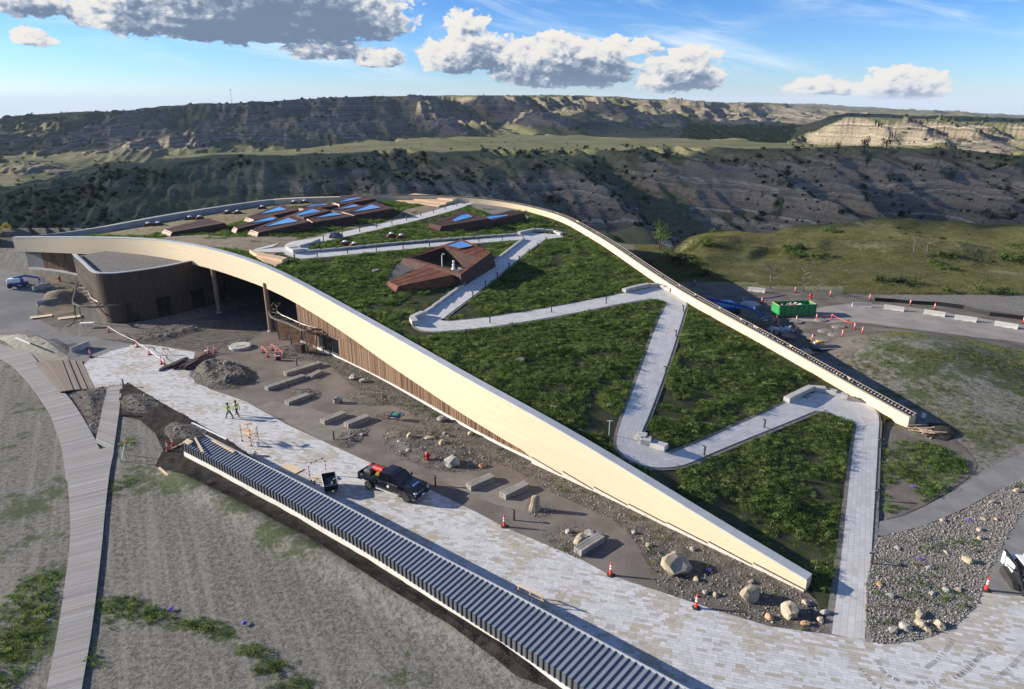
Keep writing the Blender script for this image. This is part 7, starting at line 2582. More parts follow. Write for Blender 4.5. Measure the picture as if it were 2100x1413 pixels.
# --- hydrants
hyd = None
for q, lb in (((877, 946), 'red hydrant in the stone bed above the black truck'), ((1662, 613), 'red hydrant behind the dumpster at the hill foot'), ((123, 577), 'red hydrant on the sand before the left end wall')):
    p = G(*q)
    if hyd is None:
        hyd = thing('fire_hydrant', lb, 'hydrant', p, 0, 'red fire hydrants')
        m_ = MB(); m_.lathe([(.24, 0), (.24, .06), (.17, .08), (.16, .75), (.20, .77), (.20, .82), (.15, .92), (.06, 1.02), (.06, 1.08)], n=12); m_.build('barrel', MT['red'], hyd)
        for a in (0, pi / 2, pi):
            m_ = MB(); m_.cyl((0, 0, .58), (.30 * cos(a), .30 * sin(a), .58), .085, n=8); m_.build('outlet', MT['red'], hyd)
    else:
        copy_thing(hyd, lb, p, .6)

# --- bollards on the court
for q, lb in (((685, 902), 'white lensed bollard at the plaza edge by the gravel bed'), ((893, 996), 'bollard light beside the front of the black truck'), ((1054, 1067), 'bollard light right of the first tall cone'), ((591, 797), 'bollard light between the two long benches'), ((609, 750), 'bollard light near the entrance steps'), ((249, 854), 'bollard light by the left tip of the plaza soil'), ((254, 794), 'bollard light at the boardwalk branch end')):
    bollard(G(*q), lb, 2.5, 'black bollard lights on the court')

# --- buckets
bk = None
for q, lb in (((529, 917), 'white bucket under the right of the scaffold'), ((524, 936), 'white bucket on the soil beside the metal roof'), ((423, 727), 'white bucket beside the two cones by the driveway'), ((1893, 858), 'white bucket past the parapet end'), ((1551, 697), 'white bucket in the roof grass against the parapet'), ((1671, 708), 'white bucket on the plywood in the rear yard')):
    p = (G if q != (1551, 697) else R)(*q); p.z += .08
    if bk is None:
        bk = thing('bucket', lb, 'bucket', p, 0, 'white buckets')
        m_ = MB(); m_.lathe([(.17, 0), (.20, .42), (.215, .42), (.215, .46), (.18, .46), (.16, .05)], n=12); m_.build('pail', MT['white'], bk)
        m_ = MB(); m_.tube([(.2 * cos(a), .03, .44 + .18 * sin(a)) for a in np.linspace(0, pi, 7)], .012, 4); m_.build('handle', MT['galv'], bk)
    else:
        copy_thing(bk, lb, p, random.random() * 3)

# --- jersey barriers
jb = None
prof = [(-.30, 0), (.30, 0), (.30, .08), (.14, .32), (.09, .82), (-.09, .82), (-.14, .32), (-.30, .08)]
for a, c, lb in (((1748, 629), (1785, 631), 'first concrete barrier from the dumpster on the rear road'), ((1813, 634), (1852, 639), 'second concrete barrier from the dumpster on the rear road'), ((1895, 644), (1936, 650), 'third concrete barrier from the dumpster on the rear road'), ((1958, 655), (2000, 661), 'fourth concrete barrier from the dumpster on the rear road'), ((2041, 668), (2084, 675), 'fifth concrete barrier from the dumpster, at the frame edge'),
                 ((143, 724), (186, 711), 'concrete barrier on the yard by the steps'), ((70, 598), (102, 588), 'concrete barrier left of the sand heap'), ((84, 626), (113, 621), 'low concrete barrier below the sand heap'), ((1538, 597), (1564, 600), 'low concrete barrier at the hill foot behind the lift')):
    P0, P1 = G(*a), G(*c)
    d = P1 - P0; L_ = 3.0
    if jb is None:
        jb = thing('concrete_barrier', lb, 'barrier', (P0 + P1) / 2, atan2(d.y, d.x), 'concrete barriers')
        m_ = MB(); m_.loft([[(-1.5, y, z) for y, z in prof], [(1.5, y, z) for y, z in prof]]); m_.build('barrier_body', MT['concrete'], jb)
        for s in (-.75, .75):
            m_ = MB(); m_.cbox((s, 0, .05), (.5, .64, .09)); m_.build('drain_slot', MT['joint'], jb)
    else:
        copy_thing(jb, lb, (P0 + P1) / 2, atan2(d.y, d.x))

# --- green dumpster with rubbish
def dumpster():
    P0, P1 = Z(1596, 652), Z(1671, 649)
    d = (P1 - P0); a = atan2(d.y, d.x); L_ = d.length; w = 2.4; h = 1.75
    n = Vector((-sin(a), cos(a), 0))
    T = thing('dumpster', 'open green roll off dumpster on the rear yard', 'dumpster', (P0 + P1) / 2 + n * w / 2, a)
    for s in (-1, 1):
        m_ = MB(); m_.hexa([(-L_ / 2, s * w / 2 - .04, .25), (L_ / 2, s * w / 2 - .04, .25), (L_ / 2, s * w / 2 + .04, .25), (-L_ / 2, s * w / 2 + .04, .25), (-L_ / 2 - .1, s * w / 2 - .04, .25 + h), (L_ / 2 + .05, s * w / 2 - .04, .25 + h), (L_ / 2 + .05, s * w / 2 + .04, .25 + h), (-L_ / 2 - .1, s * w / 2 + .04, .25 + h)])
        m_.build('side_wall', MT['green'], T)
        for k in range(7):
            x = -L_ / 2 + .06 + k * (L_ - .12) / 6
            MB().cbox((x, s * (w / 2 + .09), .25 + h / 2), (.12, .10, h - .06), 0, .015).build('rib', MT['green'], T)
        MB().cbox((-.02, s * w / 2, .27 + h), (L_ + .2, .16, .10), 0, .02).build('top_rail', MT['green'], T)
    for s in (-1, 1):
        MB().cbox((s * L_ / 2, 0, .25 + h / 2), (.08, w - .1, h), 0).build('end_wall', MT['green'], T)
        MB().cbox((s * (L_ / 2 + .02), 0, .27 + h), (.14, w - .18, .10), 0, .02).build('end_rail', MT['scaf'], T)
    MB().cbox((0, 0, .22), (L_, w - .1, .10)).build('floor', MT['red'], T)
    for s in (-1, 1):
        for x in (-L_ / 2 + .5, L_ / 2 - .5):
            m_ = MB(); m_.cyl((x, s * .8 - .1, .12), (x, s * .8 + .1, .12), .12, n=10); m_.build('roller', MT['rubber'], T)
    MB().cbox((.05, -w / 2 - .055, 1.5), (.42, .03, .28), 0).build('placard', MT['black'], T)
    R_ = stuff(rubbish((0, 0, 0), L_ * .9, w * .85, 140, 1.55), 'mixed demolition rubbish filling the green dumpster')
    R_.location = T.location; R_.rotation_euler[2] = a


def rubbish(c, lx, ly, n, z):
    B = MB()
    for _ in range(n):
        x = random.triangular(-lx / 2, lx / 2, lx * .15)
        B.cbox((x, random.uniform(-ly / 2, ly / 2), z + random.uniform(-.3, .25) - abs(x) * .06), (random.uniform(.1, .9), random.uniform(.08, .4), random.uniform(.04, .25)), random.uniform(0, 3), 0, random.uniform(-.5, .5), random.uniform(-.5, .5))
    B.val = []
    for i in range(len(B.v) // 8):
        B.val += [random.random()] * 8
    return B.build('rubbish', MT['rub'])


MT['rub'] = mat_random_tint('mixed rubbish', [(0, (.30, .22, .15)), (.25, (.55, .54, .52)), (.4, (.12, .11, .10)), (.6, (.42, .10, .05)), (.75, (.40, .30, .20)), (1, (.6, .6, .6))], .8, 5, .2)
dumpster()

# --- blue boom lift behind the parapet
def wheel(par, x, y, r, w, rim='white'):
    W_ = MB(); W_.lathe([(r * .62, -w / 2), (r * .96, -w / 2), (r, -w / 3), (r, w / 3), (r * .96, w / 2), (r * .62, w / 2)], n=18)
    W_.v = [(a + x, c + y, b_ + r) for a, b_, c in W_.v]; W_.f = [f[::-1] for f in W_.f]
    o = W_.build('wheel', MT['rubber'], par)
    R_ = MB(); R_.lathe([(.05, -w * .40), (r * .3, -w * .44), (r * .60, -w * .48), (r * .62, w * .48), (r * .3, w * .44), (.05, w * .40)], n=14)
    R_.v = [(a + x, c + y, b_ + r) for a, b_, c in R_.v]; R_.f = [f[::-1] for f in R_.f]
    R_.build('rim', MT[rim], o)
    return o


def boom_lift(label, base, rz, pts, basket, colour='blue', hood='lightblue'):
    T = thing('boom_lift', label, 'boom lift', base, rz)
    MB().cbox((0, 0, .75), (3.6, 1.7, .5), 0, .08).build('chassis', MT[colour], T)
    for x in (-1.3, 1.3):
        for y in (-1.0, 1.0):
            wheel(T, x, y, .5, .36)
    MB().cbox((-.5, 0, 1.5), (2.6, 2.0, .9), 0, .2).build('engine_hood', MT[hood], T)
    MB().cbox((.6, 0, 1.3), (1.0, 1.2, .9), 0, .1).build('turntable', MT[colour], T)
    for k, (a, c) in enumerate(zip(pts[:-1], pts[1:])):
        a, c = Vector(a), Vector(c); d = c - a
        m_ = MB(); m_.cbox(tuple((a + c) / 2), (d.length, .34 - .05 * k, .40 - .05 * k), atan2(d.y, d.x), .03, -math.asin(d.z / d.length)); m_.build('boom_section', MT[colour], T)
        m_ = MB(); m_.cyl(tuple(a), tuple(a + Vector((0, 0, .01)) + d * .02), .3, n=8); m_.build('pivot', MT[colour], T)
    b_ = Vector(basket)
    fr = MB()
    for z in (0.05, .55, 1.1):
        fr.tube([b_ + Vector((x, y, z)) for x, y in ((-.45, -.9), (.45, -.9), (.45, .9), (-.45, .9))], .035, 5, closed=True)
    for x, y in ((-.45, -.9), (.45, -.9), (.45, .9), (-.45, .9), (.45, 0), (-.45, 0)):
        fr.cyl(b_ + Vector((x, y, 0)), b_ + Vector((x, y, 1.1)), .035, n=5)
    k = fr.build('basket', MT[colour], T)
    MB().cbox(tuple(b_ + Vector((0, 0, .03))), (.9, 1.8, .05)).build('floor_plate', MT['galv'], k)
    MB().cbox(tuple(b_ + Vector((-.35, 0, .95))), (.2, .6, .3)).build('control_panel', MT['black'], T)
    return T


bp = Z(1492, 641)
q1 = Z(1450, 612, 3.0) - bp; q2 = Z(1545, 633, 2.3) - bp; q3 = Z(1560, 649, .8) - bp; q4 = Z(1569, 656, .1) - bp
boom_lift('blue boom lift with lowered arm and basket, partly behind the rear parapet', bp, 0, [tuple(q1), tuple(q1.lerp(q2, .55)), tuple(q2), tuple(q3)], tuple(q4))
bp = G(38, 588)
boom_lift('white and blue boom lift parked on the yard at far left', bp, .4, [(-.6, 0, 1.9), (1.6, .1, 2.3), (4.0, .2, 1.6)], (4.4, .2, .3), 'blue', 'white').scale = (.8, .8, .8)


# --- scaffold, trolley, tilt cart, sawhorse, wheelbarrow
def scaffold():
    c = [Z(497, 905, .1), Z(516, 915, .1), Z(531, 910, .1), Z(511, 900, .1)]
    loc = sum(c, Vector()) / 4
    T = thing('rolling_scaffold', 'small rolling scaffold with orange frames and plank platforms on the plaza', 'scaffold', loc)
    c = [p - loc for p in c]
    H_ = 2.0
    for i, j in ((0, 1), (3, 2)):
        fr = MB()
        for p in (c[i], c[j]):
            fr.cyl((p.x, p.y, .18), (p.x, p.y, H_), .035, n=6)
        for z in (.35, .75, 1.15, 1.55, 1.95):
            fr.cyl((c[i].x, c[i].y, z), (c[j].x, c[j].y, z), .024, n=5)
        fr.build('ladder_frame', MT['scaf'], T)
    for i, j in ((0, 3), (1, 2)):
        m_ = MB()
        m_.cyl((c[i].x, c[i].y, .5), (c[j].x, c[j].y, 1.2), .02, n=5); m_.cyl((c[i].x, c[i].y, 1.25), (c[j].x, c[j].y, 1.25), .03, n=5); m_.build('brace', MT['scaf'], T)
    for p in c:
        m_ = MB(); m_.lathe([(.04, .16), (.05, .18)], (p.x, p.y, 0), 6); m_.cyl((p.x, p.y - .04, .09), (p.x, p.y + .04, .09), .09, n=10); m_.build('caster', MT['rubber'], T)
    for z, f0, f1 in ((1.22, .1, .5), (1.22, .52, .9), (2.02, .15, .45)):
        q = [c[0].lerp(c[1], f0), c[3].lerp(c[2], f0), c[3].lerp(c[2], f1), c[0].lerp(c[1], f1)]
        m_ = MB(); m_.hexa([(v.x, v.y, z) for v in q] + [(v.x, v.y, z + .05) for v in q]); m_.f = m_.f; m_.build('platform_plank', MT['lumber'], T)


scaffold()


def trolley():
    A, B_ = Z(639, 990, .1), Z(672, 977, .1)
    d = B_ - A; a = atan2(d.y, d.x)
    T = thing('panel_trolley', 'flat trolley with red and white striped hoop on the plaza', 'trolley', (A + B_) / 2, a)
    w = d.length / 2
    MB().cbox((0, -.1, .38), (w * 2, .62, .06)).build('deck', MT['ply'], T)
    m_ = MB(); m_.tube([(-w, .25, .3), (-w, .25, 1.75), (-w + .12, .25, 1.87), (w - .12, .25, 1.87), (w, .25, 1.75), (w, .25, .3)], .05, 8); h = m_.build('hoop', MT['reflect'], T)
    s = MB()
    for z in (.6, 1.0, 1.45):
        for x in (-w, w):
            s.cyl((x, .25, z), (x, .25, z + .16), .056, n=8)
    for x in (-w * .8, -w * .2, w * .55):
        s.cyl((x, .25, 1.87), (x + .18, .25, 1.87), .056, n=8)
    s.build('red_stripe', MT['red'], h)
    for x in (-w * .9, w * .9):
        for y in (-.4, .22):
            m_ = MB(); m_.cyl((x, y, .12), (x, y, .36), .03, n=6); m_.cyl((x, y - .04, .1), (x, y + .04, .1), .1, n=10); m_.build('caster', MT['rubber'], T)


trolley()


def tilt_cart():
    T = thing('waste_cart', 'black wheeled waste cart beside the striped trolley', 'cart', Z(678, 1004, .1), -1.2)
    o = [(-.95, -.55, .3), (.75, -.55, .3), (.75, .55, .3), (-.95, .55, .3)]; t = [(-1.0, -.62, 1.15), (1.1, -.62, 1.05), (1.1, .62, 1.05), (-1.0, .62, 1.15)]
    i0 = [(x * .93, y * .9, z + .02) for x, y, z in t]; i1 = [(x * .9, y * .88, .45) for x, y, z in o]
    m_ = MB(); m_.loft([o, t, i0, i1], cap=True); m_.build('tub', MT['black'], T)
    m_ = MB(); m_.tube([tuple(Vector(v)) for v in t], .045, 5, closed=True); m_.build('rim', MT['galv'], T)
    for x in (-.7, .5):
        for y in (-.45, .45):
            m_ = MB(); m_.cyl((x, y - .05, .14), (x, y + .05, .14), .14, n=10); m_.cyl((x, y, .14), (x, y, .32), .04, n=6); m_.build('caster', MT['rubber'], T)
    r = MB()
    for _ in range(30):
        r.cbox((random.uniform(-.8, .8), random.uniform(-.45, .45), random.uniform(.5, .85)), (random.uniform(.2, .5), random.uniform(.1, .4), .1), random.uniform(0, 3), 0, random.uniform(-.6, .6))
    o = r.build('bagged_rubbish', MT['membrane']); o.location = T.location; o.rotation_euler[2] = -1.2
    tag(o, 'dark bagged rubbish lying in the wheeled waste cart', 'rubbish')


tilt_cart()
t = thing('sawhorse', 'wooden sawhorse standing on the plaza corner by the beams', 'sawhorse', Z(341, 727, .1), -.3)
MB().cbox((0, 0, .82), (1.1, .1, .14)).build('beam', MT['beambrown'], t)
for x in (-.4, .4):
    for y in (-.35, .35):
        m_ = MB(); m_.cyl((x * 1.1, y, 0), (x, y * .1, .8), .045, n=4); m_.build('leg', MT['lumber'], t)


def wheelbarrow():
    T = thing('wheelbarrow', 'blue wheelbarrow carrying a green sack on the court', 'wheelbarrow', G(813, 861), 2.9)
    o = [(-.45, -.25, .35), (.25, -.2, .3), (.25, .2, .3), (-.45, .25, .35)]; t = [(-.6, -.42, .68), (.6, -.38, .68), (.6, .38, .68), (-.6, .42, .68)]
    m_ = MB(); m_.loft([o, t, [(x * .94, y * .92, z) for x, y, z in t], [(x * .9, y * .85, z + .04) for x, y, z in o]]); m_.build('tray', MT['blue'], T)
    wheel(T, .72, 0, .22, .1, 'galv')
    for s in (-1, 1):
        m_ = MB(); m_.tube([(.72, s * .1, .22), (.1, s * .22, .32), (-1.1, s * .3, .6)], .03, 6); m_.build('handle', MT['lumber'], T)
        m_ = MB(); m_.tube([(-.2, s * .22, .36), (-.3, s * .26, 0)], .022, 5); m_.build('leg', MT['steel_dark'], T)
    o = MB().cbox((0, 0, .62), (.7, .5, .35), 0, .12).build('sack', MT['green']); o.location = T.location; o.rotation_euler[2] = 2.9
    tag(o, 'green sack lying in the blue wheelbarrow', 'sack')


wheelbarrow()
t = thing('generator', 'small black machine beside the nearest cone of the taped square', 'generator', G(572, 739))
MB().cbox((0, 0, .35), (.7, .5, .5), .3, .05).build('housing', MT['black'], t)
m_ = MB(); m_.tube([(-.3, -.2, .1), (-.3, -.2, .7), (.3, -.2, .7), (.3, -.2, .1)], .03, 5); m_.build('frame_tube', MT['galv'], t)
MB().cbox((0, 0, .63), (.5, .3, .08), .3).build('tank', MT['reflect'], t)
t = thing('crate', 'dark brown timber crate standing before the entrance screens', 'crate', G(617, 725), -.4)
for z in (.1, .45, .8, 1.15):
    MB().cbox((0, 0, z + .12), (1.1, .9, .3), 0, .01).build('plank_course', MT['wing'], t)
t = thing('folding_table', 'small white table standing below the curved wing', 'table', G(180, 671), .1)
MB().cbox((0, 0, .72), (2.0, .75, .05)).build('tabletop', MT['white'], t)
for x in (-.8, .8):
    for y in (-.3, .3):
        m_ = MB(); m_.cyl((x, y, 0), (x * .9, y, .7), .025, n=5); m_.build('leg', MT['galv'], t)
t = thing('guard_rail', 'low timber guard rail beside the metal roof edge', 'rail', Z(1087, 1234, .08), -.55)
for x in (-.95, 0, .95):
    MB().cbox((x, 0, .5), (.07, .07, 1.0)).build('post', MT['lumber'], t)
for z in (.55, 1.0):
    MB().cbox((0, -.05, z), (2.2, .04, .09)).build('rail', MT['lumber'], t)
t = thing('sprinkler_tripod', 'pale tripod stand on the mulched ground right of the boardwalk', 'tripod', G(262, 938))
for a in (.3, 2.4, 4.5):
    m_ = MB(); m_.cyl((cos(a) * .9, sin(a) * .9, 0), (0, 0, 1.5), .03, n=5); m_.build('leg', MT['galv'], t)
m_ = MB(); m_.cyl((0, 0, 1.45), (0, 0, 1.8), .05, n=6); m_.cyl((-.15, 0, 1.75), (.2, 0, 1.85), .03, n=5); m_.build('sprinkler_head', MT['yellow'], t)
t = thing('marker_stake', 'thin pale stake beside the tripod', 'stake', G(248, 947)); MB().cbox((0, 0, .7), (.06, .06, 1.4)).build('stake', MT['galv'], t)
for q, lb in (((351, 1252), 'purple rag lying on weeds, left of the other purple rag'), ((501, 1281), 'purple rag lying on bare mulch, right of the other one'), ((1453, 1171), 'purple square sheet in the mulch bed right of the largest boulder'), ((1872, 1001), 'purple rag on the bank meadow'), ((1987, 1070), 'purple rag high in the cobble bed'), ((1886, 1150), 'purple rag in the middle of the cobble bed')):
    p = G(*q); p.z += .14
    t = thing('purple_rag', lb, 'rag', p, random.random() * 3, 'purple cloth scraps'); t.scale = (.65, .65, .5)
    m_ = MB(); m_.add([(-.35, -.25, .0), (0, -.3, .12), (.35, -.2, .02), (.3, .2, .1), (0, .28, .05), (-.3, .22, .14), (0, 0, .2)], [(0, 1, 6), (1, 2, 6), (2, 3, 6), (3, 4, 6), (4, 5, 6), (5, 0, 6)]); m_.build('cloth', MT['purple'], t)
for q, lb in (((1715, 738), 'small pink marker flag in the parapet shade'), ((1899, 740), 'small pink marker flag on top of the mound'), ((2067, 747), 'small pink marker flag right of the mound')):
    t = thing('marker_flag', lb, 'flag', G(*q), 0, 'pink marker flags')
    m_ = MB(); m_.cyl((0, 0, 0), (0, 0, .6), .015, n=4); m_.build('wire', MT['galv'], t)
    MB().cbox((.14, 0, .5), (.28, .02, .2)).build('flag_cloth', MT['tape'], t)

# --- rear yard clutter
mh = None
for q, lb in (((1683, 658), 'right of the dumpster'), ((1632, 662), 'under the cone before the dumpster'), ((1623, 679), 'by the scrap heap'), ((1655, 690), 'left of the middle cone'), ((1691, 681), 'widest one near the tape'), ((1719, 672), 'farthest right near the tape'), ((1712, 688), 'lower right near the mound'), ((1668, 697), 'behind the middle cone'), ((1687, 700), 'near the yellow straps')):
    p = G(*q); p.z += .04
    if mh is None:
        mh = thing('manhole_cover', 'round concrete manhole cover ' + lb, 'manhole', p, 0, 'round concrete covers in the rear yard')
        m_ = MB(); m_.lathe([(.95, 0), (.95, .18), (.9, .22)], n=20); m_.build('ring', MT['edging'], mh)
        m_ = MB(); m_.lathe([(.6, .22), (.6, .25), (.55, .26)], n=16); m_.build('lid', MT['edging'], mh)
    else:
        copy_thing(mh, 'round concrete manhole cover ' + lb, p)
t = thing('timber_crate', 'open timber crate frame behind the parapet', 'crate', G(1567, 674), .3)
for x in (-1.4, 1.4):
    for y in (-.9, .9):
        MB().cbox((x, y, .6), (.12, .12, 1.3)).build('post', MT['beambrown'], t)
for y in (-.9, .9):
    for z in (.3, .8, 1.2):
        MB().cbox((0, y * 1.06, z), (3.0, .05, .2)).build('slat', MT['beambrown'], t)
sc = MB()
for _ in range(40):
    sc.cbox((random.gauss(0, .9), random.gauss(0, .6), random.uniform(.1, 1.0)), (random.uniform(.2, 1.2), random.uniform(.1, .4), random.uniform(.05, .4)), random.uniform(0, 3), 0, random.uniform(-.6, .6))
o = sc.build('scrap_heap', MT['galv']); o.location = G(1604, 687); stuff(o, 'heap of grey metal scrap beside the round covers')
t = thing('duct_pipe', 'shiny silver duct pipe leaning on the scrap heap', 'pipe', G(1592, 680)); m_ = MB(); m_.cyl((-1, 0, .5), (1.2, -.4, .4), .28, n=12); m_.build('pipe', MT['white'], t)
t = thing('cable_reel', 'flat wooden cable reel lying in the rear yard', 'reel', G(1616, 697)); m_ = MB(); m_.lathe([(1.0, 0), (1.0, .1), (.5, .12), (.5, .55), (1.0, .57), (1.0, .68), (.2, .68)], n=18); m_.build('reel', MT['beambrown'], t)
t = thing('pallet', 'wooden pallet lying flat between parapet and mound', 'pallet', G(1662, 722), .25)
for k in range(7):
    MB().cbox((-1.5 + k * .5, 0, .16), (.3, 1.7, .04)).build('slat', MT['lumber'], t)
for y in (-.7, 0, .7):
    MB().cbox((0, y, .07), (3.4, .12, .12)).build('runner', MT['lumber'], t)
t = thing('duct_tray', 'long black tray with a white strip by the mound', 'tray', G(1694, 716), .1)
m_ = MB(); m_.prism([(-2.1, -.6), (2.1, -.5), (1.7, .5), (-2.0, .6)], 0, .4); m_.build('tray', MT['black'], t)
MB().cbox((.1, -.62, .28), (2.6, .05, .1), .02).build('strip', MT['white'], t)
slab('plywood_sheet', 'plywood sheet with yellow straps in the rear yard', 'plywood', [(1648, 707), (1660, 700), (1690, 703), (1676, 712)], .08, .05, 'ply')
for k, (x, y) in enumerate(((1668, 706), (1681, 703))):
    t = thing('yellow_strap', 'coiled yellow strap on the plywood sheet, %s one' % ('left' if k == 0 else 'right'), 'strap', G(x, y) + Vector((0, 0, .15)))
    m_ = MB(); m_.tube([(.5 * cos(a) * (1 - a * .02), .35 * sin(a), .05 + .012 * a) for a in np.linspace(0, 11, 30)], .06, 5); m_.build('strap', MT['yellow'], t)
sticks = thing('stick_pile', 'pile of pale broken sticks and laths past the parapet end', 'stick pile', G(1893, 888))
for k in range(16):
    a = random.gauss(.15, .5)
    m_ = MB(); L_ = random.uniform(1.2, 3.0); x, y = random.gauss(0, .5), random.gauss(0, .45)
    m_.cbox((x, y, .08 + .03 * k), (L_, .09, .04), a); m_.build('stick', MT['lumber'], sticks)
o = sheet('spoil_heap', [tuple(G(*q)[:2]) for q in ((1905, 868), (1945, 872), (1965, 890), (1940, 905), (1900, 898))], lambda X, Y: near_h(X, Y) + .5 * np.exp(-(((np.asarray(X) - G(1935, 886).x) / 1.3)**2 + ((np.asarray(Y) - G(1935, 886).y) / 1.3)**2)), .05, MT['soil'], .4, .4)
sf = [G(*q) for q in ((1793, 618), (1830, 620), (1868, 624), (1921, 627), (1975, 634), (2028, 648), (2100, 656), (2180, 668))]
t = thing('silt_fence', 'low black silt fence at the foot of the near hill', 'silt fence', sf[0])
m_ = MB(); m_.loft([[tuple(p - sf[0] + Vector((0, .04, 0))), tuple(p - sf[0] + Vector((0, .0, 0))), tuple(p - sf[0] + Vector((0, -.1 + random.uniform(-.1, .1), .65 + random.uniform(-.12, .1)))), tuple(p - sf[0] + Vector((0, 0, .66)))] for p in sf]); m_.build('fabric', MT['black'], t)
for p in sf:
    q = p - sf[0]; m_ = MB(); m_.cbox((q.x, q.y + .1, .4), (.06, .06, 1.0)); m_.build('stake', MT['deadwood'], t)
t = thing('excavator', 'yellow excavator arm and cab far away at the left end of the yard', 'excavator', G(-22, 503), .5)
MB().cbox((0, 0, .5), (3.6, .7, .9), 0, .3).build('track', MT['rubber'], t); MB().cbox((0, 1.9, .5), (3.6, .7, .9), 0, .3).build('track', MT['rubber'], t)
MB().cbox((-.4, .95, 1.7), (3.0, 2.2, 1.3), 0, .2).build('house', MT['yellow'], t); MB().cbox((.9, .3, 2.3), (1.3, 1.0, 1.6), 0, .1).build('cab', MT['glass'], t)
for a, c in (((1.2, 1.2, 1.8), (3.8, 1.2, 4.4)), ((3.8, 1.2, 4.4), (5.2, 1.2, 1.8))):
    a, c = Vector(a), Vector(c); d = c - a
    m_ = MB(); m_.cbox(tuple((a + c) / 2), (d.length, .45, .55), 0, .05, -math.asin(d.z / d.length)); m_.build('arm', MT['yellow'], t)
m_ = MB(); m_.loft([[(4.8, .7, 1.9), (5.5, .7, 1.9), (5.5, 1.7, 1.9), (4.8, 1.7, 1.9)], [(4.6, .7, 1.1), (5.2, .7, .9), (5.2, 1.7, .9), (4.6, 1.7, 1.1)]]); m_.build('bucket', MT['steel_dark'], t)
# sand heap by the wing
hp = G(118, 612)
o = sheet('sand_heap', [tuple(G(*q)[:2]) for q in ((78, 635), (100, 605), (150, 592), (152, 640), (100, 650))], lambda X, Y: near_h(X, Y) + 1.1 * np.exp(-(((np.asarray(X) - hp.x) / 2.6)**2 + ((np.asarray(Y) - hp.y) / 2.8)**2)), .06, MT['drystraw'], .7, .7)
o = gsheet('sand_patch', [(80, 575), (110, 562), (155, 580), (152, 600), (105, 600)], 'drystraw', .05, 1)
o = gsheet('dirt_patch', [(70, 640), (95, 625), (150, 630), (152, 672), (95, 668)], 'dirt', .055, 1)


# --- trees
def tree(px, h, w, label, m='bush', nm='tree', group='trees along the canyon rim', n=260):
    p = Lnd(*px)
    T = thing(nm, label, 'tree', p, random.random() * 6, group)
    b = leafball(n, random.randrange(9999), .16, 1.0)
    b2 = MB(); b2.v = [(x * w, y * w, h * .18 + z * h * .75) for x, y, z in b.v]; b2.f = b.f[:n]
    b2.build('crown', MT[m], T)
    t = MB(); t.cyl((0, 0, -.5), (0, 0, h * .55), h * .035, h * .015, 6)
    for k in range(4):
        a = random.uniform(0, 6); t.cyl((0, 0, h * (.2 + .08 * k)), (cos(a) * w * .4, sin(a) * w * .4, h * .6), h * .015, h * .006, 5)
    t.build('trunk', MT['bark'], T)
    return T


for px, h, w, lb, m in (((1717, 313), 7, 3.2, 'dark juniper on the canyon rim, first from the left of three', 'bush'), ((1771, 315), 11, 4.2, 'tallest dark juniper on the canyon rim, middle of three', 'bush'), ((1816, 310), 9, 6.5, 'wide dark juniper on the canyon rim, right of three', 'bush'), ((1632, 291), 8, 3, 'lone dark tree at the plateau edge, farther than the rim trees', 'bush'), ((2057, 337), 7, 4, 'dark juniper on the rim near the right frame edge', 'bush'),
                        ((1777, 343), 8, 3.6, 'dark juniper on the canyon slope below the rim trees', 'bush'), ((1822, 375), 6, 3, 'dark juniper low on the canyon slope at right', 'bush')):
    tree(px, h, w, lb, m)
tree((1352, 512), 6.5, 3.2, 'fresh green tree in the ravine behind the parapet', 'brightbush', 'tree', 'green trees in the ravine')
tree((1368, 540), 3.5, 2.6, 'small fresh green tree lower in the ravine by the parapet', 'brightbush', 'tree', 'green trees in the ravine')


def dead_tree(px, h, label):
    p = Lnd(*px, 60, 400)
    T = thing('dead_tree', label, 'dead tree', p, 0, 'bare dead trees at the hill')
    tr = MB(); tr.tube([(0, 0, -.3), (.1, 0, h * .3), (-.1, .1, h * .6), (.1, 0, h)], [h * .04, h * .03, h * .02, h * .006], 6); tr.build('trunk', MT['deadwood'], T)

    def grow(b, s, d, L_, r, k):
        e = s + d * L_
        b.cyl(s, e, r, r * .5, 4, False)
        if k:
            for _ in range(3):
                nd = (d + Vector((random.gauss(0, .5), random.gauss(0, .5), random.gauss(.15, .35)))).normalized()
                grow(b, s.lerp(e, random.uniform(.4, 1)), nd, L_ * .62, r * .5, k - 1)
    for k in range(7):
        b = MB(); a = random.uniform(0, 6.28)
        grow(b, Vector((0, 0, h * (.28 + .09 * k))), Vector((cos(a), sin(a), .55)).normalized(), h * .34, h * .014, 2)
        b.build('branch', MT['deadwood'], T)
    return T


dead_tree((1578, 592), 4.8, 'broadest bare grey tree behind the blue lift')
dead_tree((1646, 598), 4.4, 'tall bare grey tree behind the dumpster')
dead_tree((1871, 528), 4.5, 'bare snag on the hill slope, left one of two')
dead_tree((1898, 528), 4.6, 'bare snag on the hill slope, right one of two')
dead_tree((1675, 604), 2.8, 'low bare shrub tree right of the hydrant at the hill foot')
p = Lnd(476, 216, 900, 4000)
t = thing('radio_mast', 'thin radio mast on the skyline of the far mesa', 'mast', p)
m_ = MB(); m_.cyl((0, 0, -3), (0, 0, 32), .5, .25, 5); m_.build('pole', MT['galv'], t)
m_ = MB(); m_.cyl((0, 0, 29), (0, 0, 31), 1.2, 1.2, 6); m_.build('antenna_drum', MT['galv'], t)
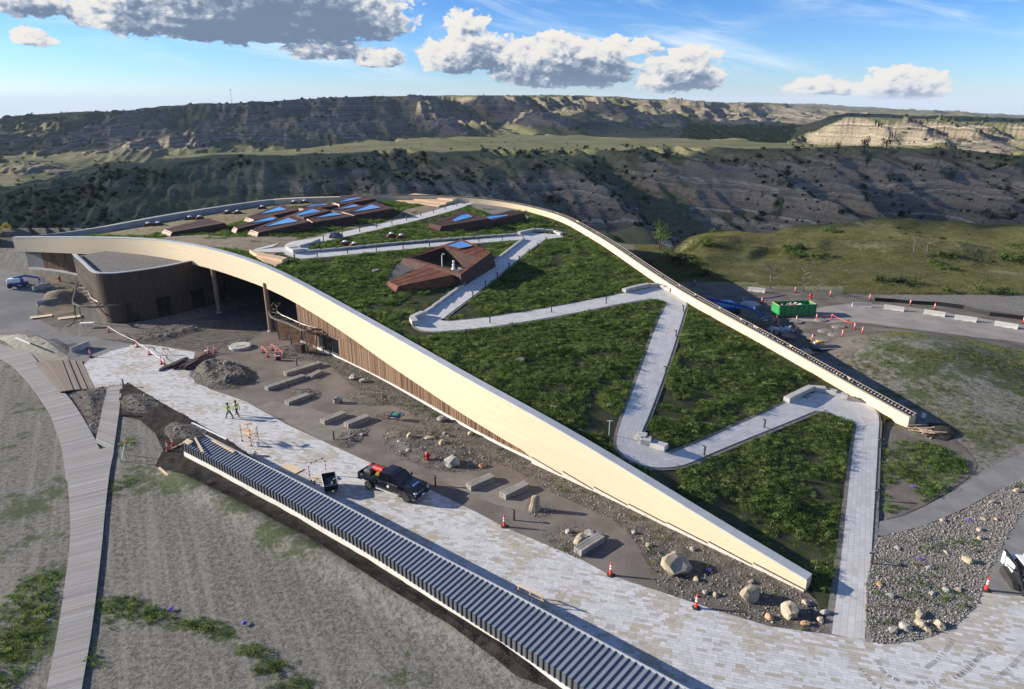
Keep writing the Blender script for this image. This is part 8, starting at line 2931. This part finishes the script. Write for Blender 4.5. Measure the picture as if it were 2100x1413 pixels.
# ------------------------------------------------------------------ pickup truck
MT['carblack'] = M('black car paint', (0.008, 0.009, 0.012), rough=.28, coat=.25, spec=.35)
MT['carglass'] = mat_glass_dark('tinted car glass', (0.006, 0.008, 0.010))
MT['chrome'] = M('chrome', (0.75, 0.75, 0.78), rough=.15, metal=1.0)
MT['lampglass'] = M('headlamp glass', (0.75, 0.78, 0.82), rough=.15)
MT['bluetrim'] = M('bright blue hood trim', (0.22, 0.34, 0.85), rough=.4)
MT['treadrim'] = M('dark alloy', (0.30, 0.30, 0.31), rough=.35, metal=.6)


def truck():
    p = (Z(832, 1030, .1) + Z(758, 1002, .1)) / 2
    d = Z(832, 1030, .1) - Z(758, 1002, .1)
    a = atan2(d.y, d.x)
    n = Vector((-sin(a), cos(a), 0))
    loc = p + n * 1.0
    T = thing('pickup_truck', 'black crew cab pickup truck with twin rear wheels and a loaded bed', 'pickup truck', loc, a)
    # x forward; axles at +-2.13
    W_ = 1.0
    def sec(x, w, z0, z1, tw=.96):
        return [(x, -w, z0), (x, w, z0), (x, w * 1.02, (z0 + z1) / 2), (x, w * tw, z1), (x, -w * tw, z1), (x, -w * 1.02, (z0 + z1) / 2)]
    # lower body of cab and nose
    m_ = MB(); m_.loft([sec(-.95, 1.0, .55, 1.28), sec(1.15, 1.0, .55, 1.30), sec(1.3, 1.0, .62, 1.36, .94), sec(2.6, 1.0, .66, 1.34, .92), sec(3.08, .99, .62, 1.26, .90), sec(3.14, .93, .66, 1.2, .88)])
    m_.build('body', MT['carblack'], T)
    m_ = MB(); m_.loft([[(1.2, -.62, 1.37), (1.2, .62, 1.37), (1.2, .5, 1.42), (1.2, -.5, 1.42)], [(2.4, -.62, 1.345), (2.4, .62, 1.345), (2.4, .5, 1.43), (2.4, -.5, 1.43)], [(3.0, -.55, 1.26), (3.0, .55, 1.26), (3.0, .45, 1.31), (3.0, -.45, 1.31)]]); h = m_.build('hood', MT['carblack'], T)
    m_ = MB(); m_.tube([(2.42, -.36, 1.44), (2.52, -.36, 1.435), (2.52, .36, 1.435), (2.42, .36, 1.44)], .03, 5, closed=True); m_.build('hood_badge', MT['bluetrim'], h)
    # cab
    cabp = [(-.98, .96, 1.28), (-.86, .80, 1.98), (.0, .80, 2.03), (.62, .78, 1.97), (1.38, .93, 1.34)]
    m_ = MB(); m_.loft([[(x, -w, z), (x, w, z), (x, w * .98, z - .06), (x, -w * .98, z - .06)] for x, w, z in cabp[1:4]]); m_.build('cab_roof', MT['carblack'], T)
    def pillar(a_, b_, r=.045):
        q = MB(); q.cyl(a_, b_, r, n=6); return q
    for s in (-1, 1):
        for A, B_ in (((-.98, s * .95, 1.26), (-.86, s * .79, 1.95)), ((.12, s * .96, 1.28), (.10, s * .80, 1.98)), ((1.36, s * .92, 1.32), (.62, s * .77, 1.95))):
            pillar(A, B_, .055).build('pillar', MT['carblack'], T)
        for x0, x1, y0, y1 in ((-.92, .08, -.82, .06), (.16, 1.28, .14, .60)):
            q = MB(); q.add([(x0, s * .955, 1.29), (x1, s * .945, 1.31), (y1, s * .80, 1.93), (y0, s * .805, 1.94)], [(0, 1, 2, 3)]); q.build('side_window', MT['carglass'], T)
        q = MB(); q.cbox((.15, s * 1.0, 1.29), (2.2, .02, .035)); q.build('chrome_trim', MT['chrome'], T)
        for x in (-.62, .5):
            dr = MB(); dr.cbox((x + .1, s * 1.012, .93), (1.05, .03, .62), 0, .014); dd = dr.build('door', MT['carblack'], T)
            q = MB(); q.cbox((x - .22, s * 1.04, 1.13), (.2, .04, .05), 0, .01); q.build('handle', MT['chrome'], dd)
            if x > 0:
                q = MB(); q.lathe([(.12, -.006), (.12, .006)], n=14); q.v = [(u + .15, s * 1.032 + w, v + .95) for u, v, w in q.v]; q.build('round_emblem', MT['reflect'], dd)
        q = MB(); q.cbox((.1, s * 1.1, .48), (2.6, .2, .06), 0, .02); q.build('running_board', MT['galv'], T)
        q = MB(); q.cyl((1.0, s * .95, 1.36), (1.02, s * 1.18, 1.40), .03, n=6); q.cbox((1.0, s * 1.26, 1.44), (.12, .20, .32), 0, .04); mo = q.build('mirror', MT['carblack'], T)
        q = MB(); q.cbox((1.035, s * 1.26, 1.52), (.09, .205, .12), 0, .03); q.build('mirror_cap', MT['chrome'], mo)
        q = MB(); q.cbox((3.06, s * .78, 1.08), (.18, .36, .22), 0, .04); q.build('headlight', MT['lampglass'], T)
        q = MB(); q.cbox((3.10, s * .86, .86), (.10, .12, .16), 0, .02); q.build('fog_lamp', MT['lampglass'], T)
        # bed sides with the wide rear fender
        q = MB(); q.loft([[(x, s * .93, z0), (x, s * w, z0 + .02), (x, s * w, 1.18), (x, s * .98, 1.30), (x, s * .88, 1.30), (x, s * .88, z0)] for x, w, z0 in ((-3.45, 1.0, .62), (-3.05, 1.02, .60), (-2.85, 1.20, 1.0), (-2.35, 1.24, 1.08), (-1.9, 1.24, 1.08), (-1.5, 1.20, 1.0), (-1.28, 1.02, .58), (-1.02, 1.0, .58))])
        if s > 0:
            q.f = [f[::-1] for f in q.f]
        q.build('bed_side', MT['carblack'], T)
        q = MB(); q.cbox((-3.44, s * .93, 1.05), (.07, .12, .34)); q.build('tail_light', MT['red'], T)
        # arches
        for x, r in ((2.13, .52),):
            q = MB(); q.tube([(x + r * cos(t), s * 1.0, .42 + r * sin(t)) for t in np.linspace(.05, pi - .05, 12)], .05, 5); q.build('wheel_arch', MT['black'], T)
        wheel(T, 2.13, s * .90, .42, .28, 'treadrim')
        wheel(T, -2.13, s * 1.04, .42, .26, 'treadrim'); wheel(T, -2.13, s * .72, .42, .26, 'treadrim')
    q = MB(); q.add([(1.34, -.86, 1.36), (1.34, .86, 1.36), (.66, .72, 1.93), (.66, -.72, 1.93)], [(0, 1, 2, 3)]); q.build('windscreen', MT['carglass'], T)
    q = MB(); q.add([(-.99, .82, 1.32), (-.99, -.82, 1.32), (-.88, -.72, 1.92), (-.88, .72, 1.92)], [(0, 1, 2, 3)]); q.build('rear_window', MT['carglass'], T)
    q = MB(); q.cbox((-2.2, 0, .74), (2.5, 1.8, .08)); q.build('bed_floor', MT['black'], T)
    q = MB(); q.cbox((-3.46, 0, 1.0), (.08, 1.78, .56), 0, .03); q.build('tailgate', MT['carblack'], T)
    q = MB(); q.cbox((-1.06, 0, 1.0), (.06, 1.8, .56)); q.build('bed_front', MT['carblack'], T)
    q = MB(); q.cbox((3.13, 0, 1.0), (.06, 1.3, .34), 0, .02); g = q.build('grille', MT['black'], T)
    for z in (1.12, .98):
        MB().cbox((3.165, 0, z), (.03, 1.5, .045)).build('grille_bar', MT['chrome'], g)
    q = MB(); q.cbox((3.16, 0, .66), (.22, 1.9, .24), 0, .06); q.build('front_bumper', MT['carblack'], T)
    q = MB(); q.cbox((3.28, 0, .56), (.03, 1.3, .06)); q.build('bumper_trim', MT['chrome'], T)
    q = MB(); q.cbox((3.285, 0, .70), (.02, .34, .15)); q.build('number_plate', MT['reflect'], T)
    q = MB(); q.cbox((-3.58, 0, .62), (.2, 1.9, .2), 0, .04); q.build('rear_bumper', MT['chrome'], T)
    q = MB(); q.cbox((-.1, 0, .5), (6.2, 1.1, .25)); q.build('underframe', MT['black'], T)
    for s in (-.6, -.2, .2, .6):
        q = MB(); q.cbox((-.1, s, 2.025), (.9, .05, .02)); q.build('roof_rib', MT['carblack'], T)
    mtx = Matrix.Translation(loc) @ Matrix.Rotation(a, 4, 'Z')

    def cargo(nm, lb, cat, x, y, z, mb, m):
        o = mb.build(nm, MT[m]); o.location = mtx @ Vector((x, y, z)); o.rotation_euler[2] = a
        tag(o, lb, cat, 'cargo in the truck bed')
    q = MB(); q.lathe([(.1, -.7), (.34, -.62), (.36, .5), (.2, .66)], n=12); q.v = [(z, x, y + .36) for x, y, z in q.v]
    cargo('tank', 'dark red tank lying at the far side of the truck bed', 'tank', -2.0, .35, .95, q, 'red')
    cargo('equipment_case', 'dark blue bundle at the rear of the truck bed', 'bundle', -2.9, .1, .78, MB().cbox((0, 0, .35), (.8, 1.2, .6), .2, .15), 'membrane')
    cargo('plastic_sheet', 'yellow sheet on the load behind the cab', 'sheet', -1.6, .05, 1.2, MB().cbox((0, 0, 0), (.7, .9, .12), .3, .05, .2), 'yellow')
    q = MB(); q.lathe([(.16, 0), (.2, .4), (.17, .4), (.14, .05)], n=12)
    cargo('bucket', 'green bucket standing in the truck bed', 'bucket', -1.75, -.55, .78, q, 'green')
    cargo('ball_float', 'small orange ball on the tail of the truck bed', 'ball', -3.3, .5, 1.3, MB().lathe([(.02, -.14), (.11, -.09), (.14, 0), (.11, .09), (.02, .14)], n=10), 'orange')


truck()


# ------------------------------------------------------------------ tracked skid steer loader at the right edge
def loader():
    loc = Z(2092, 1196, .07)
    T = thing('skid_steer_loader', 'white and black tracked skid steer loader with fork frame at right edge', 'loader', loc, -1.75)
    # x forward
    for s in (-1, 1):
        pr = [(-1.1, .15), (-.8, 0), (.8, 0), (1.1, .2), (.6, .55), (-.9, .7)]
        q = MB(); q.prism(pr, s * .75 - .2, s * .75 + .2); q.v = [(x, z, y + .02) for x, y, z in q.v]; q.f = [f[::-1] for f in q.f]; tr = q.build('track', MT['rubber'], T)
        for k in range(9):
            MB().cbox((-.8 + k * .2, s * .75, .02), (.08, .42, .05)).build('tread_lug', MT['rubber'], tr)
        q = MB(); q.loft([[(-1.5, s * .62, 1.5), (-1.5, s * .75, 1.5), (-1.5, s * .75, 1.75), (-1.5, s * .62, 1.75)], [(.2, s * .62, 1.55), (.2, s * .75, 1.55), (.2, s * .75, 1.75), (.2, s * .62, 1.75)], [(1.35, s * .62, .75), (1.35, s * .75, .75), (1.45, s * .75, .95), (1.45, s * .62, .95)], [(1.7, s * .62, .3), (1.7, s * .75, .3), (1.8, s * .75, .5), (1.8, s * .62, .5)]])
        q.build('lift_arm', MT['black'], T)
        MB().cbox((-1.35, s * .68, 1.15), (.3, .2, 1.0), 0, .04).build('tower', MT['white'], T)
        q = MB(); q.cyl((-.9, s * .68, .9), (.8, s * .68, 1.2), .05, n=8); q.build('lift_cylinder', MT['chrome'], T)
        MB().cbox((1.02, s * .5, 1.0), (.08, .18, .12)).build('headlight', MT['lampglass'], T)
    MB().cbox((-.9, 0, .95), (1.4, 1.15, .9), 0, .1).build('engine_cover', MT['white'], T)
    MB().cbox((.1, 0, .7), (1.9, 1.1, .5), 0, .05).build('body', MT['black'], T)
    q = MB(); q.loft([[(-.35, -.5, .95), (.95, -.5, .95), (.95, .5, .95), (-.35, .5, .95)], [(-.4, -.48, 2.0), (.75, -.48, 2.0), (.75, .48, 2.0), (-.4, .48, 2.0)]]); q.build('cab_glass', MT['carglass'], T)
    for x, y in ((-.38, -.5), (-.38, .5), (.86, -.5), (.86, .5)):
        q = MB(); q.cyl((x + .06, y, .95), (x - .05, y * .97, 2.0), .05, n=6); q.build('cab_post', MT['black'], T)
    MB().cbox((.18, 0, 2.04), (1.35, 1.1, .10), 0, .04).build('cab_roof', MT['white'], T)
    MB().cbox((1.78, 0, .45), (.12, 1.5, .5), 0, .03).build('fork_carriage', MT['steel_dark'], T)
    for y in (-.5, .5):
        MB().cbox((2.4, y, .07), (1.2, .13, .06)).build('fork', MT['steel_dark'], T)
    for y in (-.7, -.3, .3, .7):
        MB().cbox((1.75, y, .85), (.06, .06, .7)).build('guard_bar', MT['steel_dark'], T)


loader()

# ------------------------------------------------------------------ two people
MT['skin'] = M('skin', (0.36, 0.20, 0.13), rough=.6)
MT['vest'] = M('high visibility yellow', (0.55, 0.92, 0.04), (0.48, 0.85, 0.035), 6, .7)
MT['jeans'] = M('blue jeans', (0.035, 0.05, 0.09), (0.05, 0.07, 0.12), 12, .9)
MT['trousers'] = M('black trousers', (0.016, 0.016, 0.018), (0.03, 0.03, 0.03), 12, .9)
MT['boots'] = M('work boots', (0.05, 0.035, 0.025), rough=.8)
MT['hair'] = M('dark hair', (0.02, 0.014, 0.010), rough=.8)


def skinned(name, V, E, Rr, m, parent, sub=2, root=0):
    me = bpy.data.meshes.new(name)
    me.from_pydata([tuple(v) for v in V], E, [])
    bm = bmesh.new(); bm.from_mesh(me)
    ly = bm.verts.layers.skin.verify()
    for i, (v, r) in enumerate(zip(bm.verts, Rr)):
        v[ly].radius = (r, r) if not isinstance(r, tuple) else r
        v[ly].use_root = i == root
    bm.to_mesh(me); bm.free()
    o = link(name, me, parent)
    md = o.modifiers.new('skin', 'SKIN'); md.use_smooth_shade = True
    md.branch_smoothing = .4
    ms = o.modifiers.new('sub', 'SUBSURF'); ms.levels = sub; ms.render_levels = sub
    me.materials.append(m)
    return o


def person(px, rz, label, stride, pants, arm):
    p = Z(*px, .105)
    T = thing('person', label, 'person', p, rz, 'two workers walking across the plaza')
    V = []; E = []; Rr = []

    def chain(pts, rs, start=None):
        prev = start
        for q, r in zip(pts, rs):
            V.append(q); Rr.append(r)
            if prev is not None:
                E.append((prev, len(V) - 1))
            prev = len(V) - 1
        return prev
    s = stride
    pel = chain([(0, 0, .95)], [(.165, .12)])
    chest = chain([(0, 0, 1.12), (0, 0, 1.30), (.02, 0, 1.43)], [(.15, .11), (.175, .125), (.10, .09)], pel)
    head = chain([(.03, 0, 1.52), (.05, 0, 1.62), (.055, 0, 1.71), (.05, 0, 1.77)], [.058, .085, .092, .06], chest)
    chain([(.145, 0, 1.645)], [.018], head - 1)                          # nose
    for sd in (-1, 1):
        f = s * sd
        ft = chain([(0, sd * .10, .88), (.22 * f, sd * .11, .49), (.36 * f - (.10 if f < 0 else 0), sd * .11, .10 + (.05 if f < 0 else 0)), (.36 * f + .12, sd * .115, .045 + (.02 if f < 0 else 0)), (.36 * f + .2, sd * .115, .035)], [.095, .065, .05, .045, .035], pel)
        sh = chain([(0, sd * .20, 1.40), (-.12 * f * arm, sd * .26, 1.12), (-.22 * f * arm + .05, sd * .27, .87), (-.24 * f * arm + .08, sd * .265, .80)], [.062, .046, .036, .034], chest - 1)
        hx, hy, hz = V[sh]
        for k in range(4):                                               # fingers
            yo = (k - 1.5) * .021
            chain([(hx + yo, hy, hz - .06), (hx + yo + .008, hy - sd * .01, hz - .105 - .006 * (1.5 - abs(k - 1.5))), (hx + yo + .012, hy - sd * .03, hz - .135)], [.011, .0095, .0085], sh)
        chain([(hx + .045, hy - sd * .01, hz - .035), (hx + .06, hy - sd * .02, hz - .08)], [.012, .009], sh)
    body = skinned('body', V, E, Rr, MT['skin'], T)
    # clothes follow the limbs, a little wider
    V2, E2, R2 = [], [], []

    def ch(pts, rs, st=None):
        pr = st
        for q, r in zip(pts, rs):
            V2.append(q); R2.append(r)
            if pr is not None:
                E2.append((pr, len(V2) - 1))
            pr = len(V2) - 1
        return pr
    a = ch([(0, 0, .90), (0, 0, 1.12), (0, 0, 1.30), (.015, 0, 1.44)], [(.21, .16), (.20, .155), (.225, .17), (.11, .10)])
    for sd in (-1, 1):
        f = s * sd
        ch([(0, sd * .20, 1.405), (-.08 * f * arm, sd * .245, 1.20)], [.095, .085], 2)
    v = skinned('vest', V2, E2, R2, MT['vest'], T, root=1)
    bd = MB()
    for z, r in ((1.02, .2), (1.2, .205)):
        bd.lathe([(r, z), (r, z + .05)], n=18)
    bd.v = [(x * .76, y * 1.02, z) for x, y, z in bd.v]
    bd.build('reflective_band', MT['reflect'], v)
    V2, E2, R2 = [], [], []
    a = ch([(0, 0, .98)], [(.175, .13)])
    for sd in (-1, 1):
        f = s * sd
        ch([(0, sd * .10, .86), (.22 * f, sd * .11, .49), (.35 * f - (.10 if f < 0 else 0), sd * .11, .15 + (.05 if f < 0 else 0))], [.108, .082, .07], a)
    skinned('trousers', V2, E2, R2, pants, T)
    for sd in (-1, 1):
        f = s * sd
        x0 = .36 * f - (.10 if f < 0 else 0); z0 = .05 if f < 0 else 0
        skinned('boot', [(x0, sd * .11, .14 + z0), (x0, sd * .11, .06 + z0), (x0 + .13, sd * .115, .05 + z0), (x0 + .21, sd * .115, .045 + z0)], [(0, 1), (1, 2), (2, 3)], [.068, .062, .055, .045], MT['boots'], T, 1)
    hm = MB(); hm.lathe([(.15, 0), (.135, .02), (.13, .06), (.10, .12), (.04, .15)], (.05, 0, 1.735), 14)
    he = hm.build('hard_hat', MT['black'], T)
    hb = MB(); hb.cbox((.17, 0, 1.745), (.1, .18, .012)); hb.build('peak', MT['black'], he)
    hr = MB(); hr.lathe([(.085, -.10), (.104, -.02), (.106, .06)], (.035, 0, 1.67), 12); hr.build('hair', MT['hair'], T)


person((471, 858), 2.75, 'worker in yellow high visibility vest and jeans, left one walking on the plaza', 1, MT['jeans'], 1)
person((487, 853), 2.6, 'worker in yellow high visibility vest and black trousers, right one walking', -1, MT['trousers'], 1)

# ------------------------------------------------------------------ thin evening haze
m_, b_, p_ = mat('air')
nt = m_.node_tree; nt.nodes.remove(p_)
v_ = nt.nodes.new('ShaderNodeVolumePrincipled')
v_.inputs['Color'].default_value = (.80, .89, 1.0, 1)
v_.inputs['Density'].default_value = 4.0e-5
nt.links.new(v_.outputs[0], nt.nodes['Material Output'].inputs['Volume'])
hz = MB().box((-52000, -300, -1600), (52000, 30500, 130)).build('haze', m_)
stuff(hz, 'thin pale evening haze over the far plains')
